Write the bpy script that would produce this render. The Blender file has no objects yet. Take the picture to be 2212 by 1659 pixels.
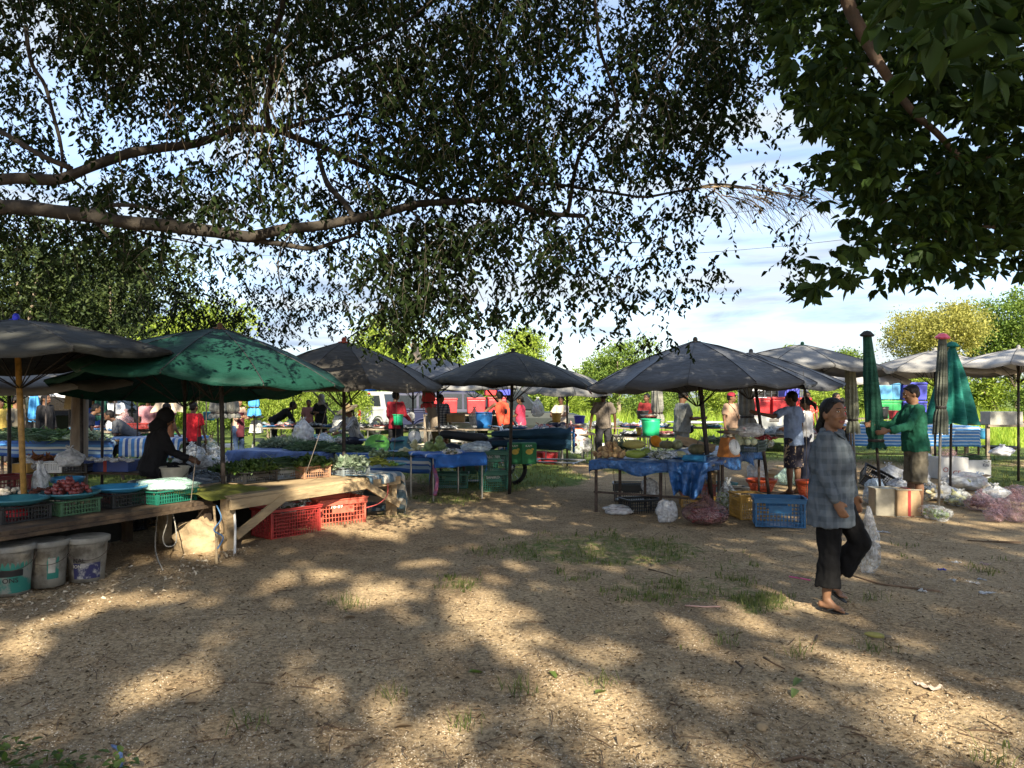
import bpy, bmesh, math, random
import numpy as np
from mathutils import Vector, Matrix, noise as mnoise
R=math.radians; PI=math.pi
sc=bpy.context.scene; C=sc.collection
# ---------------------------------------------------------------- camera
F=1663.0; CX=1106.0; HY=855.0; EYE=1.55
cd=bpy.data.cameras.new('camera'); cam=bpy.data.objects.new('camera',cd); C.objects.link(cam)
cam.location=(0,0,EYE); cam.rotation_euler=(PI/2,0,0)
cd.sensor_width=36; cd.lens=36*F/2212; cd.shift_y=(HY-829.5)/2212; cd.clip_start=.05; cd.clip_end=2000
sc.camera=cam
# ---------------------------------------------------------------- light
SUN_EL=R(33); SUN_DIR=Vector((0.235*math.cos(SUN_EL)/1.027,-math.cos(SUN_EL)/1.027,math.sin(SUN_EL))).normalized()  # towards the sun
w=bpy.data.worlds.new('World'); sc.world=w; w.use_nodes=True
nt=w.node_tree; nt.nodes.clear(); N=nt.nodes.new; L=nt.links.new
sky=N('ShaderNodeTexSky'); sky.sky_type='NISHITA'; sky.sun_disc=False; sky.sun_elevation=SUN_EL
sky.sun_rotation=math.atan2(SUN_DIR.x,SUN_DIR.y); sky.altitude=10; sky.air_density=1.0; sky.dust_density=1.6; sky.ozone_density=1.2
tc=N('ShaderNodeTexCoord'); mp=N('ShaderNodeMapping'); mp.inputs['Scale'].default_value=(1.0,1.0,5.5)
L(tc.outputs['Generated'],mp.inputs['Vector'])
n1=N('ShaderNodeTexNoise'); n1.inputs['Scale'].default_value=2.2; n1.inputs['Detail'].default_value=7; n1.inputs['Roughness'].default_value=.6; n1.inputs['Distortion'].default_value=.35
L(mp.outputs[0],n1.inputs['Vector'])
cr=N('ShaderNodeValToRGB'); cr.color_ramp.elements[0].position=.36; cr.color_ramp.elements[1].position=.60
cr.color_ramp.elements[0].color=(.06,.06,.06,1); cr.color_ramp.elements[1].color=(.95,.95,.95,1)
L(n1.outputs[0],cr.inputs[0])
mp2=N('ShaderNodeMapping'); mp2.inputs['Scale'].default_value=(1.2,1.2,16); mp2.inputs['Location'].default_value=(1.3,0,.4); L(tc.outputs['Generated'],mp2.inputs['Vector'])
n2=N('ShaderNodeTexNoise'); n2.inputs['Scale'].default_value=2.4; n2.inputs['Detail'].default_value=5; L(mp2.outputs[0],n2.inputs['Vector'])
cr2=N('ShaderNodeValToRGB'); cr2.color_ramp.elements[0].position=.50; cr2.color_ramp.elements[1].position=.64
cr2.color_ramp.elements[0].color=(2.35,2.6,2.85,1); cr2.color_ramp.elements[1].color=(1.35,1.7,2.3,1)
L(n2.outputs[0],cr2.inputs[0])
tn=N('ShaderNodeMixRGB'); tn.blend_type='MULTIPLY'; tn.inputs[0].default_value=1; tn.inputs[2].default_value=(.86,.89,.98,1); L(sky.outputs[0],tn.inputs[1])
mx=N('ShaderNodeMixRGB'); L(cr.outputs[0],mx.inputs[0]); L(tn.outputs[0],mx.inputs[1]); L(cr2.outputs[0],mx.inputs[2])
bg=N('ShaderNodeBackground'); bg.inputs['Strength'].default_value=.092
L(mx.outputs[0],bg.inputs['Color']); wo=N('ShaderNodeOutputWorld'); L(bg.outputs[0],wo.inputs['Surface'])
sl=bpy.data.lights.new('sun','SUN'); sl.energy=4.0; sl.angle=R(.55); sl.color=(1,.89,.70)
so=bpy.data.objects.new('sun',sl); C.objects.link(so); so.rotation_euler=SUN_DIR.to_track_quat('Z','Y').to_euler()
vs=sc.view_settings; vs.view_transform='Standard'; vs.look='None'; vs.exposure=1.98; vs.gamma=1
sc.render.engine='CYCLES'; cy=sc.cycles; cy.use_denoising=True; cy.max_bounces=8; cy.diffuse_bounces=4; cy.glossy_bounces=2; cy.transmission_bounces=4; cy.transparent_max_bounces=12; cy.sample_clamp_indirect=8; cy.caustics_reflective=False; cy.caustics_refractive=False
try: cy.denoiser='OPENIMAGEDENOISE'
except Exception: pass
# ---------------------------------------------------------------- mapping from the photograph's picture plane to real places
def P(px,py,Y): return Vector(((px-CX)/F*Y, Y, EYE-(py-HY)/F*Y))          # point seen at px,py at distance Y
def on(px,py,Z=0.0):                                                      # point seen at px,py at height Z
    Y=(EYE-Z)*F/(py-HY); return Vector(((px-CX)/F*Y,Y,Z))
# ---------------------------------------------------------------- mesh builder
class MB:
    def __init__(s): s.v=[]; s.f=[]; s.m=[]; s.mi=0
    def add(s,vs,fs):
        b=len(s.v); s.v+= [tuple(v) for v in vs]; s.f+=[tuple(i+b for i in f) for f in fs]; s.m+=[s.mi]*len(fs); return s
    def box(s,c,d,M=None,taper=1.0):
        x,y,z=d[0]/2,d[1]/2,d[2]/2; t=taper
        vs=[Vector(p) for p in((-x,-y,-z),(x,-y,-z),(x,y,-z),(-x,y,-z),(-x*t,-y*t,z),(x*t,-y*t,z),(x*t,y*t,z),(-x*t,y*t,z))]
        if M is not None: vs=[M@v for v in vs]
        c=Vector(c); return s.add([v+c for v in vs],[(3,2,1,0),(4,5,6,7),(0,1,5,4),(1,2,6,5),(2,3,7,6),(3,0,4,7)])
    def beam(s,a,b,w,h):                                                  # rectangular bar from a to b
        a=Vector(a);b=Vector(b);d=(b-a);l=d.length; q=d.to_track_quat('X','Z').to_matrix()
        return s.box((a+b)/2,(l,w,h),q)
    def tube(s,pts,r,n=8,cap=True):
        pts=[Vector(p) for p in pts]; k=len(pts); rs=[r]*k if not hasattr(r,'__len__') else list(r)
        vs=[]; prev=None
        for i,p in enumerate(pts):
            d=(pts[min(i+1,k-1)]-pts[max(i-1,0)]); d=d.normalized() if d.length>1e-9 else Vector((0,0,1))
            if prev is None: u=d.cross(Vector((0,1,0)) if abs(d.y)<.9 else Vector((1,0,0))).normalized()
            else: u=(prev-d*prev.dot(d)); u=u.normalized() if u.length>1e-6 else d.orthogonal().normalized()
            prev=u; w_=d.cross(u)
            for j in range(n):
                a=2*PI*j/n; vs.append(p+(u*math.cos(a)+w_*math.sin(a))*rs[i])
        fs=[(i*n+j,i*n+(j+1)%n,(i+1)*n+(j+1)%n,(i+1)*n+j) for i in range(k-1) for j in range(n)]
        if cap: fs+=[tuple(range(n-1,-1,-1)),tuple((k-1)*n+j for j in range(n))]
        return s.add(vs,fs)
    def lathe(s,prof,n=20,c=(0,0,0),sx=1,sy=1,M=None):                    # profile of (r,z)
        vs=[];k=len(prof);c=Vector(c)
        for r,z in prof:
            for j in range(n):
                a=2*PI*j/n; v=Vector((r*math.cos(a)*sx,r*math.sin(a)*sy,z)); v=M@v if M is not None else v; vs.append(v+c)
        return s.add(vs,[(i*n+j,i*n+(j+1)%n,(i+1)*n+(j+1)%n,(i+1)*n+j) for i in range(k-1) for j in range(n)])
    def ball(s,c,r,n=10,m=7,M=None,nz=0,ns=6,seed=0):
        r=(r,r,r) if not hasattr(r,'__len__') else r; c=Vector(c); vs=[]
        for i in range(m+1):
            t=PI*i/m
            for j in range(n):
                a=2*PI*j/n; d=Vector((math.sin(t)*math.cos(a),math.sin(t)*math.sin(a),math.cos(t)))
                k=1+(nz*mnoise.noise(d*ns*.35+Vector((seed*3.7,seed,0))) if nz else 0)
                v=Vector((d.x*r[0],d.y*r[1],d.z*r[2]))*k; vs.append((M@v if M is not None else v)+c)
        return s.add(vs,[(i*n+j,(i+1)*n+j,(i+1)*n+(j+1)%n,i*n+(j+1)%n) for i in range(m) for j in range(n)])
    def cap(s,a,b,ra,rb,n=12,flat=1.0,M=None):                            # tapered capsule a->b
        a=Vector(a);b=Vector(b);d=b-a;l=max(d.length,1e-5);q=d.to_track_quat('Z','Y').to_matrix() if M is None else M
        pr=[(0.0,-ra)]+[(ra*math.cos(t),ra*math.sin(t)) for t in (-1.1,-.6,-.1)]+[(rb*math.cos(t),l+rb*math.sin(t)) for t in (.1,.6,1.1)]+[(0.0,l+rb)]
        pr=[(max(x,1e-4),z) for x,z in pr]
        return s.lathe(pr,n,a,1,flat,q)
    def frus(s,a,b,ra,rb,n=18): a=Vector(a);b=Vector(b); return s.tube([a,a.lerp(b,.33),a.lerp(b,.66),b],[ra,ra+(rb-ra)*.33,ra+(rb-ra)*.66,rb],n)
    def sheet(s,fn,nu,nv):
        vs=[fn(i/nu,j/nv) for j in range(nv+1) for i in range(nu+1)]
        return s.add(vs,[(j*(nu+1)+i,j*(nu+1)+i+1,(j+1)*(nu+1)+i+1,(j+1)*(nu+1)+i) for j in range(nv) for i in range(nu)])
    def mesh(s,name,mats,smooth=False):
        me=bpy.data.meshes.new(name); me.from_pydata(s.v,[],s.f)
        for m in (mats if isinstance(mats,(list,tuple)) else [mats]): me.materials.append(m)
        if any(s.m): me.polygons.foreach_set('material_index',s.m)
        if smooth: me.polygons.foreach_set('use_smooth',[True]*len(s.f))
        me.update(); return me
def obj(name,mb,mat,parent=None,smooth=False,bevel=0,**kw):
    me=mb.mesh(name,mat,smooth) if isinstance(mb,MB) else mb
    o=bpy.data.objects.new(name,me); C.objects.link(o); o.parent=parent
    if smooth and kw.get('auto',1):
        for e in (): pass
    if bevel:
        m=o.modifiers.new('bevel','BEVEL'); m.width=bevel; m.segments=2; m.limit_method='ANGLE'
    if 'label' in kw: tag(o,kw['label'],kw.get('cat'),kw.get('group'))
    if 'loc' in kw: o.location=kw['loc']
    if 'rz' in kw: o.rotation_euler.z=kw['rz']
    return o
def tag(o,label,cat,group=None,kind=None):
    if label: o['label']=label
    if cat: o['category']=cat
    if group: o['group']=group
    if kind: o['kind']=kind
    return o
def thing(name,label,cat,loc=(0,0,0),rz=0,group=None):
    o=bpy.data.objects.new(name,None); C.objects.link(o); o.location=loc; o.rotation_euler=(0,0,rz); o.empty_display_size=.1
    return tag(o,label,cat,group)
def kids(o):
    return [c for c in C.objects if c.parent==o]
def dup(root,loc=None,rz=None,label=None,group=None,scale=None):
    def cp(o,p):
        c=o.copy(); C.objects.link(c); c.parent=p
        for ch in KID.get(o.name) or kids(o): cp(ch,c)
        return c
    KID={}
    c=cp(root,None)
    if loc is not None: c.location=loc
    if rz is not None: c.rotation_euler.z=rz
    if label: c['label']=label
    if group: c['group']=group
    if scale: c.scale=(scale,)*3 if not hasattr(scale,'__len__') else scale
    return c
def smooth_noise(mb,amp,sc_,seed=0):
    mb.v=[tuple(Vector(v)+mnoise.noise_vector(Vector(v)*sc_+Vector((seed*7.1,seed*3.3,seed)))*amp) for v in mb.v]; return mb
# ---------------------------------------------------------------- materials
MATS={}
def mat(name,col,rough=.7,var=.25,vs_=6,bump=0,bs=60,metal=0,spec=.35,col2=None,trans=0,alpha=1,sub=0,coat=0,orand=0,coords='Object',stretch=(1,1,1),thr=(.35,.65),det=5):
    if name in MATS: return MATS[name]
    m=bpy.data.materials.new(name); MATS[name]=m; m.use_nodes=True; t=m.node_tree; b=t.nodes['Principled BSDF']; N=t.nodes.new; L=t.links.new
    b.inputs['Roughness'].default_value=rough; b.inputs['Metallic'].default_value=metal; b.inputs['Specular IOR Level'].default_value=spec
    b.inputs['Coat Weight'].default_value=coat; b.inputs['Alpha'].default_value=alpha; b.inputs['Transmission Weight'].default_value=0
    tc=N('ShaderNodeTexCoord'); mp=N('ShaderNodeMapping'); mp.inputs['Scale'].default_value=stretch; L(tc.outputs[coords],mp.inputs[0])
    n=N('ShaderNodeTexNoise'); n.inputs['Scale'].default_value=vs_; n.inputs['Detail'].default_value=det; n.inputs['Roughness'].default_value=.62; L(mp.outputs[0],n.inputs['Vector'])
    r=N('ShaderNodeValToRGB'); e=r.color_ramp.elements; e[0].position,e[1].position=thr
    c2=col2 or tuple(c*(1-var) for c in col); c1=col if col2 else tuple(min(1,c*(1+var)) for c in col)
    e[0].color=(*c2,1); e[1].color=(*c1,1); L(n.outputs[0],r.inputs[0]); L(r.outputs[0],b.inputs['Base Color'])
    if orand:
        oi=N('ShaderNodeObjectInfo'); mr=N('ShaderNodeMapRange'); mr.inputs[3].default_value=1-orand; mr.inputs[4].default_value=1+orand; L(oi.outputs['Random'],mr.inputs[0]); h=N('ShaderNodeHueSaturation'); L(mr.outputs[0],h.inputs['Value']); L(r.outputs[0],h.inputs['Color']); L(h.outputs[0],b.inputs['Base Color'])
    if bump:
        n2=N('ShaderNodeTexNoise'); n2.inputs['Scale'].default_value=bs; n2.inputs['Detail'].default_value=4; L(mp.outputs[0],n2.inputs['Vector'])
        bp=N('ShaderNodeBump'); bp.inputs['Strength'].default_value=min(1,bump); bp.inputs['Distance'].default_value=.02; L(n2.outputs[0],bp.inputs['Height']); L(bp.outputs[0],b.inputs['Normal'])
    if trans:
        o=[x for x in t.nodes if x.type=='OUTPUT_MATERIAL'][0]; tr=N('ShaderNodeBsdfTranslucent'); mx=N('ShaderNodeMixShader'); mx.inputs[0].default_value=trans
        hs=N('ShaderNodeHueSaturation'); hs.inputs['Value'].default_value=1.6; L(r.outputs[0],hs.inputs['Color']); L(hs.outputs[0],tr.inputs[0]); L(b.outputs[0],mx.inputs[1]); L(tr.outputs[0],mx.inputs[2]); L(mx.outputs[0],o.inputs[0])
    return m
def plastic_film(name,col,alpha=.45,rough=.25):
    m=mat(name,col,rough,var=.1,bump=.8,bs=22,spec=.6,vs_=9); b=m.node_tree.nodes['Principled BSDF']; t=m.node_tree
    lw=t.nodes.new('ShaderNodeTexNoise'); lw.inputs['Scale'].default_value=7; lw.inputs['Detail'].default_value=6; r=t.nodes.new('ShaderNodeMapRange'); r.inputs[1].default_value=.35; r.inputs[2].default_value=.65; r.inputs[3].default_value=max(0,alpha-.22); r.inputs[4].default_value=min(1,alpha+.22)
    t.links.new(lw.outputs[0],r.inputs[0]); t.links.new(r.outputs[0],b.inputs['Alpha']); return m
def stripes(name,cols,scale,axis=0,rough=.55,bump=.5,dirt=.25,coords='Object'):
    """woven stripes along one object axis; cols: list of (position,colour)"""
    m=mat(name,(.5,.5,.5),rough,bump=bump,bs=18); t=m.node_tree; b=t.nodes['Principled BSDF']; N=t.nodes.new; L=t.links.new
    tc=N('ShaderNodeTexCoord'); sx=N('ShaderNodeSeparateXYZ'); L(tc.outputs[coords],sx.inputs[0])
    a=N('ShaderNodeMath'); a.operation='MULTIPLY'; a.inputs[1].default_value=scale; L(sx.outputs[axis],a.inputs[0])
    f=N('ShaderNodeMath'); f.operation='FRACT'; L(a.outputs[0],f.inputs[0])
    r=N('ShaderNodeValToRGB'); r.color_ramp.interpolation='CONSTANT'
    el=r.color_ramp.elements; el[0].position=0; el[0].color=(*cols[0][1],1); el[1].position=cols[1][0]; el[1].color=(*cols[1][1],1)
    for p,c in cols[2:]: e=el.new(p); e.color=(*c,1)
    L(f.outputs[0],r.inputs[0])
    n=N('ShaderNodeTexNoise'); n.inputs['Scale'].default_value=5; n.inputs['Detail'].default_value=6; mr=N('ShaderNodeMapRange'); mr.inputs[1].default_value=.35; mr.inputs[2].default_value=.7; mr.inputs[3].default_value=1-dirt; mr.inputs[4].default_value=1.05; L(n.outputs[0],mr.inputs[0])
    mu=N('ShaderNodeMixRGB'); mu.blend_type='MULTIPLY'; mu.inputs[0].default_value=1; L(r.outputs[0],mu.inputs[1]); L(mr.outputs[0],mu.inputs[2]); L(mu.outputs[0],b.inputs['Base Color']); return m
def leafmat(name,c1,c2,trans=.35,rough=.45,spec=.4):
    """leaf colour varies from leaf to leaf by the mesh island"""
    m=bpy.data.materials.new(name); m.use_nodes=True; t=m.node_tree; b=t.nodes['Principled BSDF']; N=t.nodes.new; L=t.links.new
    g=N('ShaderNodeNewGeometry'); r=N('ShaderNodeValToRGB'); e=r.color_ramp.elements; e[0].color=(*c1,1); e[1].color=(*c2,1); L(g.outputs['Random Per Island'],r.inputs[0]); L(r.outputs[0],b.inputs['Base Color'])
    b.inputs['Roughness'].default_value=rough; b.inputs['Specular IOR Level'].default_value=spec
    o=[x for x in t.nodes if x.type=='OUTPUT_MATERIAL'][0]; tr=N('ShaderNodeBsdfTranslucent'); hs=N('ShaderNodeHueSaturation'); hs.inputs['Value'].default_value=1.7; hs.inputs['Saturation'].default_value=1.1; hs.inputs['Hue'].default_value=.485
    L(r.outputs[0],hs.inputs['Color']); L(hs.outputs[0],tr.inputs[0]); mx=N('ShaderNodeMixShader'); mx.inputs[0].default_value=trans; L(b.outputs[0],mx.inputs[1]); L(tr.outputs[0],mx.inputs[2]); L(mx.outputs[0],o.inputs[0]); return m
rng=np.random.default_rng(7); random.seed(5)
def np_mesh(name,verts,quads,mats,tris=False,smooth=False):
    me=bpy.data.meshes.new(name); k=3 if tris else 4; nf=len(quads)
    me.vertices.add(len(verts)); me.vertices.foreach_set('co',np.asarray(verts,dtype=np.float32).ravel())
    me.loops.add(nf*k); me.loops.foreach_set('vertex_index',np.asarray(quads,dtype=np.int32).ravel())
    me.polygons.add(nf); me.polygons.foreach_set('loop_start',np.arange(nf,dtype=np.int32)*k)
    if smooth: me.polygons.foreach_set('use_smooth',np.ones(nf,dtype=bool))
    for m in (mats if isinstance(mats,list) else [mats]): me.materials.append(m)
    me.update(calc_edges=True); return me
def norm(a): return a/np.maximum(np.linalg.norm(a,axis=-1,keepdims=True),1e-9)
def leaves_mesh(name,pos,axis,nrm,ln,wd,m,fold=.25,droop=.15):
    """pos: stalk ends; axis: leaf direction; nrm: facing; leaves of six points folded along the midrib"""
    n=len(pos); axis=norm(axis); side=norm(np.cross(axis,nrm)); up=np.cross(side,axis)
    ln=ln.reshape(-1,1); wd=wd.reshape(-1,1)
    p0=pos; p3=pos+axis*ln-up*ln*droop; mid1=pos+axis*ln*.32; mid2=pos+axis*ln*.68-up*ln*droop*.4
    a=mid1+side*wd*.5+up*wd*fold; b=mid2+side*wd*.36+up*wd*fold*.7; c=mid1-side*wd*.5+up*wd*fold; d=mid2-side*wd*.36+up*wd*fold*.7
    V=np.stack([p0,a,b,p3,d,c],1).reshape(-1,3)
    i=(np.arange(n)*6).reshape(-1,1); Q=np.concatenate([i+np.array([[0,1,2,3]]),i+np.array([[0,3,4,5]])],1).reshape(-1,4)
    return np_mesh(name,V,Q,m)
def rand_dirs(n): return norm(rng.normal(size=(n,3)))
# ---------------------------------------------------------------- ground
GR=[(1060,1020,190,48,1),(960,1075,90,18,.7),(1170,1035,120,20,.9),(1300,1190,270,38,.66),(1480,1275,200,38,.56),(1000,1262,60,22,.55),(1640,1300,80,30,.7),(1060,1190,60,16,.5),
    (2060,965,230,50,1),(2180,1030,80,30,.9),(180,1035,190,20,1),(1800,1060,90,20,.5),(1400,1015,120,12,.8),(740,1300,30,14,.5),(1120,1485,22,18,.5),(1560,1215,120,14,.5),(2150,1225,90,24,.35),(1890,1400,40,14,.4),(2130,1610,60,20,.4),
    (1500,1400,60,18,.25),(60,1650,150,20,.2),(860,1010,60,30,.8),(1330,985,120,22,1),(620,1010,200,30,.8),(1960,1190,60,20,.3),(850,1112,60,10,.55),(1240,1250,60,18,.5)]
def grass_mask(x,y):
    y_=np.maximum(y,.5); px=CX+F*x/y_; py=HY+EYE*F/y_
    m=np.clip((y-15.5)/4,0,1)*.95
    for cx,cy,rx,ry,s in GR:
        d=((px-cx)/rx)**2+((py-cy)/ry)**2; m=np.maximum(m,s*np.clip(1.45-d,0,1))
    # bare track between the stalls
    d=((px-1420)/150)**2+((py-1045)/22)**2; m=m*np.clip(d-.3,0,1)
    return np.where(y<1.0,0,m)
def relief(x,y):
    return (.012*np.sin(x*2.1+1.3*np.sin(y*1.1))+.010*np.sin(y*3.1+.7*x)+.006*np.sin(7.3*x+2*y)*np.cos(5.1*y)+.004*np.sin(17*x)*np.sin(13*y+3*x))*np.exp(-np.maximum(y-14,0)/9)*np.clip((40-np.abs(x))/30,0,1)
def axis_pts(a,b,k,n):
    t=np.linspace(-1,1,n); return a+(b)*np.sinh(k*t)/np.sinh(k)
gx=axis_pts(0,500,5.2,420); gy=axis_pts(8,600,5.6,520)
GX,GY=np.meshgrid(gx,gy); V=np.stack([GX,GY,relief(GX,GY)],-1).reshape(-1,3)
nx,ny=len(gx),len(gy); ii=(np.arange(ny-1)[:,None]*nx+np.arange(nx-1)[None,:]).reshape(-1,1)
Q=np.concatenate([ii,ii+1,ii+nx+1,ii+nx],1)
gm=bpy.data.materials.new('trodden_sand'); gm.use_nodes=True; t=gm.node_tree; b=t.nodes['Principled BSDF']; N=t.nodes.new; L=t.links.new
b.inputs['Roughness'].default_value=.95; b.inputs['Specular IOR Level'].default_value=.15
tc=N('ShaderNodeTexCoord')
def noi(s,d=5,r=.6,dist=0):
    n=N('ShaderNodeTexNoise'); n.inputs['Scale'].default_value=s; n.inputs['Detail'].default_value=d; n.inputs['Roughness'].default_value=r; n.inputs['Distortion'].default_value=dist; L(tc.outputs['Object'],n.inputs['Vector']); return n.outputs[0]
def ramp(i,*st):
    r=N('ShaderNodeValToRGB'); e=r.color_ramp.elements; e[0].position,e[0].color=st[0][0],(*st[0][1],1); e[1].position,e[1].color=st[1][0],(*st[1][1],1)
    for p,c in st[2:]: x=e.new(p); x.color=(*c,1)
    L(i,r.inputs[0]); return r.outputs[0]
def mixc(f,a,c,mode='MIX',fv=None):
    m=N('ShaderNodeMixRGB'); m.blend_type=mode
    if fv is not None: m.inputs[0].default_value=fv
    else: L(f,m.inputs[0])
    for k,v in ((1,a),(2,c)):
        if isinstance(v,tuple): m.inputs[k].default_value=(*v,1)
        else: L(v,m.inputs[k])
    return m.outputs[0]
base=ramp(noi(1.3,6,.7),(.32,(.31,.225,.135)),(.68,(.50,.385,.235)))
fine=ramp(noi(38,4,.75),(.34,(.36,.35,.34)),(.68,(1.30,1.27,1.2)))
col=mixc(None,base,fine,'MULTIPLY',1.0)
damp=ramp(noi(3.1,5,.75,.4),(.50,(1,1,1)),(.72,(.62,.60,.58)))
col=mixc(None,col,damp,'MULTIPLY',.9)
vo=N('ShaderNodeTexVoronoi'); vo.inputs['Scale'].default_value=62; L(tc.outputs['Object'],vo.inputs['Vector'])
pb=ramp(vo.outputs['Distance'],(.16,(1,1,1)),(.30,(0,0,0)))
vo2=N('ShaderNodeSeparateColor'); L(vo.outputs['Color'],vo2.inputs[0])
pk=ramp(vo2.outputs[0],(.62,(0,0,0)),(.70,(1,1,1)))
pm=mixc(None,pb,pk,'MULTIPLY',1.0)
stone=mixc(vo2.outputs[1],(.60,.50,.36),(.20,.15,.10))
col=mixc(pm,col,stone)
at=N('ShaderNodeAttribute'); at.attribute_name='grass'
gn=N('ShaderNodeMath'); gn.operation='ADD'; L(at.outputs['Fac'],gn.inputs[0]); g0=N('ShaderNodeMath'); g0.operation='MULTIPLY_ADD'; g0.inputs[1].default_value=1.5; g0.inputs[2].default_value=-.95; L(noi(9,6,.75),g0.inputs[0]); L(g0.outputs[0],gn.inputs[1])
gf=ramp(gn.outputs[0],(.30,(0,0,0)),(.62,(1,1,1)))
gcol=ramp(noi(14,5,.7),(.35,(.055,.085,.02)),(.68,(.14,.19,.045)))
col=mixc(gf,col,gcol); L(col,b.inputs['Base Color'])
bh=N('ShaderNodeMath'); bh.operation='ADD'; L(noi(26,6,.75),bh.inputs[0]); L(pm,bh.inputs[1])
bp=N('ShaderNodeBump'); bp.inputs['Strength'].default_value=.75; bp.inputs['Distance'].default_value=.022; L(bh.outputs[0],bp.inputs['Height']); L(bp.outputs[0],b.inputs['Normal'])
gme=np_mesh('ground',V,Q,gm,smooth=True)
a=gme.attributes.new('grass','FLOAT','POINT'); a.data.foreach_set('value',grass_mask(V[:,0],V[:,1]).astype(np.float32))
go=bpy.data.objects.new('ground',gme); C.objects.link(go); tag(go,'sandy trodden ground of the market place with grass beyond',None,None,'structure')
# ---- grass blades
def blades(name,x,y,h,wd,m,label,z0=None,lean=.45):
    n=len(x); a=rng.uniform(0,2*PI,n); z=relief(x,y) if z0 is None else z0; d=np.stack([np.cos(a),np.sin(a),0*a],1); la=rng.uniform(0,2*PI,n); ld=np.stack([np.cos(la),np.sin(la),0*la],1)*rng.uniform(.1,lean,n)[:,None]*h[:,None]
    p=np.stack([x,y,z-.005],1); up=np.zeros((n,3)); up[:,2]=1
    w2=(wd/2)[:,None]
    V=np.stack([p-d*w2,p+d*w2,p+d*w2*.7+up*h[:,None]*.55+ld*.4,p-d*w2*.7+up*h[:,None]*.55+ld*.4,p+up*h[:,None]*rng.uniform(.8,1,n)[:,None]+ld],1).reshape(-1,3)
    i=(np.arange(n)*5)[:,None]; T=np.concatenate([i+np.array([[0,1,2]]),i+np.array([[0,2,3]]),i+np.array([[3,2,4]])],1).reshape(-1,3)
    o=bpy.data.objects.new(name,np_mesh(name,V,T,m,tris=True)); C.objects.link(o); return tag(o,label,'grass',None,'stuff')
GRN=leafmat('grass_green',(.05,.08,.02),(.19,.20,.07),.35,.6,.2)
GRY=leafmat('field_green',(.15,.26,.03),(.34,.42,.07),.45,.6,.2)
def vnoise(x,y,s):
    return np.array([mnoise.noise((a*s,b_*s,3.1)) for a,b_ in zip(x,y)])
# denser where the photograph has it
M_=260000; px=rng.uniform(-100,2312,M_); Yr=1/rng.uniform(1/24,1/3.1,M_); x=(px-CX)/F*Yr; y=Yr
g=grass_mask(x,y); k0=g>.1; x,y,g=x[k0],y[k0],g[k0]
ns=vnoise(x,y,2.3)*.5+vnoise(x,y,6.5)*.5; keep=(g+ns*1.3-.45)>rng.uniform(0,1.1,len(x)); x,y=x[keep],y[keep]
h=rng.uniform(.02,.065,len(x))*(1+.5*(y>11)); blades('short_grass',x,y,h,rng.uniform(.004,.009,len(x))*(1+y/9),GRN,'short green grass in patches on the sandy market ground')
M_=60000; y=1/rng.uniform(1/50,1/23,M_); x=rng.uniform(-.72,.72,M_)*y; ok=(x>.02*y)|(y>36); x,y=x[ok],y[ok]
ok=~((y<29)&(x/y>.26)&(x/y<.46)); x,y=x[ok],y[ok]
h=rng.uniform(.55,1,len(x))*(.32+.85*np.clip((y-24)/9,0,1)); blades('tall_field_grass',x,y,h,rng.uniform(.02,.045,len(x)),GRY,'tall bright green field grass behind the far stalls')
# tufts of longer grass close by
TF=[(744,1300),(760,1310),(1115,1480),(1123,1495),(1000,1265),(1900,1405),(1560,1395),(1640,1305),(1670,1300),(1075,1190),(1295,1480),(2140,1640),(1475,1275),(850,1500),(1300,1195),(1440,1180),(1720,1420),(540,1560),(1000,1560),(1880,1300),(2130,1235),(1590,1250)]
xs=[];ys=[]
for (a_,b_) in TF:
    g_=on(a_,b_); k=26; xs.append(g_.x+rng.normal(0,.055,k)); ys.append(g_.y+rng.normal(0,.05,k))
x=np.concatenate(xs); y=np.concatenate(ys); blades('grass_tufts',x,y,rng.uniform(.05,.12,len(x)),rng.uniform(.004,.007,len(x)),GRN,'thin grass tufts sprouting from the sand in the foreground',lean=.9)
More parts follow.
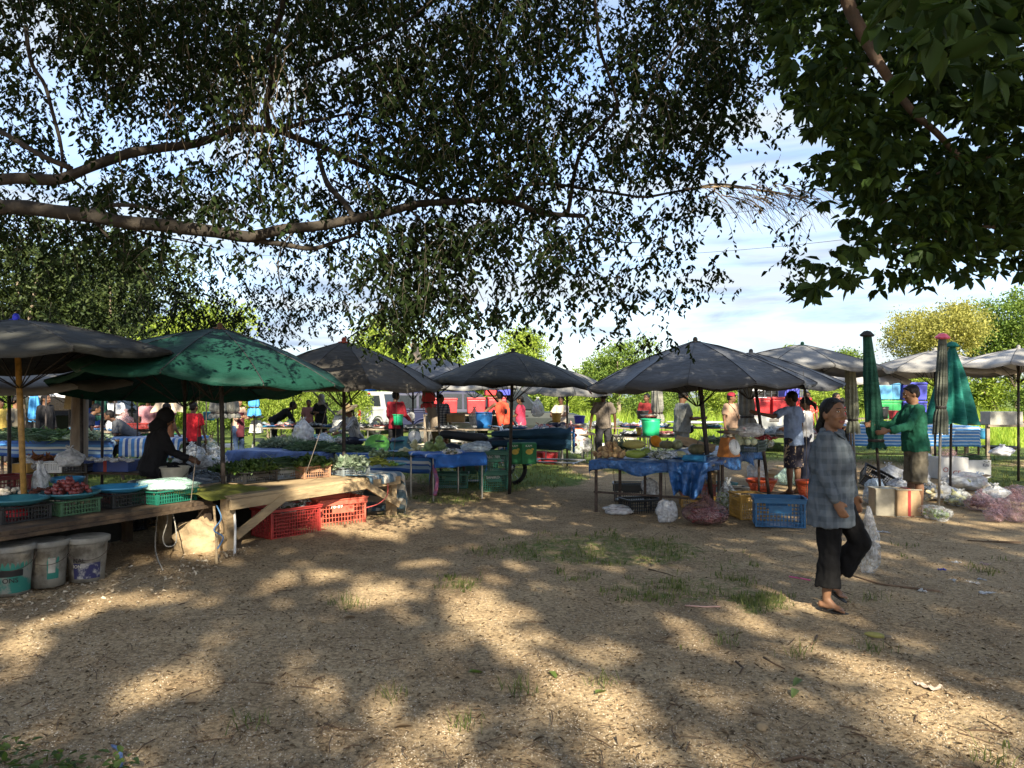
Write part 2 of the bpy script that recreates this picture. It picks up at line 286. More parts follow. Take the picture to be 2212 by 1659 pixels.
# ---- dead leaves, chips and pebbles
def scatter_px(n,ymax=16):
    Y=1/rng.uniform(1/ymax,1/2.9,n); return rng.uniform(-.7,.7,n)*Y,Y
x,y=scatter_px(11000,12); n=len(x); pos=np.stack([x,y,relief(x,y)+rng.uniform(.004,.012,n)],1); ax=rand_dirs(n); ax[:,2]*=.22; up=np.tile([0,0,1.0],(n,1))+rand_dirs(n)*.5
DEAD=leafmat('dead_leaf_brown',(.07,.05,.03),(.34,.25,.15),.15,.8,.15)
me=leaves_mesh('leaf_litter',pos,ax,up,rng.uniform(.008,.034,n)*(1+(rng.random(n)>.96)*.8),rng.uniform(.004,.014,n),DEAD,fold=.35,droop=.3)
o=bpy.data.objects.new('leaf_litter',me); C.objects.link(o); tag(o,'dead brown leaves and bark bits scattered over the sand','leaf litter',None,'stuff')
def pebbles(name,n,s0,s1,m,label,ymax=14):
    x,y=scatter_px(n,ymax); s=rng.uniform(s0,s1,n)[:,None]; base=np.array([[1,0,0],[0,1,0],[-1,0,0],[0,-1,0],[0,0,.7],[.5,.5,.5],[-.5,.4,.45]]); 
    a=rng.uniform(0,6.28,n); c,s_=np.cos(a)[:,None],np.sin(a)[:,None]; B=base[None,:5,:]*(1+rng.uniform(-.35,.35,(n,5,1)))
    X=B[:,:,0]*c-B[:,:,1]*s_*.7; Y_=B[:,:,0]*s_+B[:,:,1]*c*.7; V=np.stack([X*s+x[:,None],Y_*s+y[:,None],B[:,:,2]*s+relief(x,y)[:,None]],-1).reshape(-1,3)
    i=(np.arange(n)*5)[:,None]; T=np.concatenate([i+np.array([[0,1,4]]),i+np.array([[1,2,4]]),i+np.array([[2,3,4]]),i+np.array([[3,0,4]])],1).reshape(-1,3)
    o=bpy.data.objects.new(name,np_mesh(name,V,T,m,tris=True)); C.objects.link(o); tag(o,label,'gravel',None,'stuff')
pebbles('pebbles',60000,.002,.0065,leafmat('pebble_stone',(.22,.16,.10),(.62,.53,.40),0,.9,.2),'small pale pebbles strewn through the sand')
# twigs
mb=MB()
x,y=scatter_px(330,11)
for a_,b_ in zip(x,y):
    l=random.uniform(.04,.16); t_=random.uniform(0,PI); p=Vector((a_,b_,.008)); q=p+Vector((math.cos(t_)*l,math.sin(t_)*l,random.uniform(0,.01))); mb.tube([p,(p+q)/2+Vector((random.uniform(-.01,.01),random.uniform(-.01,.01),.004)),q],random.uniform(.0015,.0035),4)
BARKD=mat('dry_twig',(.10,.065,.04),.9); o=obj('scattered_twigs',mb,BARKD); tag(o,'thin dry twigs scattered over the sandy ground','twigs',None,'stuff')
# ---------------------------------------------------------------- the two shade trees
DG="""7899999999986489989999 5889989999986889989998 5678888899986788479998 4456777899986678379998 4423665799986687268998 5645645789986785038898
6655545689986564347898 7777656678886554324899 8886555678886544225899 7763345677765432045776 5555555577644432043430 5556765566532431000000 3334454254322331000000 0000000000000000000000""".split()
DG=np.array([[int(c) for c in r] for r in DG],float)/9
def dens(px,py):
    u=np.clip(px/100-.5,0,20.99); v=np.clip(py/60-.35,0,12.99); i=u.astype(int); j=v.astype(int); fu=u-i; fv=v-j
    return DG[j,i]*(1-fu)*(1-fv)+DG[j,i+1]*fu*(1-fv)+DG[j+1,i]*(1-fu)*fv+DG[j+1,i+1]*fu*fv
BARK=mat('fig_bark',(.050,.041,.031),.9,var=.5,vs_=7,bump=.9,bs=14,stretch=(1,1,1),col2=(.018,.015,.012))
BARKR=mat('fig_bark_patched',(.13,.085,.06),.85,vs_=9,bump=.8,bs=16,col2=(.06,.05,.04),stretch=(1,1,1))
def limb(mb,pts,w0,w1,n=10):                                  # pts: (px,py,Y); widths in metres
    p=[P(*q) for q in pts]; out=[];k=len(p)
    for i in range(k-1):
        p0=p[max(i-1,0)];p1=p[i];p2=p[i+1];p3=p[min(i+2,k-1)]
        for s in range(4):
            t=s/4; out.append(.5*((2*p1)+(p2-p0)*t+(2*p0-5*p1+4*p2-p3)*t*t+(3*p1-p0-3*p2+p3)*t**3))
    out.append(p[-1]); m=len(out)
    out=[v+mnoise.noise_vector(v*2.2)*.03 for v in out]
    mb.tube(out,[(w0+(w1-w0)*i/(m-1))*.5*(1+.13*mnoise.noise(out[i]*4)) for i in range(m)],n); return out
T1=thing('shade_tree','huge fig tree with long grey limbs reaching from the left over the market','tree',(-7.6,7.6,0))
def rel(me,par):                                              # bring world geometry into the frame of its thing
    me.transform(Matrix.Translation(-par.location)); return me
trunk=MB(); trunk.tube([(-7.6,7.6,-.2),(-7.6,7.6,.6),(-7.5,7.5,1.6),(-7.3,7.4,2.6),(-7.2,7.3,3.6),(-7.3,6.5,5.2),(-6,5,7.2),(-4.5,3.0,8.8)],[.75,.55,.48,.46,.42,.34,.25,.15],16)
limbs=[([(-420,500,7.4),(-150,400,7.2),(0,388,7),(110,385,7),(165,374,7),(230,346,7.1),(290,328,7.2),(400,314,7.4),(455,300,7.5),(510,278,7.5),(600,281,7.6),(640,298,7.7),(730,335,7.9),(830,376,8.1),(915,405,8.2),(1000,440,8.4)],.135,.05),
 ([(-420,520,7.2),(-150,470,7),(0,450,6.9),(120,457,6.8),(250,478,6.8),(400,492,6.8),(520,513,6.9),(560,509,6.9),(640,493,7),(760,475,7.1),(850,455,7.2),(920,440,7.3),(1040,433,7.5),(1110,440,7.6),(1170,460,7.7),(1265,466,7.8)],.17,.05),
 ([(520,515,6.9),(600,530,7),(670,538,7.1),(720,524,7.3),(780,500,7.4)],.07,.03),
 ([(1040,433,7.5),(1110,430,7.5),(1135,404,7.6),(1200,399,7.7),(1290,411,7.8),(1400,424,7.9),(1500,405,8),(1560,398,8),(1640,408,8),(1720,432,8),(1790,462,8)],.05,.012),
 ([(1228,462,7.7),(1236,430,7.7),(1245,370,7.6),(1268,310,7.5),(1330,240,7.3),(1328,190,7.2),(1300,120,7),(1290,40,6.8),(1280,-60,6.6)],.05,.03),
 ([(1390,250,7.3),(1410,200,7.2),(1440,130,7),(1500,60,6.8),(1530,0,6.7)],.04,.02),
 ([(-60,255,7.2),(0,287,7),(60,320,6.9),(110,345,6.9),(155,365,7)],.05,.06),
 ([(60,60,7),(70,140,7),(100,190,7),(122,260,7),(132,330,7),(128,370,7)],.045,.03),
 ([(684,325,7.8),(690,360,7.7),(705,395,7.5),(740,428,7.3),(765,470,7.1)],.05,.075),
 ([(712,388,7.5),(760,410,7.6),(820,432,7.8),(880,470,7.8)],.025,.015),
 ([(608,280,7.6),(660,262,7.7),(700,256,7.8),(760,250,8),(840,270,8.2)],.055,.02),
 ([(175,470,6.8),(230,448,6.9),(285,445,6.9),(330,455,6.9),(372,476,6.8)],.05,.03),
 ([(585,281,7.6),(575,230,7.5),(590,160,7.3),(580,100,7.1),(610,20,6.9),(600,-80,6.6)],.08,.05),
 ([(880,450,7.3),(920,490,7.3),(960,540,7.3),(1010,590,7.3),(1050,650,7.2)],.03,.008),
 ([(790,475,7.2),(840,500,7.2),(880,540,7.3),(930,560,7.4),(1000,580,7.4)],.03,.008),
 ([(1265,466,7.8),(1290,500,7.8),(1330,520,7.9),(1380,525,8)],.03,.01),
 ([(200,475,6.8),(240,520,6.9),(290,560,7),(340,620,7)],.04,.01),
 ([(250,480,6.8),(330,510,6.9),(400,520,7),(480,540,7.1)],.03,.01),
 ([(640,150,7.8),(760,110,7.7),(860,60,7.5),(980,-40,7)],.05,.03),
 ([(760,110,7.7),(850,180,7.9),(930,260,8),(960,330,8.1)],.04,.012),
 ([(640,495,7),(600,560,6.9),(610,640,6.9),(630,700,6.9)],.02,.005)]
mb=MB(); path_pts=[]
for pts,a,b_ in limbs: path_pts+=limb(mb,pts,a*.86,b_*.86)
obj('trunk',rel(trunk.mesh('trunk',BARK,True),T1),None,T1)
obj('limbs',rel(mb.mesh('limbs',BARK,True),T1),None,T1)
LD=np.full((160,320),1e9); gy_i,gx_i=np.mgrid[0:160,0:320]; gxp=(gx_i-20)*8.; gyp=(gy_i-20)*8.     # how near each direction is to a limb
for pts,a_,b_ in limbs:
    if a_<.045: continue
    for (x0,y0,_),(x1,y1,_2) in zip(pts,pts[1:]):
        L2=(x1-x0)**2+(y1-y0)**2+1e-9; t_=np.clip(((gxp-x0)*(x1-x0)+(gyp-y0)*(y1-y0))/L2,0,1); LD=np.minimum(LD,np.hypot(gxp-x0-t_*(x1-x0),gyp-y0-t_*(y1-y0)))
# sprays: drooping twigs with hanging leaves
def sprays(n,lim,leaf,yr,nl=(6,11),tw=(.18,.42),clump=1.5,seed=1):
    out_p=[];out_a=[];out_n=[];out_l=[];out_w=[]; tv=[]; tf=[]
    px=rng.uniform(-140,2340,n); py=rng.uniform(-110,780,n); Y=yr[0]+(yr[1]-yr[0])*rng.random(n); Y=np.where((px<760)&(py>575),Y*.8+5.2,Y)
    d=dens(px,py); d=np.clip((d-.10)/.82,0,1.1)*lim(px,py)
    for i in range(n):
        if d[i]<=.02: continue
        if Y[i]<7.5 and seed==1 and LD[int(np.clip(py[i]/8+20,0,159)),int(np.clip(px[i]/8+20,0,319))]<30 and random.random()<.9: continue
        c=mnoise.noise((px[i]/95,py[i]/80,seed*5.3))*.6+mnoise.noise((px[i]/38,py[i]/34,seed*9.1))*.5
        if d[i]**1.7*(1+clump*c)+ (.18*c if d[i]<.95 else 0) < random.random(): continue
        p=P(px[i],py[i],Y[i]); L_=random.uniform(*tw); a=random.uniform(0,2*PI); out=random.uniform(.1,.9)
        dr=Vector((math.cos(a)*out,math.sin(a)*out,random.uniform(-.6,.1))).normalized(); pts=[]; q=p.copy(); m=random.randint(*nl)
        p=p-dr*L_*.5; q=p.copy()
        for k in range(m+1):
            pts.append(q.copy()); q=q+dr*(L_/m); dr=(dr+Vector((0,0,-.11))).normalized()
        b0=len(tv); r=.0022
        for k,u in enumerate(pts): rr=r*(1.3-k/m); tv+=[(u.x-rr,u.y,u.z),(u.x+rr*.5,u.y+rr*.87,u.z),(u.x+rr*.5,u.y-rr*.87,u.z)]
        for k in range(m):
            for e in range(3): tf.append((b0+k*3+e,b0+k*3+(e+1)%3,b0+k*3+3+(e+1)%3,b0+k*3+3+e))
        for k in range(1,m+1):
            u=pts[k]; a2=random.uniform(0,2*PI); sp=leaf[2]
            ax=Vector((math.cos(a2)*sp,math.sin(a2)*sp,-1+sp*.6))+ (pts[k]-pts[k-1]).normalized()*.3
            out_p.append(u); out_a.append(ax.normalized()); nn=Vector((random.gauss(0,1),random.gauss(0,1),random.gauss(.3,.6))); out_n.append(nn); s=random.uniform(.6,1.15); out_l.append(leaf[0]*s); out_w.append(leaf[1]*s)
    return [np.array(v,float).reshape(-1,3) for v in (out_p,out_a,out_n)]+[np.array(out_l),np.array(out_w),tv,tf]
def bx(px):                                                    # boundary between the two crowns
    return np.interp(px,[0,1],[0,1])
def right_zone(px,py): return np.clip((px-np.interp(py,[0,110,300,400,640],[1640,1660,1700,1735,1710]))/30,0,1)
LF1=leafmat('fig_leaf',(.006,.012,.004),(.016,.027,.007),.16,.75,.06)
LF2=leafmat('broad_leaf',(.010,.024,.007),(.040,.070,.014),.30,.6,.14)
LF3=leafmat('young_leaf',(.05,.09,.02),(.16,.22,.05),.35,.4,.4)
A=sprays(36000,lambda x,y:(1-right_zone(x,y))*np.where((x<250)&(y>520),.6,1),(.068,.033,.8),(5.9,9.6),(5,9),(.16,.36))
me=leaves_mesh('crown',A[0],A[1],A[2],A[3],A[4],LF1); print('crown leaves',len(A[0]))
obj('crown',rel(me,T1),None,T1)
tw=MB(); tw.v=A[5]; tw.f=A[6]; tw.m=[0]*len(tw.f); TWIG=mat('live_twig',(.09,.075,.055),.8); obj('twigs',rel(tw.mesh('twigs',TWIG),T1),None,T1)
# bare hanging aerial twigs lit by the sun
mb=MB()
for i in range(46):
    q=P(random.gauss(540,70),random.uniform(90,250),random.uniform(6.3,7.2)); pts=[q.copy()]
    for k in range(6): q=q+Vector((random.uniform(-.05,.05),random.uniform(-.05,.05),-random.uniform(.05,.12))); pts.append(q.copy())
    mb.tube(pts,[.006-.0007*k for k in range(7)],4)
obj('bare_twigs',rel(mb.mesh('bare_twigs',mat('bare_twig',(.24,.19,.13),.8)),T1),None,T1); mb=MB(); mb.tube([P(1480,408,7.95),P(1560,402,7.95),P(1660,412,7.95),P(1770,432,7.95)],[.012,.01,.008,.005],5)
for i in range(60):
    q=P(random.uniform(1500,1760),random.uniform(395,430),random.uniform(7.6,8.3)); pts=[q.copy()]; dx=random.uniform(.02,.1)
    for k in range(6): q=q+Vector((dx,random.uniform(-.04,.04),-.015-.018*k)); pts.append(q.copy())
    mb.tube(pts,[.005-.0006*k for k in range(7)],4)
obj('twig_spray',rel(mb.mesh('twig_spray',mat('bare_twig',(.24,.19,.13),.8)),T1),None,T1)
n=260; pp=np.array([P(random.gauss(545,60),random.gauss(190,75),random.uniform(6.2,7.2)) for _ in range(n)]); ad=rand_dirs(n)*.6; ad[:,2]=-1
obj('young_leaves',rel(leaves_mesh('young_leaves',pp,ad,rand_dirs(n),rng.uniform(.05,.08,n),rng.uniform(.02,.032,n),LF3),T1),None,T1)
# right tree: broad leaves in rosettes
T2=thing('broadleaf_tree','dark broad leaved tree hanging into the upper right with one pale patched limb','tree',(6.2,2.6,0))
mb=MB(); limb(mb,[(1700,-500,4.6),(1790,-140,4.3),(1830,0,4.3),(1860,62,4.3),(1892,122,4.3),(1930,190,4.35),(1975,250,4.4),(2040,300,4.5),(2100,380,4.6)],.085,.03); limb(mb,[(1900,140,4.3),(1840,150,4.5),(1780,160,4.7)],.02,.006); limb(mb,[(2300,300,4.9),(2180,330,4.8),(2080,360,4.8),(1960,400,4.9),(1850,480,5)],.04,.01); limb(mb,[(2350,470,4.9),(2200,480,4.8),(2050,500,4.8),(1900,540,4.8)],.035,.01)
limb(mb,[(2120,-60,4.2),(2080,40,4.2),(2040,130,4.3)],.02,.008)
obj('limbs',rel(mb.mesh('limbs',BARKR,True),T2),None,T2)
tr=MB(); tr.tube([(6.2,2.6,-.2),(6.1,2.6,1.2),(5.9,2.7,2.6),(5.3,3,3.6),(4.2,3.8,4.6),(3.0,4.3,4.9),(1.64,4.6,5.3)],[.42,.33,.28,.2,.12,.09,.05],12); tr.tube([(5.9,2.7,2.6),(5.4,4,3.2),(3.5,4.9,3.3)],[.2,.1,.03],8); tr.tube([(5.9,2.7,2.6),(5.6,4,2.8),(3.7,4.9,2.75)],[.16,.09,.02],8)
obj('trunk',rel(tr.mesh('trunk',BARKR,True),T2),None,T2)
def rosettes(n,lf,yr,region,nl=(5,9),clump=1.1):
    P_=[];A_=[];N_=[]; Ls=[];Ws=[]
    px=rng.uniform(1600,2380,n); py=rng.uniform(-120,690,n); Y=rng.uniform(yr[0],yr[1],n); d=np.clip((dens(px,py)-.22)/.74,0,1.1)**1.4*right_zone(px,py)*region(px,py)
    for i in range(n):
        c=mnoise.noise((px[i]/80,py[i]/70,4.4))
        if d[i]*(1+clump*c)<random.random(): continue
        if Y[i]<5.0 and -60<py[i]<300 and abs(px[i]-np.interp(py[i],[0,62,122,190,250,300],[1830,1860,1892,1930,1975,2040]))<44: continue
        p=P(px[i],py[i],Y[i]); base=Vector((random.gauss(0,.6),random.gauss(0,.6),random.gauss(-.35,.35)))
        for k in range(random.randint(*nl)):
            dv=(base+Vector((random.gauss(0,.8),random.gauss(0,.8),random.gauss(-.25,.45)))).normalized(); s=random.uniform(.55,1.15)
            P_.append(p+dv*.02); A_.append(dv); N_.append(Vector((random.gauss(0,.5),random.gauss(0,.5),1)).cross(dv).cross(dv)*-1+Vector((random.gauss(0,.5),random.gauss(0,.5),random.gauss(0,.5)))); Ls.append(lf[0]*s); Ws.append(lf[1]*s)
    return leaves_mesh('crown',np.array(P_),np.array(A_),np.array(N_),np.array(Ls),np.array(Ws),LF2,fold=.16,droop=.2),len(P_)
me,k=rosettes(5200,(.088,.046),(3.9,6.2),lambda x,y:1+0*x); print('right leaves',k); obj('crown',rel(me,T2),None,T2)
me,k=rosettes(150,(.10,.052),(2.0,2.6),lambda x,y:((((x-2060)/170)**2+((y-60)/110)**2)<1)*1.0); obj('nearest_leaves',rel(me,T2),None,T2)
# high crown above and behind the photographer, unseen, its gaps shaped to throw the sun patches
LIT=[(810,1130,95,26,0),(600,1100,70,22,0),(690,1110,80,30,0),(435,1175,60,28,0),(150,1330,130,22,-20),(30,1400,90,24,-25),(370,1300,36,22,0),(400,1480,72,34,-20),(260,1490,95,20,-52),(820,1290,75,30,10),(640,1245,70,16,-5),(520,1385,60,18,0),
 (1060,1330,70,50,30),(1150,1420,90,34,38),(1230,1500,90,40,40),(1330,1560,70,30,35),(900,1590,60,85,0),(770,1545,50,40,10),(1010,1380,50,24,20),(1300,1470,80,16,34),(1440,1570,140,22,33),(1560,1640,110,30,33),
 (1650,1350,90,16,24),(1800,1420,150,26,24),(1980,1500,150,34,24),(2140,1570,140,40,24),(2060,1600,150,40,26),(1880,1500,150,24,30),(1500,1370,60,16,24),(1580,1430,90,14,30),(1700,1530,60,14,30),(1740,1300,60,8,20),(960,1280,60,18,10),(1180,1270,50,12,0),
 (2200,1480,60,22,10),(2000,1640,120,24,20),(1750,1400,60,16,20),(1410,1640,60,20,20),(650,1640,50,20,0),(2180,1340,50,12,5),(470,1560,60,30,-30),(700,1420,40,18,0),(560,1300,40,12,0),(1090,1250,50,12,0)]
hd=Vector((SUN_DIR.x,SUN_DIR.y,0)); te=SUN_DIR.z
def lit_at(gx_,gy_):
    y_=np.maximum(gy_,.6); px=CX+F*gx_/y_; py=HY+EYE*F/y_; m=np.zeros_like(px)
    for cx,cy,rx,ry,a in LIT:
        c,s=math.cos(R(a)),math.sin(R(a)); u=((px-cx)*c+(py-cy)*s)/rx; v=(-(px-cx)*s+(py-cy)*c)/ry; m=np.maximum(m,2.0-1.25*np.sqrt(u*u+v*v))
    return np.where(gy_<2.6,0,np.clip(m,0,1))
n=95000; gxx=rng.uniform(-15,15,n); gyy=rng.uniform(-4,24,n); H=rng.uniform(8.5,12.5,n)
X=gxx+SUN_DIR.x/te*H; Yy=gyy+SUN_DIR.y/te*H
li=lit_at(gxx,gyy); ns=np.array([mnoise.noise((a*.9,b_*.24,1.7)) for a,b_ in zip(gxx,gyy)])
keepp=(rng.random(n)>li*1.5)&(rng.random(n)<np.where(gyy>16.5,.15,np.where(gyy>9.3,.45,np.where(gyy>7.0,.70,.92)))*(1+.7*ns))
keepp&=(np.abs(gxx)<.80*np.maximum(gyy,0)+2.2)
keepp&=~((Yy>4)&((H-EYE)/np.maximum(Yy,.1)*F<HY+200))
X,Yy,H=X[keepp],Yy[keepp],H[keepp]; n=len(X); ax=rand_dirs(n); 
me=leaves_mesh('unseen_crown',np.stack([X,Yy,H],1),ax,rand_dirs(n)*.5+np.array(SUN_DIR),rng.uniform(.2,.36,n),rng.uniform(.12,.22,n),LF1); print('high crown',n)
obj('unseen_crown',rel(me,T1),None,T1)
# ---------------------------------------------------------------- background trees and thicket
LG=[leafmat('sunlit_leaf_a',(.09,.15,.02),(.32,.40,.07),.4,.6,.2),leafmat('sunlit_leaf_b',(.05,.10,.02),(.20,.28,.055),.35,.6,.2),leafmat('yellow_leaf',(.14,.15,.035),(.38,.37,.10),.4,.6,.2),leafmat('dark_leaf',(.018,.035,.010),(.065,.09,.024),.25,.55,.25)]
TB=mat('pale_trunk',(.20,.16,.12),.9,bump=.6,bs=10)
def crown_mesh(name,lobes,n,ls,m,seed,inner=.45):
    """lobes: (x,y,z,rx,ry,rz); leaves gather in clumps on and inside the lobes"""
    r=np.random.default_rng(seed); P_=[];N_=[]
    w=np.array([l[3]*l[5] for l in lobes]); w=w/w.sum()
    for l,ww in zip(lobes,w):
        k=max(6,int(n*ww/26)); d=norm(r.normal(size=(k,3))); rad=r.uniform(inner,1.05,k)**.6
        c=np.array(l[:3])+d*rad[:,None]*np.array(l[3:])
        cs=.16*(l[3]+l[5])/2+.06
        for j in range(k):
            q=c[j]+r.normal(size=(26,3))*cs*r.uniform(.5,1.2)*np.array([1,1,.7]); P_.append(q); N_.append(norm(r.normal(size=(26,3))+d[j]*.6))
    p=np.concatenate(P_); nn=np.concatenate(N_); k=len(p); ax=norm(r.normal(size=(k,3))+np.array([0,0,-.5]))
    return leaves_mesh(name,p,ax,nn,r.uniform(.6,1.3,k)*ls,r.uniform(.6,1.2,k)*ls*.5,m)
def tree(name,label,px,ytop,Y,width,mi,n=6000,ls=.16,group=None,seed=0,shape='round',ybase=None,cat='tree'):
    H=EYE-(ytop-HY)/F*Y; W=width/F*Y/2; x=(px-CX)/F*Y; r=random.Random(seed+11)
    o=thing(name,label,cat,(x,Y,0),0,group); zb=H*.28 if shape!='bush' else .05
    L_=[]; k=9 if shape!='bush' else 7
    for i in range(k):
        a=r.uniform(0,2*PI); rr=r.uniform(.1,.66)*W; f=r.uniform(.3,.55); cz=zb+(H-zb)*r.uniform(.25,.78)
        if i==0: rr=0;cz=zb+(H-zb)*.66;f=.55
        rz=min((H-zb)*r.uniform(.2,.34),H-cz); L_.append((math.cos(a)*rr,math.sin(a)*rr*.8,cz,W*f,W*f,rz))
    obj('crown',crown_mesh('crown',L_,n,ls,LG[mi],seed+3),None,o)
    mb=MB(); mb.tube([(0,0,-.1),(.05,0,H*.2),(-.05,0,H*.45),(0,0,H*.8)],[.05*H**.5+.05,.04*H**.5+.03,.08,.03],8)
    for l in L_[:6]: mb.tube([(0,0,H*.25),(l[0]*.5,l[1]*.5,(H*.25+l[2])/2+.2),(l[0],l[1],l[2])],[.07,.05,.02],6)
    obj('trunk',mb,TB,o,True); return o
tree('leafy_tree','dark leafy tree behind the umbrellas at the far left edge',40,470,19,420,3,16000,.13,seed=1)
tree('leafy_tree','olive green tree spreading behind the green umbrella',240,500,22,380,3,16000,.14,seed=2)
tree('leafy_tree','bright yellow green tree glimpsed right of the olive tree',430,640,30,300,0,9000,.17,seed=3)
tree('leafy_tree','small sunlit tree low behind the green umbrella top',320,665,33,240,0,7000,.17,seed=4)
tree('leafy_tree','sunlit green tree behind the brown topped umbrella',815,678,36,180,0,9000,.17,seed=5)
tree('leafy_tree','bright lime tree right of the sunlit green tree behind the middle umbrellas',925,722,34,180,0,8000,.16,seed=6)
tree('leafy_tree','narrow green tree directly behind the middle dark umbrella',1135,705,38,130,0,6000,.17,seed=7)
tree('leafy_tree','round feathery green tree standing alone against the sky in the middle distance',1335,726,40,170,1,9000,.15,seed=8)
tree('leafy_tree','wispy low tree beyond the right dark umbrella',1725,735,44,130,1,3500,.17,seed=9)
tree('leafy_tree','low green tree between the wispy tree and the yellow one',1830,752,44,150,1,5000,.17,seed=10)
tree('flowering_tree','broad yellow flowering tree behind the closed green umbrella',2010,655,38,285,2,17000,.14,seed=11)
tree('leafy_tree','tall deep green tree at the right edge behind the yellow one',2195,612,42,250,1,13000,.18,seed=12)
GP='thicket of bushes along the back of the field'; protos=[]
for i in range(4): protos.append(tree('thicket_bush','tangled sunlit bush of the thicket along the far edge of the field',100,795,33,170,[0,1,0,1][i],6500,.12,GP,seed=20+i,shape='bush',cat='bush'))
k=0
for row,(Y,n_) in enumerate(((36,19),(43,17))):
    for i in range(n_):
        px=-120+i*2460/(n_-1)+random.uniform(-40,40); p=((px-CX)/F*Y,Y+random.uniform(-1.5,1.5),0); s=random.uniform(.72,1.08)*(1+.22*row)
        if k<4: o=protos[k]; o.location=p; o.rotation_euler.z=random.uniform(0,6); o.scale=(s*1.5,s*1.5,s)
        else: dup(protos[k%4],p,random.uniform(0,6),scale=(s*1.5,s*1.5,s))
        k+=1
# near-left bushes lit yellow green behind the far left stalls
for i,(px,Y,h) in enumerate([(640,27,.95),(700,27,1.0),(560,27,.9),(430,25,.9),(760,28,1.05),(300,25,.8),(500,29,1.1),(620,31,1.2)]):
    dup(protos[i%4],((px-CX)/F*Y,Y+1,0),random.uniform(0,6),'leafy lime green bush of the row behind the far left stalls','bushes behind the far left stalls',(.55*h,.55*h,.78*h))
# power lines
POLEM=mat('cable_black',(.02,.02,.02),.6)
for i,(a,b_,c,d,lab) in enumerate([(1180,492,2330,345,'upper thin power cable crossing the sky'),(1200,560,2330,448,'lower thin power cable crossing the sky')]):
    mb=MB(); A_=P(a,b_,48);B_=P(c,d,34); mb.tube([A_.lerp(B_,t/20)-Vector((0,0,.5*math.sin(PI*t/20))) for t in range(21)],.012,5); mb.tube([A_,A_+Vector((-22,4,1.0))],.012,5); o=obj('power_cable',mb,POLEM); tag(o,lab,'cable')
# ---------------------------------------------------------------- market umbrellas
def cloth_mat(name,col,stain=.4,rough=.65):
    m=mat(name,col,rough,var=stain,vs_=2.6,spec=.14,bump=.8,bs=9,stretch=(1,1,3),thr=(.3,.72),det=7,trans=.02); return m
CH=cloth_mat('charcoal_canvas',(.030,.031,.028)); CH2=cloth_mat('slate_canvas',(.080,.084,.092),.3,.5); BRG=cloth_mat('brown_grey_canvas',(.055,.050,.042),.45); GN=cloth_mat('green_canvas',(.007,.042,.030),.3); PG=cloth_mat('pale_grey_canvas',(.25,.245,.235),.2); DG_=cloth_mat('mid_grey_canvas',(.15,.15,.147),.25); BLC=cloth_mat('blue_canvas',(.03,.16,.55),.2); RDC=cloth_mat('red_canvas',(.55,.06,.06),.2); WHC=cloth_mat('white_canvas',(.62,.64,.66),.15); TL=cloth_mat('teal_canvas',(.014,.13,.105),.25); CRC=cloth_mat('cream_canvas',(.55,.45,.33),.15); SKY=cloth_mat('light_blue_canvas',(.07,.30,.62),.2)
POLE=mat('dark_steel_pole',(.030,.024,.022),.6,var=.5,vs_=20); POLEY=mat('gold_painted_pole',(.33,.19,.05),.45,var=.4,vs_=12); POLEG=mat('grey_steel_pole',(.22,.22,.22),.4,metal=.5); POLEW=mat('white_pole',(.5,.5,.48),.5)
def faded(cm):
    k=cm.name+'_faded'
    if k in MATS: return MATS[k]
    c=cm.copy(); c.name=k; MATS[k]=c
    for nd in c.node_tree.nodes:
        if nd.type=='VALTORGB':
            for e in nd.color_ramp.elements: e.color=[min(1,v*1.35+.006) for v in e.color[:3]]+[1]
    return c
SEAM=mat('canvas_seam',(.028,.028,.03),.6)
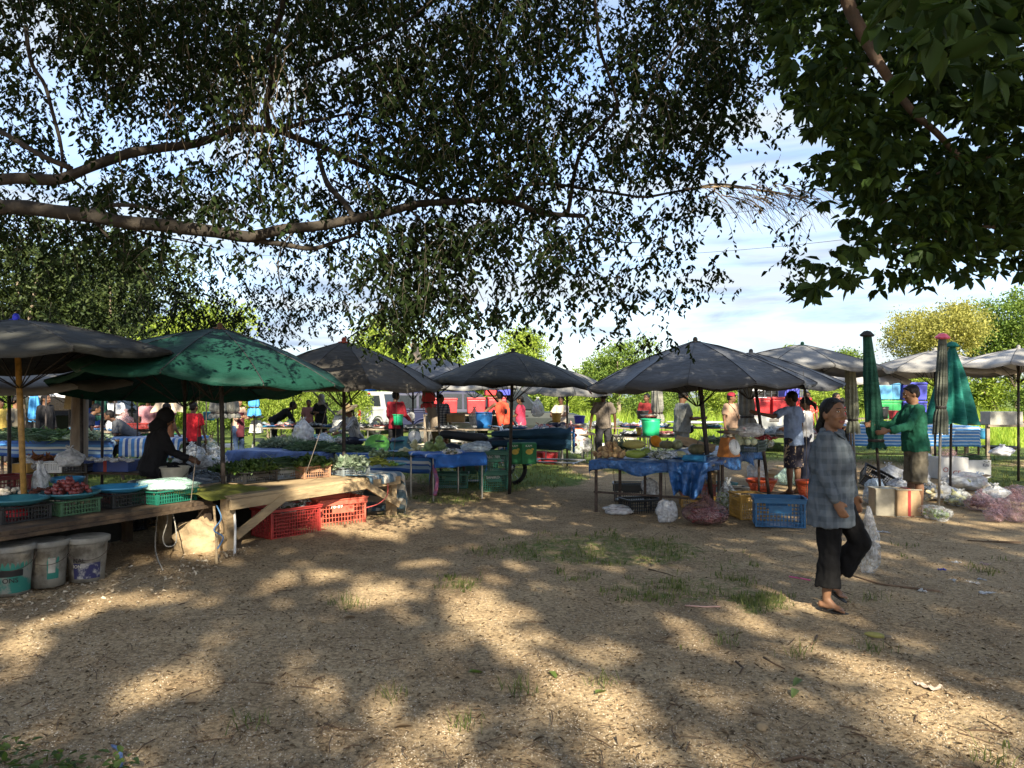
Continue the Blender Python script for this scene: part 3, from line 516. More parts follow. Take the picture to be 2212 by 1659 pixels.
def umbrella(label,ax,ay,Y,Rr,drop,cm,foot=None,n=10,tilt=(0,0),pole=POLE,pr=.022,fin=None,scal=.03,rot=.2,hem=.05,gr='market umbrellas standing open over the stalls',alt=None,cat='umbrella',seed=0):
    ap=P(ax,ay,Y); fp=Vector((ap.x,ap.y,0)) if foot is None else on(*foot)
    if foot is not None and abs(fp.y-Y)>1.2: fp=Vector((P(foot[0],foot[1],Y).x,Y,0))
    o=thing('market_umbrella',label,cat,(fp.x,fp.y,0),0,gr); top=ap-Vector((fp.x,fp.y,0)); rs=random.Random(seed*7+3)
    mb=MB(); mb.tube([(0,0,-.12),top*.5,top+(top.normalized()*.03)],pr,10); obj('pole',mb,pole,o,True)
    q=Matrix.Rotation(R(tilt[1]),4,Vector((math.cos(R(tilt[0])),math.sin(R(tilt[0])),0)))
    def zf(t): return -drop*(.60*t+.40*t**2)
    cn=MB(); seg=6; nt_=n*seg; nr=9; jit=[rs.uniform(-.035,.03) for _ in range(n)]
    def cp(i,r_,edge=1):
        a=2*PI*i/nt_; fr=(i%seg)/seg; s=math.sin(PI*fr); k=int(i//seg)%n; k2=(k+1)%n; jz=jit[k]*(1-fr)+jit[k2]*fr
        rad=Rr*r_*(1-.055*s*r_); z=zf(r_)-scal*s*r_**1.3+jz*r_**2+.010*mnoise.noise((a*3,r_*5,seed))+.009*r_*mnoise.noise((a*11,r_*9,seed+3))
        return Vector((rad*math.cos(a+rot),rad*math.sin(a+rot),z))
    vs=[Vector((0,0,0))]; pan=[1 if rs.random()<.3 else 0 for _ in range(n)]
    for j in range(1,nr+1):
        for i in range(nt_): vs.append(cp(i,j/nr))
    for i in range(nt_):
        v=cp(i,1); s=math.sin(PI*(i%seg)/seg); vs.append(Vector((v.x*.985,v.y*.985,v.z-hem*(.55+.45*rs.random())-.012*s)))
    fs=[(0,1+i,1+(i+1)%nt_) for i in range(nt_)]; mi=[0]*nt_
    for j in range(nr):
        for i in range(nt_):
            fs.append((1+j*nt_+i,1+(j+1)*nt_+i,1+(j+1)*nt_+(i+1)%nt_,1+j*nt_+(i+1)%nt_)); mi.append((1 if (i//seg)%alt[1]==0 else 0) if alt else pan[(i//seg)%n])
    cn.add(vs,fs); cn.m=mi
    me=cn.mesh('canopy',[cm,alt[0] if alt else faded(cm)],False)
    # smooth inside panels, crisp over the ribs
    me.polygons.foreach_set('use_smooth',[True]*len(me.polygons))
    se=[]
    for e in me.edges:
        a_,b_=sorted(e.vertices); 
        se.append(a_>0 and b_>0 and (a_-1)%seg==0 and (b_-1)%seg==0 and abs(a_-b_)==nt_)
    att=me.attributes.new('sharp_edge','BOOLEAN','EDGE'); att.data.foreach_set('value',se)
    c=obj('canopy',me,None,o); c.matrix_local=Matrix.Translation(top)@q
    
    hz=-drop-.28
    sb=MB(); sb.tube([(.02,0,hz),(Rr*.52,0,zf(.52)-.02)],.006,5); sme=sb.mesh('stretcher',POLE,True)
    for k in range(n):
        rb=MB(); rb.tube([cp(k*seg,r_)-Vector((0,0,.016)) for r_ in (.02,.25,.5,.75,1.0)],.007,5); obj('rib',rb,POLE,c,True)
        rb=MB(); rb.tube([cp(k*seg,r_)+Vector((0,0,.003)) for r_ in (.04,.2,.35,.5,.65,.8,.95,1.0)],.0055,5); obj('seam',rb,SEAM,c,True)
        a=obj('stretcher',sme,None,c); a.rotation_euler.z=rot+2*PI*k/n
    mb=MB(); mb.lathe([(.012,.01),(.075,-.004),(.085,-.02),(.02,-.03)],12); mb.lathe([(.03,0),(.034,.03),(.02,.055),(.0001,.06)],10); f=obj('finial',mb,fin or cm,o,True); f.matrix_local=Matrix.Translation(top)@q
    return o
BLUEF=mat('blue_knot',(.02,.03,.45),.5); REDF=mat('rust_knot',(.32,.05,.02),.6)
umbrella('dark grey umbrella on a gold pole with a blue knot on top',35,690,7.6,1.62,.40,CH,(58,1068),10,(90,-3),POLEY,.028,BLUEF,seed=1,rot=.5)
umbrella('dull grey umbrella low behind the blue knotted one',20,775,9.8,1.5,.30,DG_,None,10,(0,4),seed=2,rot=.1)
umbrella('big green umbrella in front with a brown knot on top',475,708,8.5,1.47,.52,GN,(485,1037),10,(80,5),POLE,.026,mat('brown_knot',(.12,.06,.03),.7),seed=3,rot=.35,hem=.03)
umbrella('green umbrella tilted low behind the big green one',400,762,9.7,1.52,.40,GN,(397,1010),10,(20,-7),seed=4,rot=.0)
umbrella('brownish grey umbrella with a rust red knot left of the middle',743,738,9.9,1.28,.56,BRG,(743,1000),10,(90,1),POLE,.024,REDF,seed=5,rot=.15,hem=.04)
umbrella('dark umbrella with a wavy rim in the middle of the market',1108,760,12,1.34,.50,CH,(1100,1068),8,(90,2),POLE,.026,CH,seed=6,rot=.25,scal=-.05)
umbrella('pale slate umbrella behind the wavy rimmed dark one',942,773,14.5,1.25,.45,CH2,(953,985),8,(0,0),seed=7,rot=.4,scal=-.02)
umbrella('grey umbrella with one red panel far behind the middle',1225,800,17,1.05,.42,DG_,None,8,(0,6),seed=8,alt=(RDC,8),rot=.1)
umbrella('large slate umbrella over the blue tarpaulin stall on a leaning black pole',1502,737,10.4,1.52,.60,CH2,(1541,1062),12,(80,-2),POLE,.032,BRG,seed=9,rot=.22,scal=.035,hem=.04)
umbrella('slate umbrella whose pole the youth in blue holds',1622,762,11.6,1.38,.42,CH2,(1664,1030),10,(10,3),POLE,.026,seed=10,rot=.5)
umbrella('grey umbrella with a green cap behind the woman in the checked shirt',1733,745,13.6,1.5,.42,DG_,(1750,985),10,(90,3),POLE,.026,GN,seed=11,rot=.3)
umbrella('pale grey umbrella left of the folded green one',1838,783,15.5,1.1,.34,PG,None,10,(0,3),seed=12,rot=.2)
umbrella('wide pale grey umbrella behind the folded striped one',2020,757,15,1.35,.42,PG,None,10,(90,2),seed=13,rot=.6)
umbrella('pale grey umbrella cut off by the right edge',2200,752,14,1.3,.34,PG,None,10,(0,-2),seed=14,rot=.9)
umbrella('white umbrella with blue panels behind the brownish grey one',745,806,19,1.35,.34,WHC,(784,990),8,(0,0),alt=(BLC,3),seed=15,rot=.3)
umbrella('whitish umbrella half hidden left of the blue panelled one',640,808,20,1.3,.35,WHC,(806,912),8,(0,4),pole=POLEG,seed=16,rot=.3)
umbrella('grey white umbrella right of the blue panelled one',892,806,18.5,1.0,.34,DG_,None,8,(0,0),seed=17)
umbrella('small white umbrella far behind at the left',150,835,20,1.2,.22,WHC,None,8,seed=18)
umbrella('small white umbrella far behind the figure in a black hood',285,838,21,1.3,.22,WHC,None,8,seed=19)
umbrella('white umbrella far behind between the two green ones',400,838,22,1.5,.20,WHC,None,8,seed=20)
umbrella('grey umbrella far behind the middle dark one',1025,808,19,1.2,.32,DG_,(1176,960),8,seed=21)
for (x,y0,y1,Y,lab) in [(240,845,1000,12.5,'thin dark post behind the gold pole'),(952,0,0,0,'')][:1]: pass
def closed(label,ax,ay,Y,yb,foot,cm,r0=.05,r1=.10,flute=9,twist=1.2,pole=POLE,cap=None,tie=.8,half=0,pr=.018):
    ap=P(ax,ay,Y); h1=EYE-(yb-HY)/F*Y; fp=P(foot[0],foot[1],Y); o=thing('folded_umbrella',label,'umbrella',(fp.x,Y,0),0,'folded umbrellas standing among the stalls'); top=Vector((ap.x-fp.x,0,ap.z)); ft=Vector((0,0,-.1))
    def at(z): return ft.lerp(top,(z-ft.z)/(top.z-ft.z))
    mb=MB(); mb.tube([ft,at(1.0),top],pr,10); obj('pole',mb,pole,o,True)
    n=72; k=22; vs=[]
    for j in range(k+1):
        t=j/k; z=top.z-.03-(top.z-.03-h1)*t; c=at(z); rr=r0+(r1-r0)*t**.9
        if not half: rr*=1-.30*math.exp(-((t-tie)/.05)**2)
        for i in range(n):
            a=2*PI*i/n; r_=rr*(1+(.17+.1*half)*math.cos(flute*a+twist*t*5)*min(1,t*3)+.03*mnoise.noise((a*2,t*6,ax)))
            vs.append(c+Vector((math.cos(a)*r_,math.sin(a)*r_,-.015*math.cos(flute*a)*(t>.98))))
    m2=MB(); m2.add(vs,[(j*n+i,(j+1)*n+i,(j+1)*n+(i+1)%n,j*n+(i+1)%n) for j in range(k) for i in range(n)]); obj('folded_canopy',m2,cm,o,True)
    m3=MB(); m3.lathe([(.001,.05),(.045,.04),(.10,-.01),(.085,-.03),(.05,-.035)],8); c=obj('cap',m3,cap or cm,o); c.location=top; c.rotation_euler.x=.1
    if not half:
        m4=MB(); z=top.z-.03-(top.z-.03-h1)*tie; m4.lathe([(rt*(r0+(r1-r0)*tie)*.86,zz) for rt,zz in ((1,.02),(1.08,.012),(1.08,-.012),(1,-.02))],20); c=obj('tie_cord',m4,POLE,o,True); c.location=at(z)
    return o
GST=stripes('green_grey_folds',[(0,(.03,.09,.07)),(.5,(.10,.14,.11))],20,2,.7)
closed('dark green folded umbrella with a black cap, gripped by the man in green',1873,722,10.2,968,(1907,1040),cloth_mat('deep_green_canvas',(.018,.075,.05)),.055,.115,8,1.6,POLE,CH,.93)
closed('grey green folded umbrella with a pink flower cap right of the man in green',2036,727,10.4,937,(2027,1055),cloth_mat('olive_grey_canvas',(.10,.11,.09),.5),.05,.085,12,1.0,POLEG,mat('pink_plastic',(.65,.10,.16),.4),.72)
closed('half folded teal umbrella hanging like a tent at the right',2057,745,11.3,915,(2052,1035),TL,.04,.30,8,0,POLE,None,.8,1)
closed('pale green folded umbrella behind the woman in the checked shirt',1836,790,13.5,935,(1850,1000),cloth_mat('sage_canvas',(.24,.25,.19)),.085,.10,9,1.0,POLEG)
closed('grey folded umbrella behind the maroon shirted seller',1418,815,16.5,910,(1424,990),cloth_mat('ash_canvas',(.20,.20,.18)),.09,.13,9,.8,POLEG)
closed('grey folded umbrella left of the red coolers on the caged truck',1609,810,14,922,(1622,985),cloth_mat('ash_canvas',(.20,.20,.18)),.085,.15,9,.8,POLEG)
closed('bright blue folded umbrella behind the man bending in black',549,835,19,898,(549,985),SKY,.08,.15,7,.5,POLE,tie=.7)
closed('light blue folded umbrella behind the striped cloth at the far left',74,845,17,910,(76,985),SKY,.07,.13,7,.5,POLEG,tie=.95)
closed('slim green folded umbrella beside the man in the black cap',218,842,18,908,(219,990),GN,.09,.14,7,.5,POLEG)
closed('grey folded umbrella left of the aproned seller',470,842,16,903,(472,990),cloth_mat('ash_canvas',(.20,.20,.18)),.10,.17,9,.3,POLE)
closed('grey folded umbrella right beside the other, nearer the aproned seller',500,842,16.4,903,(500,990),cloth_mat('ash_canvas',(.20,.20,.18)),.10,.17,9,.3,POLE)
closed('cream folded umbrella spread like a tent near the orange shirted back',364,838,18,890,(364,985),CRC,.05,.33,8,0,POLEG,None,.8,1)
closed('red folded umbrella standing behind the leaning wooden post',926,826,19,880,(924,985),RDC,.10,.17,7,.3,POLEG)
# posts
WOODG=mat('weathered_wood',(.30,.25,.185),.85,var=.45,vs_=4,bump=.7,bs=26,stretch=(1,1,.25),col2=(.13,.10,.075)); WOODY=mat('sunbleached_wood',(.44,.33,.19),.8,vs_=5,bump=.8,bs=24,stretch=(.3,1,1),col2=(.20,.145,.085)); WOODD=mat('dark_wet_wood',(.10,.068,.04),.8,vs_=5,bump=.7,bs=24,col2=(.04,.028,.02))
a=P(176,820,10.8);b_=P(166,1010,10.8); mb=MB(); mb.tube([(b_.x,b_.y,-.2),(b_.x+.03,b_.y,.8),(a.x,a.y,2.35)],[.13,.115,.095],14); o=obj('wooden_post',mb,WOODG,None,True); tag(o,'thick grey wooden post standing by the blue striped cloth at the left','post')
a=P(893,745,19);b_=P(930,925,19); mb=MB(); mb.tube([(b_.x+.3,b_.y,-.2),(b_.x+.1,b_.y,.9),(a.x,a.y,2.85)],[.13,.12,.09],12); o=obj('wooden_post',mb,WOODG,None,True); tag(o,'leaning pale wooden post beside the red folded umbrella','post')
# thin bare poles between the stalls
for i,(x,y0,x2,Y,lab) in enumerate([(176,845,177,9.9,'dark pole left of the thick grey wooden post'),(222,850,220,11.5,'thin dark pole right of the thick grey wooden post'),(100,850,98,15,'thin dark pole beside the light blue folded umbrella'),(158,850,155,15,'thin dark pole under the small white umbrella'),(248,855,247,16,'thin dark pole beside the green folded umbrella'),(297,852,297,15,'thin dark pole left of the figure in the black hood'),(446,850,445,19,'thin dark pole near the blue tub, between the green umbrellas'),(633,843,632,21,'thin grey pole before the lime bushes'),(741,0,0,0,'')][:8]):
    t_=P(x,y0,Y); b2=P(x2,950,Y); mb=MB(); mb.tube([(b2.x,b2.y,-.05),(t_.x,t_.y,t_.z+.25)],.018+.004*(i<2),8); o=obj('thin_pole',mb,POLE,None,True); tag(o,lab,'pole')
# ---------------------------------------------------------------- builders for stalls and goods
def PL(name,col,rough=.4,var=.18,**k): return mat(name,col,rough,var=var,vs_=5,spec=.45,bump=.15,bs=30,**k)
P_RED=PL('red_plastic',(.33,.035,.03)); P_COR=PL('coral_plastic',(.50,.11,.07),.5,.2); P_GRN=PL('dark_green_plastic',(.015,.14,.095)); P_BLU=PL('blue_plastic',(.018,.12,.34)); P_LBL=PL('light_blue_plastic',(.04,.22,.40)); P_BLK=PL('black_plastic',(.014,.015,.016)); P_WHT=PL('white_plastic',(.72,.72,.69)); P_GRY=PL('grey_plastic',(.20,.23,.24)); P_BRN=PL('brown_plastic',(.30,.17,.10)); P_YEL=PL('ochre_plastic',(.42,.24,.05)); P_TEA=PL('teal_plastic',(.03,.13,.16)); P_ORG=PL('orange_plastic',(.55,.09,.03)); P_PUR=PL('violet_plastic',(.06,.07,.45)); P_SG=PL('bright_green_plastic',(.02,.42,.18)); P_LIM=PL('lime_plastic',(.10,.34,.05)); P_CRM=PL('cream_plastic',(.52,.48,.37)); P_OLV=PL('moss_green_plastic',(.05,.12,.06))
P_FRED=PL('cooler_red',(.48,.03,.035)); P_FGR=PL('cooler_green',(.02,.26,.07)); P_FLB=PL('cooler_light_blue',(.09,.30,.52)); P_FPU=PL('cooler_violet',(.05,.06,.38))
F_CLR=plastic_film('clear_film',(.75,.78,.78),.32); F_WHT=plastic_film('white_film',(.66,.67,.68),.66); F_PNK=plastic_film('pink_film',(.58,.36,.37),.38); F_GRN=plastic_film('greenish_film',(.45,.66,.60),.55); F_BLU=plastic_film('bluish_film',(.55,.68,.80),.6)
METAL=mat('dull_steel',(.33,.32,.30),.38,var=.3,metal=.75); RUST=mat('rusty_leg',(.07,.05,.04),.8,var=.5,vs_=15); TIN=mat('pale_tin',(.46,.42,.32),.35,var=.25,metal=.3,vs_=4); CARD=mat('cardboard',(.40,.27,.15),.9,var=.2); CARDR=mat('red_print_card',(.42,.06,.05),.8,var=.2); STY=mat('foam_white',(.60,.60,.58),.8,var=.1); ROPE=mat('grey_rope',(.34,.32,.27),.9,bump=.8,bs=90); WHITEC=mat('white_cotton',(.72,.72,.75),.85,var=.1,bump=.3,bs=9)
TARP=mat('blue_tarpaulin',(.022,.090,.25),.38,var=.45,vs_=6,bump=1,bs=10,spec=.55,det=8); TARP2=mat('navy_tarpaulin',(.03,.07,.20),.5,var=.4,vs_=4,bump=.8,bs=8,spec=.5); OLIVE=mat('olive_sheet',(.15,.16,.03),.7,var=.4,vs_=4,bump=.6,bs=14)
STW=(.52,.55,.56); STB=(.02,.085,.30); STLB=(.05,.20,.48); STM=(.22,.32,.42)
def uv_stripe(name,cols,scale,axis,dirt=.25): return stripes(name,cols,scale,axis,.5,.6,dirt,'UV')
ST1=uv_stripe('blue_white_stripes',[(0,STB),(.22,STW),(.38,STLB),(.62,STW),(.74,STB),(.86,STM)],2.2,0)
ST2=uv_stripe('long_blue_stripes',[(0,STB),(.28,STM),(.50,STB),(.62,STW),(.80,STLB)],4.2,1)
ST3=uv_stripe('grey_blue_stripes',[(0,(.10,.17,.23)),(.42,(.55,.53,.47)),(.85,(.16,.22,.27))],9,0,.3)
def grid_uv(name,fn,nu,nv,m,parent=None,su=1,sv=1,smooth=True):
    mb=MB(); mb.sheet(fn,nu,nv); me=mb.mesh(name,m,smooth); uv=me.uv_layers.new(name='UVMap')
    co=np.array([((i%(nu+1))/nu*su,(i//(nu+1))/nv*sv) for i in range((nu+1)*(nv+1))],float); li=np.zeros(len(me.loops),int); me.loops.foreach_get('vertex_index',li); uv.data.foreach_set('uv',co[li].astype(np.float32).ravel()); return me
def frame(A,B):
    A=Vector((A[0],A[1],0));B=Vector((B[0],B[1],0)); u=(B-A); l=u.length; u=u/l; v=Vector((-u.y,u.x,0)); return A,u,v,l,math.atan2(u.y,u.x)
def stall(name,label,A,B,depth,Z,m,legm,planks=0,apron=0,brace=False,thick=.03,legs=((0,0),(1,0),(0,1),(1,1)),lw=.05,round_=True,group='market tables',mid=False,lrail=None):
    A,u,v,l,a=frame(A,B); o=thing(name,label,'table',A,a,group)
    mb=MB(); n=planks or 1; pw=depth/n
    for k in range(n): mb.box((l/2+(random.uniform(-.02,.02) if n>1 else 0),pw*(k+.5),Z-thick/2-(.002*(k%3))),(l,pw-(.008 if n>1 else 0),thick))
    obj('tabletop',mb,m,o)
    ex=[(s,t) for s,t in legs]+([(.5,0),(.5,1)] if mid else [])
    for s,t in ex:
        x=lw/2+s*(l-lw); y=lw/2+.03+t*(depth-lw-.06); b=MB()
        if round_: b.tube([(x,y,-.06),(x,y,Z-thick)],lw/2,8)
        else: b.box((x,y,(Z-thick)/2-.04),(lw,lw,Z-thick+.08))
        obj('leg',b,legm,o)
    if apron:
        for y in (.012,depth-.012): b=MB(); b.box((l/2,y-.03 if y<.1 else y+.03,Z-thick-apron/2),(l,.03,apron)); obj('apron_rail',b,m,o)
    if lrail is not None:
        b=MB(); b.tube([(lw/2,.05,lrail),(l-lw/2,.05,lrail)],.014,6); obj('cross_rail',b,legm,o)
    if brace:
        for s in ((0,1),(1,-1)):
            x0=.05 if s[0]==0 else l-.05; b=MB(); b.beam((x0,-.045,.16),(x0+s[1]*.62,-.045,Z-thick-.05),.03,.085); obj('brace',b,m,o)
    return o
def cloth(name,label,A,B,depth,Z,m,front=.3,back=0,left=0,right=0,fold=.02,su=1,cat='tablecloth',group=None,nz=6,seed=0,lumps=0,wavy=.03):
    """sheet lying on a table top and hanging over its edges"""
    A,u,v,l,a=frame(A,B); W=front+depth+back; rs=seed*11.3
    def fn(s,t):
        y=-front+t*W; x=-left+s*(l+left+right); z=Z+.012; yy=y; xx=x
        h=0
        if y<0: d=-y; z-=d*1.0; yy=-.02-.02*min(1,d*8)-fold*math.sin(x*nz*2+rs+math.sin(x*3))*d/max(front,.05); z+=wavy*mnoise.noise((x*2.2,rs,1))*(d/max(front,.01))
        elif y>depth: d=y-depth; z-=d; yy=depth+.02+fold*math.sin(x*nz*2)*d
        if x<0: d=-x; z-=d; xx=-.02-fold*math.sin(y*nz*2)*d/max(left,.05)
        elif x>l: d=x-l; z-=d; xx=l+.02+fold*math.sin(y*nz*2+1)*d/max(right,.05)
        if 0<=y<=depth and 0<=x<=l: z+=.006*mnoise.noise((x*6,y*6,rs))+lumps*max(0,mnoise.noise((x*2.6,y*2.6,rs+4)))
        return Vector((xx,yy,z+.004*mnoise.noise((x*9,y*9,rs))))
    me=grid_uv(name,fn,int(14+l*14),int(10+W*16),m,su=l,sv=W); o=bpy.data.objects.new(name,me); C.objects.link(o); o.location=A; o.rotation_euler.z=a
    s_=o.modifiers.new('thickness','SOLIDIFY'); s_.thickness=.003
    return tag(o,label,cat,group)
def lattice(mb,a,b,h,z0,nx,nz,bar=.007,th=.006,taper=0):                   # one crate wall from a to b
    a=Vector(a);b=Vector(b);d=b-a;l=d.length
    for i in range(nx+1): p=a+d*(i/nx); mb.beam((p.x,p.y,z0),(p.x,p.y,z0+h),th,bar)
    for j in range(nz+1): z=z0+h*j/nz; mb.beam((a.x,a.y,z),(b.x,b.y,z),th*.8,bar)
def crate(label,p,rz,w=.52,d=.36,h=.28,m=None,dense=1,solid=.22,cat='crate',group=None,plates=True,name='plastic_crate',tilt=None,flare=1.05):
    o=thing(name,label,cat,p,rz,group); 
    if tilt: o.rotation_euler=(tilt[0],tilt[1],rz)
    W,D=w/2,d/2; mb=MB(); mb.box((0,0,.006),(w-.012,d-.012,.012))
    for (x,y) in ((-W,-D),(W,-D),(W,D),(-W,D)): mb.box((x*.97,y*.97,h/2),(.022,.022,h-.004))
    cor=[(-W,-D),(W,-D),(W,D),(-W,D)]
    for k in range(4):
        a=cor[k];b=cor[(k+1)%4]; L_=w if k%2==0 else d; nx=max(4,int(L_/(.032/dense))); lattice(mb,(*a,0),(*b,0),h*.80,.012,nx,max(3,int(h/(.045/dense))))
        if plates:
            A_=Vector((*a,0));B_=Vector((*b,0)); c=(A_+B_)/2; q=(B_-A_).to_track_quat('X','Z').to_matrix(); mb.box((c.x,c.y,h*.62),(L_*.46,.008,h*.26),q)
    obj('crate_body',mb,m,o)
    r=MB(); 
    for k in range(4):
        a=Vector((*cor[k],0))*flare;b=Vector((*cor[(k+1)%4],0))*flare; r.beam((a.x,a.y,h-solid*h/2),(b.x,b.y,h-solid*h/2),.012,solid*h*.7); r.beam((a.x*1.015,a.y*1.015,h-.005),(b.x*1.015,b.y*1.015,h-.005),.026,.012)
    obj('rim',r,m,o,bevel=.003); return o
def vessel(name,label,p,prof,m,cat,n=28,lid=None,handle=None,group=None,rimm=None,tilt=None,sx=1,rz=0,hang=False):
    o=thing(name,label,cat,p,rz,group)
    if tilt: o.rotation_euler=(tilt[0],tilt[1],rz)
    mb=MB(); r0=prof[0][0]; inner=[(r-.006,z) for r,z in reversed(prof)]; inner[-1]=(inner[-1][0],inner[-1][1]+.006)
    mb.lathe([(.0001,prof[0][1])]+prof+inner+[(.0001,prof[0][1]+.006)],n,sx=sx); obj('body',mb,m,o,True)
    R_=prof[-1][0];H=prof[-1][1]; r=MB(); r.lathe([(R_+.001,H-.018),(R_+.010,H-.014),(R_+.012,H-.002),(R_+.004,H+.004),(R_-.006,H+.001)],n,sx=sx); obj('rim',r,rimm or m,o,True)
    if lid: l=MB(); l.lathe([(R_+.014,H-.03),(R_+.016,H+.006),(R_-.005,H+.014),(R_-.03,H+.004),(.0001,H+.006)],n); obj('lid',l,lid,o,True)
    if handle:
        h=MB(); a0=handle if isinstance(handle,float) else .35; h.tube([((R_+.01)*math.cos(t),-.01-(R_+.008)*math.sin(t)*1.0,H-.05-math.sin(t)*a0*R_*1.3) for t in np.linspace(0,PI,15)],.0028,5); obj('handle',h,RUST,o,True)
    return o
def bucket(label,p,r=.15,h=.3,m=None,lid=None,handle=.5,group=None,name='bucket',**k): return vessel(name,label,p,[(r*.82,0),(r*.86,h*.3),(r*.95,h*.8),(r,h)],m,'bucket',lid=lid,handle=handle,group=group,**k)
def tray(label,p,r=.24,h=.05,m=None,name='round_tray',rimm=None,group=None,**k): return vessel(name,label,p,[(r*.66,0),(r*.84,h*.35),(r,h)],m,'tray',n=36,rimm=rimm,group=group,**k)
def basket(label,p,r,h,m,group=None):
    o=thing('plastic_basket',label,'basket',p,0,group); mb=MB(); n=40
    mb.lathe([(.001,.0),(r*.72,0),(r*.73,.03)],n); 
    for j in range(7): z=.03+(h-.05)*j/6; rr=r*(.73+.27*(z/h)); mb.lathe([(rr-.003,z-.004),(rr+.003,z-.004),(rr+.003,z+.004),(rr-.003,z+.004),(rr-.003,z-.004)],n)
    for i in range(n): a=2*PI*i/n; mb.beam((r*.73*math.cos(a),r*.73*math.sin(a),.02),(r*.98*math.cos(a),r*.98*math.sin(a),h-.02),.009,.004)
    obj('basket_body',mb,m,o); q=MB(); q.lathe([(r-.004,h-.05),(r+.004,h-.05),(r+.012,h-.02),(r+.022,h),(r+.012,h+.004),(r-.004,h-.004),(r-.004,h-.05)],n); obj('rim',q,m,o,True); return o
def bag(label,p,s=(.2,.16,.16),m=None,content=None,cat='bag',seed=1,knot=True,group=None,name='plastic_bag',rz=0,flat=.0,nz=.34,stand=False):
    o=thing(name,label,cat,p,rz,group); mb=MB(); n,mm=34,20; vs=[]; rx,ry,rz_=s
    for i in range(mm+1):
        t=PI*i/mm
        for j in range(n):
            a=2*PI*j/n; d=Vector((math.sin(t)*math.cos(a),math.sin(t)*math.sin(a),math.cos(t))); k=1+nz*mnoise.noise(d*1.7+Vector((seed*3.1,0,seed)))+nz*.3*mnoise.noise(d*5+Vector((0,seed*1.9,0)))+.035*mnoise.noise(d*13+Vector((seed,0,0)))
            v=Vector((d.x*rx*k,d.y*ry*k,d.z*rz_*k+rz_*.86)); v.z=max(v.z,.004+.01*mnoise.noise(d*6)); 
            if d.z>.72 and knot: f=(d.z-.72)/.28; v.x*=(1-.75*f);v.y*=(1-.75*f); v.z+=rz_*.32*f*(1+.5*math.sin(a*3+seed))
            vs.append(v)
    mb.add(vs,[(i*n+j,(i+1)*n+j,(i+1)*n+(j+1)%n,i*n+(j+1)%n) for i in range(mm) for j in range(n)]); obj('film',mb,m,o,True)
    if knot:
        k=MB(); z=rz_*2.05
        for a in range(5): an=a*1.3+seed; k.cap((0,0,z*.93),(math.cos(an)*rx*.22,math.sin(an)*ry*.22,z+rz_*.22),.006,.016+.01*(a%2),6,.35)
        obj('knot',k,m,o,True)
    if content:
        cm,kind,nn,r_=content; q=MB(); rs=random.Random(seed)
        for _ in range(nn):
            d=Vector((rs.gauss(0,1),rs.gauss(0,1),rs.gauss(0,1))).normalized()*rs.uniform(.2,.80); c=Vector((d.x*rx,d.y*ry,max(r_*.8,d.z*rz_*.75+rz_*.78)))
            if kind=='ball': q.ball(c,r_*rs.uniform(.8,1.15),8,6)
            elif kind=='long': dd=Vector((rs.gauss(0,1),rs.gauss(0,1)*.4,rs.gauss(0,.3))).normalized()*r_*4; q.cap(c-dd,c+dd,r_,r_*.6,7)
            else: q.ball(c,(r_*1.4,r_,r_*.5),7,5,Matrix.Rotation(rs.uniform(0,6),3,'Z')@Matrix.Rotation(rs.uniform(0,3),3,'X'),.5,6,rs.random()*9)
        obj('contents',q,cm,o,True)
    return o
def heap(label,p,name,cat,n,lw,hs,m,seed=0,rz=0,droop=.5,upr=.3,group=None,stemm=None,kind='leafy',fold=.3):
    """a heap of cut greens: many leaves lying over one another; hs = half sizes"""
    r=np.random.default_rng(seed+50); o=thing(name,label,cat,p,rz,group)
    d=norm(r.normal(size=(n,3))); d[:,2]=np.abs(d[:,2]); q=d*r.uniform(.45,1,n)[:,None]**.7*np.array(hs)
    if kind=='long': ax=np.stack([r.normal(1,.25,n)*np.sign(r.normal(.6,1,n)),r.normal(0,.35,n),r.normal(0,.16,n)],1); q[:,0]-=ax[:,0]*lw[0]*.5
    else: ax=norm(r.normal(size=(n,3))*np.array([1,1,upr])+d*.5)
    nn=norm(d+r.normal(size=(n,3))*.55)
    q[:,2]=np.maximum(q[:,2],.01)
    obj('leaves',leaves_mesh('leaves',q,ax,nn,r.uniform(.6,1.2,n)*lw[0],r.uniform(.7,1.2,n)*lw[1],m,fold=fold,droop=.15),None,o)
    c=MB(); c.ball((0,0,0),(hs[0]*.8,hs[1]*.8,hs[2]*.72),14,8,None,.25,5,seed); c.v=[(x,y,max(0,z)) for x,y,z in c.v]; obj('stems',c,stemm or V_DARK,o,True)
    return o
V_DARK=mat('stem_green',(.02,.035,.012),.8); V_LEAF=leafmat('greens_leaf',(.02,.05,.012),(.10,.17,.04),.25,.45,.4); V_PALE=leafmat('pale_greens',(.12,.18,.07),(.42,.48,.28),.3,.45,.3); V_ONI=leafmat('spring_onion',(.025,.065,.03),(.09,.16,.07),.2,.4,.5); V_GRY=leafmat('greyish_leaf',(.10,.15,.09),(.30,.36,.26),.2,.5,.4); V_YG=leafmat('yellow_greens',(.12,.15,.02),(.35,.38,.08),.25,.5,.3)
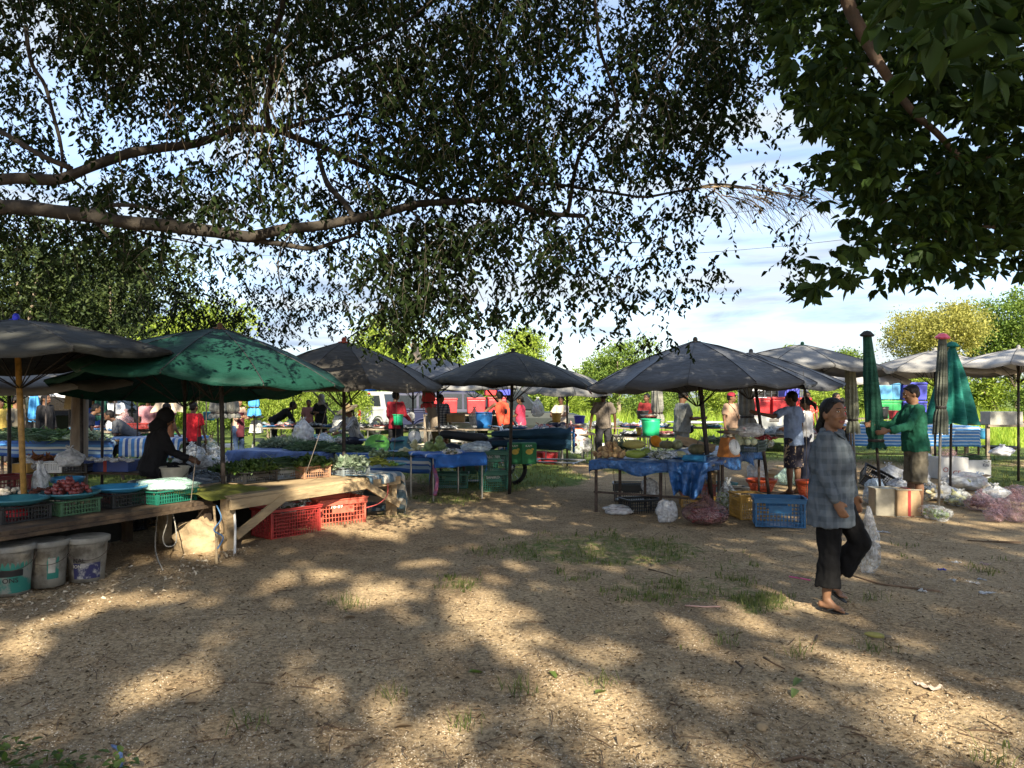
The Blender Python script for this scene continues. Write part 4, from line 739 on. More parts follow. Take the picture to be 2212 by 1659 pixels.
def pieces(label,name,cat,pos,r,m,n,spread,layers,group,seed=0,elong=(1,1,1),parts=None):
    """loose produce heaped up, each piece its own object sharing one mesh"""
    rs=random.Random(seed); mb=MB(); mb.ball((0,0,0),(r*elong[0],r*elong[1],r*elong[2]),12,8,None,.08,4,seed)
    if parts=='tip': mb.cap((0,0,r*elong[2]*.85),(0,0,r*elong[2]*1.35),r*.22,r*.06,6)
    me=mb.mesh(name,m,True); p=Vector(pos); k=0; out=[]
    for L_ in range(layers):
        f=1-L_/layers*.85; cnt=max(1,int(n*f*f/sum((1-i/layers*.85)**2 for i in range(layers))))
        for i in range(cnt):
            a=rs.uniform(0,2*PI); q=math.sqrt(rs.random())*f; o=bpy.data.objects.new(name,me); C.objects.link(o)
            o.location=p+Vector((math.cos(a)*q*spread[0],math.sin(a)*q*spread[1],r*elong[2]*.9+L_*r*1.35)); o.rotation_euler=(rs.uniform(-.9,.9),rs.uniform(-.9,.9),rs.uniform(0,6.28)); s=rs.uniform(.82,1.12); o.scale=(s,s,s); tag(o,label,cat,group); out.append(o)
    return out
def stool(label,p,rz=0):
    o=thing('plastic_stool',label,'stool',p,rz,'white plastic stools'); mb=MB(); mb.box((0,0,.445),(.27,.27,.02)); mb.box((0,0,.405),(.262,.262,.06)); obj('seat',mb,P_WHT,o,bevel=.01)
    for x,y in ((-1,-1),(1,-1),(1,1),(-1,1)): b=MB(); b.beam((x*.16,y*.16,0),(x*.115,y*.115,.39),.03,.045); obj('leg',b,P_WHT,o,bevel=.004)
    for k in range(4): b=MB(); a=k*PI/2; b.box((math.cos(a)*.135,math.sin(a)*.135,.2),(.012,.22,.035),Matrix.Rotation(a,3,'Z')); obj('stretcher',b,P_WHT,o)
    return o
def scale_(label,p,rz,m,s=1):
    o=thing('spring_scale',label,'scale',p,rz,'spring scales with round dials'); o.scale=(s,s,s); mb=MB()
    mb.add([(-.13,-.09,0),(.13,-.09,0),(.13,.11,0),(-.13,.11,0),(-.085,-.035,.25),(.085,-.035,.25),(.085,.08,.25),(-.085,.08,.25)],[(3,2,1,0),(4,5,6,7),(0,1,5,4),(1,2,6,5),(2,3,7,6),(3,0,4,7)]); obj('housing',mb,m,o,bevel=.012)
    q=Matrix.Rotation(R(77),3,'X'); d=MB(); d.lathe([(.0001,.02),(.098,.02),(.103,.012),(.103,-.012)],30,(0,-.075,.125),M=q); obj('dial',d,P_WHT,o,True)
    t=MB()
    for k in range(20): a=2*PI*k/20; v=q@Vector((math.cos(a)*.085,math.sin(a)*.085,.022)); u=q@Vector((math.cos(a)*.094,math.sin(a)*.094,.022)); c=Vector((0,-.075,.125)); t.beam(c+v,c+u,.003,.002)
    v=q@Vector((.02,.075,.024)); t.beam(Vector((0,-.075,.125))+q@Vector((0,-.02,.024)),Vector((0,-.075,.125))+v,.005,.002); obj('dial_marks',t,P_BLK,o)
    n=MB(); n.tube([(0,.02,.25),(0,.02,.30)],.02,8); n.lathe([(.0001,.30),(.11,.30),(.15,.325),(.155,.33),(.11,.305),(.0001,.305)],28,(0,.02,0)); obj('weighing_pan',n,METAL,o,True); return o
def carton(label,p,rz,w,d,h,m,flaps=None,tape=None,name='carton',cat='box',open_=False,group=None,text=None):
    o=thing(name,label,cat,p,rz,group); mb=MB()
    if open_:
        t=.006; mb.box((0,0,t/2),(w,d,t)); 
        for x in (-1,1): mb.box((x*(w/2-t/2),0,h/2),(t,d-.002,h-.002))
        for y in (-1,1): mb.box((0,y*(d/2-t/2),h/2),(w-2*t,t,h))
        obj('box_body',mb,m,o)
        for s in (-1,1): f=MB(); f.beam((s*w/2,0,h),(s*(w/2+.10),0,h+.03*s),d*.9,.004); obj('flap',f,flaps or m,o)
        for s in (-1,1): f=MB(); f.box((0,s*(d/2+.05),h-.02),(w*.95,.10,.004),Matrix.Rotation(s*-.5,3,'X')); obj('flap',f,flaps or m,o)
    else:
        mb.box((0,0,h/2),(w,d,h)); obj('box_body',mb,m,o,bevel=.006)
    if tape: f=MB(); f.box((0,0,h+.001),(w*.12,d+.004,.003)); f.box((0,-d/2-.002,h/2),(w*.07,.003,h)); obj('tape',f,tape,o)
    return o
def lettering(txt,parent,size,loc,m,rot=(PI/2,0,0),bend=None,name='lettering',ext=.0012):
    cu=bpy.data.curves.new('t','FONT'); cu.body=txt; cu.size=size; cu.extrude=ext; cu.resolution_u=3; t=bpy.data.objects.new('t',cu); C.objects.link(t); dg=bpy.context.evaluated_depsgraph_get(); me=bpy.data.meshes.new_from_object(t.evaluated_get(dg)); bpy.data.objects.remove(t)
    me.materials.clear(); me.materials.append(m)
    if bend:                                                        # wrap round an upright cylinder (r, start angle)
        r_,a0=bend
        for v in me.vertices: a=a0+v.co.x/r_; x=math.sin(a)*(r_+v.co.z+.002); y=-math.cos(a)*(r_+v.co.z+.002); v.co=(x,y,v.co.y+loc[2])
        o=bpy.data.objects.new(name,me); C.objects.link(o); o.parent=parent; return o
    o=bpy.data.objects.new(name,me); C.objects.link(o); o.parent=parent; o.location=loc; o.rotation_euler=rot; return o
def rope(label,pts,r=.006,m=None,name='rope',cat='rope'):
    mb=MB(); p=[Vector(q) for q in pts]; out=[]
    for i in range(len(p)-1):
        p0=p[max(i-1,0)];p1=p[i];p2=p[i+1];p3=p[min(i+2,len(p)-1)]
        for s in range(5): t=s/5; out.append(.5*((2*p1)+(p2-p0)*t+(2*p0-5*p1+4*p2-p3)*t*t+(3*p1-p0-3*p2+p3)*t**3))
    out.append(p[-1]); mb.tube(out,r,6); o=obj(name,mb,m or ROPE,None,True); return tag(o,label,cat)

for m_ in (TARP,TARP2,F_WHT,F_CLR,F_PNK,F_GRN,F_BLU):
    for nd in m_.node_tree.nodes:
        if nd.type=='BUMP': nd.inputs['Distance'].default_value=.07
# ---------------------------------------------------------------- near left stalls
S1=stall('market_table','low plank table at the left front carrying trays of shallots',(-5.3,3.3),(-3.0,7.75),1.35,.50,WOODD,WOODD,5,.03,lw=.09,round_=False,thick=.035)
S2=stall('market_table','weathered wooden table with diagonal braces over two red crates',(-2.80,7.62),(-1.46,9.92),1.15,.55,WOODY,WOODY,4,.10,True,lw=.10,round_=False,thick=.03)
u1=Vector((.459,.888,0))
RZ1=math.atan2(.888,.459)
def T(px,py,Z): return on(px,py,Z)
# trays on upturned crates
for (px,py,w_,lab,cm,tm,lt) in [(60,1128,.40,'dark crate under the empty blue tray nearest the left corner',P_BLK,P_TEA,'empty teal tray nearest the left front corner on a dark crate'),(176,1112,.36,'dark green crate under the tray heaped with shallots',P_OLV,P_TEA,'teal tray heaped with red shallots'),(284,1096,.36,'black crate with a faded red mark under the bright blue tray',P_BLK,P_LBL,'bright blue empty tray between the shallots and the plastic covered crate')]:
    p=T(px,py,.5); p=p+Vector((-.16,.10,0)); crate(lab,p,RZ1-PI/2+PI/2,w_,.30,.13,cm,1.2,.1,plates=False); tray(lt,p+Vector((0,0,.135)),.235,.055,tm)
    if px==176:
        sh=mat('shallot_skin',(.24,.05,.04),.4,orand=.45,var=.6,vs_=9,col2=(.10,.018,.02),spec=.5)
        pieces('red shallot in the heap on the teal tray','shallot','shallot',p+Vector((0,.0,.175)),.021,sh,105,(.19,.16),5,'red shallots heaped on the teal tray',3,(1,1,1.1),'tip')
        pieces('red shallot in the small pile behind the heaped tray','shallot','shallot',p+Vector((.08,.42,.03)),.021,sh,34,(.12,.10),4,'red shallots piled behind the heaped tray',4,(1,1,1.1),'tip')
        bag('shiny red snack packet wedged between two trays',p+Vector((-.30,-.28,.0)),(.10,.08,.05),PL('red_foil',(.5,.02,.03),.2),seed=9,knot=False,rz=1,name='foil_packet',cat='packet')
tray('shallow teal tray with dried chillies behind the front tray',T(92,1064,.5),.23,.045,P_TEA); pieces('dried brown chilli in the tray behind the front one','dried_chilli','chilli',T(92,1064,.53),.02,mat('dried_chilli',(.12,.04,.025),.6),40,(.15,.12),2,'dried chillies in the teal tray',5,(1.8,.6,.5))
tray('teal tray with white garlic at the far left edge',T(15,1068,.5),.23,.045,P_TEA); pieces('white garlic bulb in the tray at the far left edge','garlic_bulb','garlic',T(20,1068,.53),.024,mat('garlic_skin',(.62,.56,.45),.6),30,(.15,.12),2,'garlic bulbs at the far left edge',6,(1,1,.85),'tip')
tray('teal tray with pale peanuts behind the bright blue tray',T(262,1056,.5),.21,.04,P_TEA); pieces('pale peanut in the tray behind the bright blue one','peanut','peanut',T(262,1056,.53),.014,mat('peanut_shell',(.50,.36,.20),.7),70,(.13,.10),3,'peanuts in the teal tray',7,(1.5,.8,.8))
tray('grey tray with brown dried goods left of the white paint tub',T(318,1046,.5),.20,.04,P_GRY); pieces('brown dried chip in the grey tray','dried_chip','dried food',T(318,1046,.53),.015,mat('dried_chip',(.24,.14,.09),.8),60,(.13,.11),3,'dried chips in the grey tray',8,(1.4,1,.4))
basket('small blue plastic basket behind the shallots',T(145,1056,.5),.16,.13,P_LBL)
g_=T(376,1086,.5)+Vector((-.12,.08,0)); crate('low green crate covered with a clear plastic sheet',g_,RZ1,.46,.34,.13,P_GRN,1.2,.1,plates=False); bag('clear plastic sheet bulging over the low green crate',g_+Vector((0,0,.12)),(.30,.24,.06),F_GRN,seed=12,knot=False,name='plastic_sheet',cat='plastic sheet')
bucket('grubby white paint tub on the plank table behind the plastic covered crate',T(378,1042,.5),.165,.19,P_CRM,rimm=P_CRM)
bag('white plastic bag hanging open beside the gold umbrella pole',T(88,1062,.5),(.09,.07,.14),F_WHT,seed=13)
crate('dark red crate at the far left edge of the plank table',T(6,1072,.5)+Vector((-.1,.2,0)),RZ1,.34,.3,.2,PL('maroon_plastic',(.12,.015,.015)),plates=False)
me=grid_uv('cloth',lambda s,t:(s*.85-.42,t*.75-.37,.012+.02*mnoise.noise((s*5,t*5,2))-.10*max(0,.22-t)*2),26,22,OLIVE); o=bpy.data.objects.new('olive_cloth',me); C.objects.link(o); o.location=T(500,1066,.56)+Vector((-.22,.22,0)); o.rotation_euler.z=RZ1; tag(o,'olive yellow sheet lying over the joint of the two wooden tables','cloth')
bag('dark plastic wrapped bundle between the white tub and the olive sheet',T(440,1048,.5),(.20,.15,.09),plastic_film('dark_film',(.10,.13,.17),.9),seed=14,knot=False,name='wrapped_bundle',cat='bundle')
# paint tubs on the ground below
for i,(px,py,r,h,lab,txt) in enumerate([(22,1283,.165,.37,'grimy paint tub with a teal band and black letters at the left edge','a'),(101,1266,.163,.36,'grimy paint tub with a framed teal label, middle of the three on the ground','b'),(188,1254,.162,.355,'grimy white paint tub with a navy band, rightmost of the three on the ground','c')]):
    p=on(px,py-3); b=bucket(lab,p,r,h,mat('grimy_tub',(.25,.235,.195),.6,vs_=5,det=8,col2=(.07,.06,.045),thr=(.38,.6)),lid=mat('grimy_lid',(.15,.145,.125),.7,var=.4),handle=.55,group='paint tubs in a row on the ground',name='paint_tub')
    fa=math.atan2(p.x,p.y); b.rotation_euler.z=-fa; RB=r*.885
    def band(z0,z1,a0,a1,m,k=0): 
        q=MB(); q.sheet(lambda s,t:((RB+.0035+k+(z0+(z1-z0)*t-.2)*.06)*math.sin(a0+(a1-a0)*s),-(RB+.0035+k+(z0+(z1-z0)*t-.2)*.06)*math.cos(a0+(a1-a0)*s),z0+(z1-z0)*t),16,2); obj('label',q,m,b,True)
    TEALP=mat('teal_print',(.02,.15,.115),.6,vs_=9,col2=(.20,.20,.17),det=9,thr=(.42,.54)); NAVP=mat('navy_print',(.025,.025,.08),.6,vs_=16,col2=(.30,.29,.27),det=8,thr=(.40,.52)); BLKP=mat('black_print',(.012,.012,.012),.6)
    if txt=='a': band(.02,.26,-.9,1.3,TEALP); band(.15,.20,-.6,.6,BLKP,.002); lettering('ONS',b,.052,(0,0,.105),BLKP,bend=(RB+.006,-.35))
    if txt=='b': band(.07,.27,.0,.62,TEALP); band(.12,.24,.06,.42,mat('framed_grey',(.32,.31,.27),.6,var=.4),.002)
    if txt=='c': band(.03,.16,-.75,.75,NAVP); lettering('NAL',b,.050,(0,0,.17),BLKP,bend=(RB+.008,-.72)); lettering('ION',b,.036,(0,0,.125),P_CRM,bend=(RB+.007,-.72))
rope('loose grey rope dangling from the plank table above the third paint tub',[T(345,1085,.49),T(338,1130,.30),T(336,1190,.13),T(352,1232,.02)],.006)
rope('looped grey rope hanging in a long loop from the plank table edge',[T(352,1082,.50),T(362,1120,.36),T(352,1160,.25),T(360,1180,.20),T(380,1172,.21),T(378,1130,.33),T(366,1090,.48)],.006)
# stone and clutter below the table joint
mb=MB(); mb.ball((0,0,.12),(.26,.2,.2),22,16,None,.5,6,5); o=obj('boulder',mb,mat('sand_stone',(.29,.215,.125),.95,var=.3,vs_=5,bump=.8,bs=20),None,True,loc=on(434,1190)); tag(o,'pale sandstone boulder below the joint of the wooden tables','stone')
for (a_,b_,c_,d_,lab) in [(505,1085,507,1205,'bare white plastic strip hanging from the table joint'),(462,1095,468,1225,'peeling pale stick leaning on the table joint')]:
    A_=T(a_,b_,.47);B_=on(c_,d_-2); q=MB(); q.tube([A_,A_.lerp(B_,.5)+Vector((.01,0,0)),Vector((B_.x,B_.y,.02))],.013,6); o=obj('hanging_strip',q,STY if a_==505 else WOODY,None,True); tag(o,lab,'stick')
rope('blue cord knotted round the stick at the table joint',[T(468,1092,.47),T(478,1120,.36),T(462,1145,.30),T(482,1160,.26),T(470,1185,.18)],.007,PL('cord_blue',(.10,.22,.40),.8),'cord','cord')
rope('red cord hanging in a bow from the braced table',[T(838,1045,.55),T(836,1070,.42),T(818,1088,.36),T(790,1097,.34)],.006,PL('cord_red',(.45,.08,.07),.8),'cord','cord')
crate('dark red grid crate under the braced table',on(604,1160)+Vector((.02,.18,0)),R(48),.62,.40,.32,P_RED,1.0,.12,plates=False); bag('big clear bag of greens bulging from the dark red grid crate',on(615,1150)+Vector((-.02,.22,.16)),(.24,.20,.15),F_CLR,(V_DARK,'x',14,.06),seed=21)
cr_=crate('coral red slotted crate beside the dark red one',on(718,1139)+Vector((-.02,.22,0)),R(40),.60,.42,.33,P_COR,.8,.25); lettering('78-89',cr_,.07,(-.17,-.217,.225),P_WHT)
bag('clear bag of white noodles on the coral red crate',on(700,1125)+Vector((.0,.25,.22)),(.20,.17,.14),F_WHT,seed=22); bag('spiky clear bag standing out of the coral red crate',on(745,1120)+Vector((.05,.3,.22)),(.14,.13,.15),F_CLR,(STY,'long',10,.012),seed=23)
q=MB(); q.sheet(lambda s,t:((s-.5)*.36,(t-.5)*.05+.10*abs(s-.5),.02+.012*math.sin(s*9)),14,2); o=obj('red_strip',q,P_COR,None,loc=on(672,1152),rz=.5); tag(o,'torn strip of red plastic lying before the red crates','litter')
# crates and greens on the braced table
for (px,py,w_,h,m,lab,rz) in [(560,1043,.45,.13,P_BLK,'black crate under the dark bunches on the braced table',R(55)),(618,1035,.40,.14,P_GRY,'grey slotted crate under the spring onions',R(50)),(686,1033,.36,.15,P_BRN,'brown milk crate with diamond holes under leafy greens',R(46)),(770,1027,.40,.11,P_GRY,'grey green crate near the right end of the braced table',R(46))]:
    p=T(px,py,.55)+Vector((-.12,.12,0)); crate(lab,p,rz,w_,.32,h,m,1.1,.1); z=.55+h
    if px==560: heap('dark leafy bunch spilling over the black crate',Vector((p.x,p.y,z)),'herb_bunch','greens',900,(.07,.03),(.34,.22,.10),V_LEAF,1,rz,upr=.8)
    if px==618: heap('long spring onions laid across the grey slotted crate',Vector((p.x,p.y,z)),'spring_onions','greens',700,(.30,.008),(.28,.20,.09),V_ONI,2,rz,kind='long')
    if px==686: heap('round leafed greens heaped on the brown milk crate',Vector((p.x,p.y,z)),'leafy_greens','greens',520,(.075,.055),(.26,.20,.09),V_LEAF,3,rz,upr=.6)
    if px==770: heap('broad leafed greens drooping over the grey green crate',Vector((p.x,p.y,z)),'leafy_greens','greens',420,(.10,.075),(.26,.20,.09),V_GRY,4,rz,upr=.6); heap('pale stemmed greens at the right end of the crate row',Vector((p.x+.3,p.y+.25,z)),'leafy_greens','greens',300,(.13,.02),(.16,.12,.08),V_YG,5,rz,kind='long')
heap('dark green herbs piled left of the leaning umbrella pole',T(505,1018,.55),'herb_bunch','greens',900,(.06,.03),(.36,.22,.10),V_LEAF,6,.8,upr=.7); heap('curly herb bunch between the pole and the spring onions',T(560,1008,.62),'herb_bunch','greens',900,(.05,.03),(.34,.2,.09),leafmat('herb_mid',(.03,.06,.01),(.16,.20,.04),.25,.5,.3),7,.8,upr=.8)
heap('white bulbs with leaves behind the spring onions',T(660,1004,.62),'leafy_greens','greens',300,(.07,.03),(.14,.12,.08),V_PALE,8)
cloth('striped_cloth','grey and cream striped sheet draped over the right end of the braced table',(-1.76,9.38),(-1.42,9.98),.95,.555,ST3,.10,0,.0,.50,.03,seed=3)
tray('small teal plate of limes on the striped sheet',T(852,1006,.58),.16,.04,P_TEA); pieces('green lime on the small teal plate','lime','lime',T(852,1006,.60),.022,mat('lime_skin',(.14,.26,.04),.45),12,(.08,.06),2,'limes on the teal plate',9)
cloth('striped_cloth','crumpled striped sheet fallen on the ground below the braced table',(-2.3,10.4),(-1.55,10.3),.5,.05,ST3,.05,0,0,0,.03,seed=4,lumps=.28)
# middle stalls
S3=stall('market_table','steel legged table under the navy sheet in the left middle',(-4.9,13.2),(-2.95,12.75),1.3,.60,WOODD,RUST,0); cloth('tarpaulin','navy blue sheet hanging from the vegetable table in the left middle',(-4.9,13.2),(-2.95,12.75),1.3,.60,TARP2,.26,0,.2,0,.035,seed=5,cat='tarpaulin')
S3b=stall('market_table','steel legged table under the long striped cloth in the middle',(-2.9,12.7),(-1.28,12.1),1.4,.60,WOODD,RUST,0); cloth('striped_cloth','cloth with long blue stripes on the melon table in the middle',(-2.9,12.7),(-1.28,12.1),1.4,.60,ST2,.28,0,0,.18,.02,seed=6)
heap('pile of dark green beans on the navy sheet',T(610,965,.62),'leafy_greens','greens',900,(.12,.03),(.45,.24,.14),V_GRY,10,.1,upr=.5); heap('bushy green bunches in front of the bean pile',T(680,972,.62),'leafy_greens','greens',1200,(.16,.02),(.55,.24,.15),V_ONI,11,-.2,kind='long'); heap('feathery greens right of the bushy bunches',T(755,975,.62),'leafy_greens','greens',900,(.15,.02),(.45,.22,.10),V_ONI,12,0,kind='long')
heap('low bundle of green stems right of the small round aubergines',T(855,985,.62),'leafy_greens','greens',500,(.14,.018),(.32,.16,.06),V_ONI,13,0,kind='long')
pieces('small round green aubergine beside the thin umbrella pole','round_aubergine','aubergine',T(818,986,.62),.028,mat('aubergine_green',(.20,.26,.12),.4,var=.6),46,(.20,.12),3,'round aubergines beside the umbrella pole',10)
pieces('pale yellow cucumber in the stack on the striped cloth','pale_cucumber','cucumber',T(893,980,.62),.045,mat('cucumber_pale',(.50,.47,.27),.45,var=.25),16,(.20,.10),3,'pale cucumbers stacked on the striped cloth',11,(2.5,1,1))
pieces('green round melon in the heap at the end of the striped cloth','green_melon','melon',T(938,984,.62),.068,mat('melon_green',(.20,.27,.09),.45,var=.5,vs_=9),13,(.20,.12),3,'green melons heaped on the striped cloth',12,(1,1,1))
vessel('shallow_basin','bright green basin tipped on the striped cloth',T(815,966,.66),[(.13,0),(.2,.09)],P_LIM,'basin',tilt=(.9,0.2)); vessel('dark_basin','dark blue basin leaning behind the bright green one',T(870,968,.64),[(.13,0),(.2,.09)],P_TEA,'basin',tilt=(.7,-.2))
tray('wide navy tray with cut noodles before the seller in the straw hat',T(838,955,.72),.42,.05,PL('navy_plastic',(.02,.035,.10)),sx=1.2); pieces('strand of pale yellow bamboo shoots in the navy tray','bamboo_shoot','bamboo shoots',T(822,950,.76),.02,mat('shoot_yellow',(.62,.50,.17),.6),40,(.18,.10),4,'shredded bamboo shoots in the navy tray',13,(3.5,.5,.4))
bucket('dark green tub with a lid behind the bean pile',T(665,966,.45),.20,.26,P_GRN,lid=P_TEA,handle=False); bucket('olive tub with a cream rim right of the green tub',T(737,955,.5),.18,.22,P_OLV,rimm=P_CRM,handle=False); bag('white knotted bag hanging above the bean pile',P(655,948,14.6)-Vector((0,0,.1)),(.20,.16,.22),F_WHT,seed=24); bag('bluish bag lying right of the green tub',T(700,962,.6),(.2,.14,.10),F_BLU,seed=25)
S4=stall('market_table','small folding table with a blue sheet and crossed steel legs',(-1.14,11.25),(-.42,11.75),.8,.68,WOODD,METAL,0,lw=.03); cloth('tarpaulin','bright blue sheet with white stripes hanging from the small folding table',(-1.14,11.25),(-.42,11.75),.8,.68,uv_stripe('blue_sheet',[(0,(.02,.12,.45)),(.80,STW),(.9,(.02,.12,.45))],2.2,1),.20,0,.05,.12,.03,seed=7,cat='tarpaulin')
bag('white and blue plastic bags piled on the small folding table',T(1030,976,.7),(.26,.18,.08),F_BLU,seed=26,knot=False,rz=.5); bag('clear bag of greens on the left of the small folding table',T(975,982,.7),(.14,.1,.05),F_CLR,(V_DARK,'x',8,.04),seed=27,knot=False)
rope('purple and red rags tied to the left leg of the small folding table',[T(942,985,.66),T(938,1010,.5),T(944,1040,.34),T(939,1070,.16)],.028,mat('rag',(.14,.09,.20),.9,var=.8,vs_=14,col2=(.30,.06,.08)),'rag','rag')
for (a_,b_,c_,lab) in [(1066,1062,0,'green lettered crate at the bottom of the stack right of the folding table'),(1066,1062,.33,'green lettered crate on top of the stack right of the folding table')]:
    p=on(a_,b_)+Vector((0,.15,c_)); k=crate(lab,p,.12,.44,.36,.325,P_GRN,1.0,.22); lettering('ABC 789'[:3]+' 789' if c_ else 'SANIKO',k,.06,(-.14,-.187,.215),P_WHT)
crate('wide dark green crate under the small folding table',on(975,1056)+Vector((0,.25,0)),.05,.52,.4,.25,P_GRN,1.0,.2); crate('dark green crate behind the stacked ones under the folding table',on(1015,1045)+Vector((0,.4,0)),.05,.4,.36,.3,P_GRN)
for (px,py,lab) in [(1165,1000,'dark red bucket half behind the other on the grass'),(1188,1002,'dark red bucket on the grass right of the motorcycle')]: bucket(lab,on(px,py),.19,.26,PL('dark_red_plastic',(.38,.03,.04)),handle=False,group='dark red buckets on the grass')
# far left stall with white crate, black bench, plates
S5=stall('market_table','narrow dark bench with cross braces behind the shallots',(-6.6,10.1),(-3.2,9.75),.9,.56,WOODD,RUST,0,lw=.04)
crate('white lattice crate on the dark bench behind the shallots',T(104,1022,.56)+Vector((0,.15,0)),.03,.30,.26,.13,P_WHT,1.4,.1,plates=False); crate('black crate right of the white lattice crate on the dark bench',T(160,1022,.56)+Vector((0,.15,0)),.03,.30,.28,.12,P_BLK,plates=False); carton('small ochre box left of the white lattice crate',T(40,1022,.56)+Vector((0,.12,0)),0,.2,.2,.12,P_YEL)
carton('long blue cool box with a red strap on the dark bench',T(226,1020,.56)+Vector((0,.2,0)),-.05,.62,.35,.15,PL('navy_box',(.02,.05,.20)),tape=P_RED,name='cool_box',cat='cool box')
bag('knotted white bag on top of the white lattice crate',T(150,1008,.67),(.17,.12,.11),F_WHT,seed=30); bag('small clear bag at the left of the white lattice crate',T(62,1016,.58),(.10,.08,.08),F_WHT,seed=31); heap('heap of orange brown dried fish on a tray at the far left',T(90,1000,.62),'dried_fish','dried fish',220,(.10,.035),(.26,.16,.10),leafmat('dried_fish',(.14,.05,.02),(.34,.15,.06),.1,.5,.3),14,stemm=mat('dried_base',(.14,.06,.03),.8),upr=.4)
for i in range(6): bag('small white parcel in the row on the blue cool box',T(196+i*17,996+3*(i%2),.72),(.055,.05,.03),F_WHT,seed=40+i,knot=False,group='white parcels on the blue cool box',name='white_parcel',cat='parcel')
S6=stall('market_table','table under the blue and white striped cloth at the far left',(-9.6,14.4),(-7.2,14.2),1.2,.74,WOODD,RUST,0); cloth('striped_cloth','blue and white striped cloth hanging crosswise at the far left',(-9.6,14.4),(-7.35,14.2),1.2,.74,ST2,.34,0,0,.1,.03,seed=8)
S6b=stall('market_table','table under the upright striped cloth behind the grey wooden post',(-7.2,14.15),(-6.1,14.1),1.2,.76,WOODD,RUST,0); cloth('striped_cloth','cloth with upright blue and white stripes behind the grey wooden post',(-7.2,14.15),(-6.1,14.1),1.2,.76,uv_stripe('upright_stripes',[(0,STLB),(.3,STW),(.5,STB),(.75,STW)],5,0),.34,0,0,.1,.02,seed=9)
heap('tangle of long green vegetables on the striped cloth at the far left',T(40,950,.76),'leafy_greens','greens',900,(.2,.02),(.75,.35,.22),V_ONI,15,0,kind='long'); heap('mixed green herbs right of the tangle at the far left',T(110,948,.76),'leafy_greens','greens',700,(.09,.05),(.45,.3,.16),V_LEAF,16); heap('low greens on the upright striped cloth',T(190,946,.78),'leafy_greens','greens',500,(.1,.05),(.42,.3,.10),V_GRY,17)
# crates between
crate('green crate standing below the far fish stall at the left',on(345,1000)+Vector((0,0,.0)),0,.55,.4,.34,P_GRN); crate('bright green crate stacked on the green crate at the left',on(345,1000)+Vector((0,0,.345)),0,.55,.4,.33,P_SG); crate('dark green crate left of the green stack',on(308,1002),0,.5,.4,.5,P_OLV)
for (px,py,lab) in [(490,1002,'white plastic stool left of the aproned seller'),(559,985,'white plastic stool under the far table right of the aproned seller'),(1308,1000,'white plastic stool behind the taro pile')]: stool(lab,on(px,py),.2)
bucket('tall white tub left of the white stools',on(457,1010),.19,.42,P_WHT,handle=False); bucket('light blue tub on the far table behind the red shirted boy',P(507,0,0) and T(452,908,.78),.19,.26,P_LBL,handle=False)
for i,(px,py,s_,lab) in enumerate([(448,985,.22,'large clear bag heaped beside the white tub'),(415,1000,.2,'bulging clear bag behind the dark bent figure'),(470,1010,.16,'clear bag lying near the umbrella pole')]): bag(lab,on(px,py,.35),(s_,s_*.8,s_*.8),F_CLR,(STY,'x',8,.05),seed=50+i)
heap('dark vegetables on the low table beside the bent figure',T(420,1005,.5),'leafy_greens','greens',500,(.08,.04),(.4,.25,.1),V_LEAF,18)
S7=stall('market_table','low dark table beside the bent figure in black',(-4.75,10.0),(-3.1,10.6),.9,.5,WOODD,RUST,0)
for i,(px,py) in enumerate([(395,1006),(430,1012),(365,1002)]): tray(['steel plate in the middle of the low dark table','steel plate nearest the umbrella pole on the low dark table','steel plate beside the bent figure on the low dark table'][i],T(px,py,.5),.17,.03,METAL)

# dark clutter added to blacken the shade under the plank table
for i,(px,py,m,lab) in enumerate([(40,1195,P_BLK,'black crate added for shade under the plank table behind the left tub'),(150,1180,P_OLV,'dark green crate added for shade under the plank table behind the third tub'),(250,1168,P_BLK,'black crate added for shade under the plank table behind the dangling ropes'),(330,1150,P_BLK,'black crate added for shade under the plank table beside the boulder')]): crate(lab,on(px,py)+Vector((-.35,.55,0)),RZ1,.6,.5,.36,m,.8,.6)
for i,(px,py,lab) in enumerate([(200,1160,'dark sack added for shade under the plank table behind the tubs'),(400,1140,'dark sack added for shade under the plank table behind the boulder')]): bag(lab,on(px,py)+Vector((-.4,.6,0)),(.45,.35,.18),mat('shade_sack',(.03,.028,.022),.9),seed=300+i,knot=False,name='sack',cat='sack')

for nm,A_,B_,d_,z_,lab in (('shade_sheet',(-5.3,3.3),(-3.0,7.75),1.30,.46,'added black sheet standing in for shade under the plank table'),('shade_sheet',(-2.80,7.62),(-1.46,9.92),1.08,.50,'added black sheet standing in for shade under the braced table')):  # black sheets added at the table backs to darken the space below
    A2,u,v,l,a=frame(A_,B_); me=grid_uv('sheet',lambda s,t:(s*l,d_+.02*math.sin(s*l*14)+.03*mnoise.noise((s*9,t*3,1)),z_*(1-t)+.0),60,8,mat('shade_sheet',(.02,.02,.018),.9)); o=bpy.data.objects.new(nm,me); C.objects.link(o); o.location=A2; o.rotation_euler.z=a; tag(o,lab,'sheet')
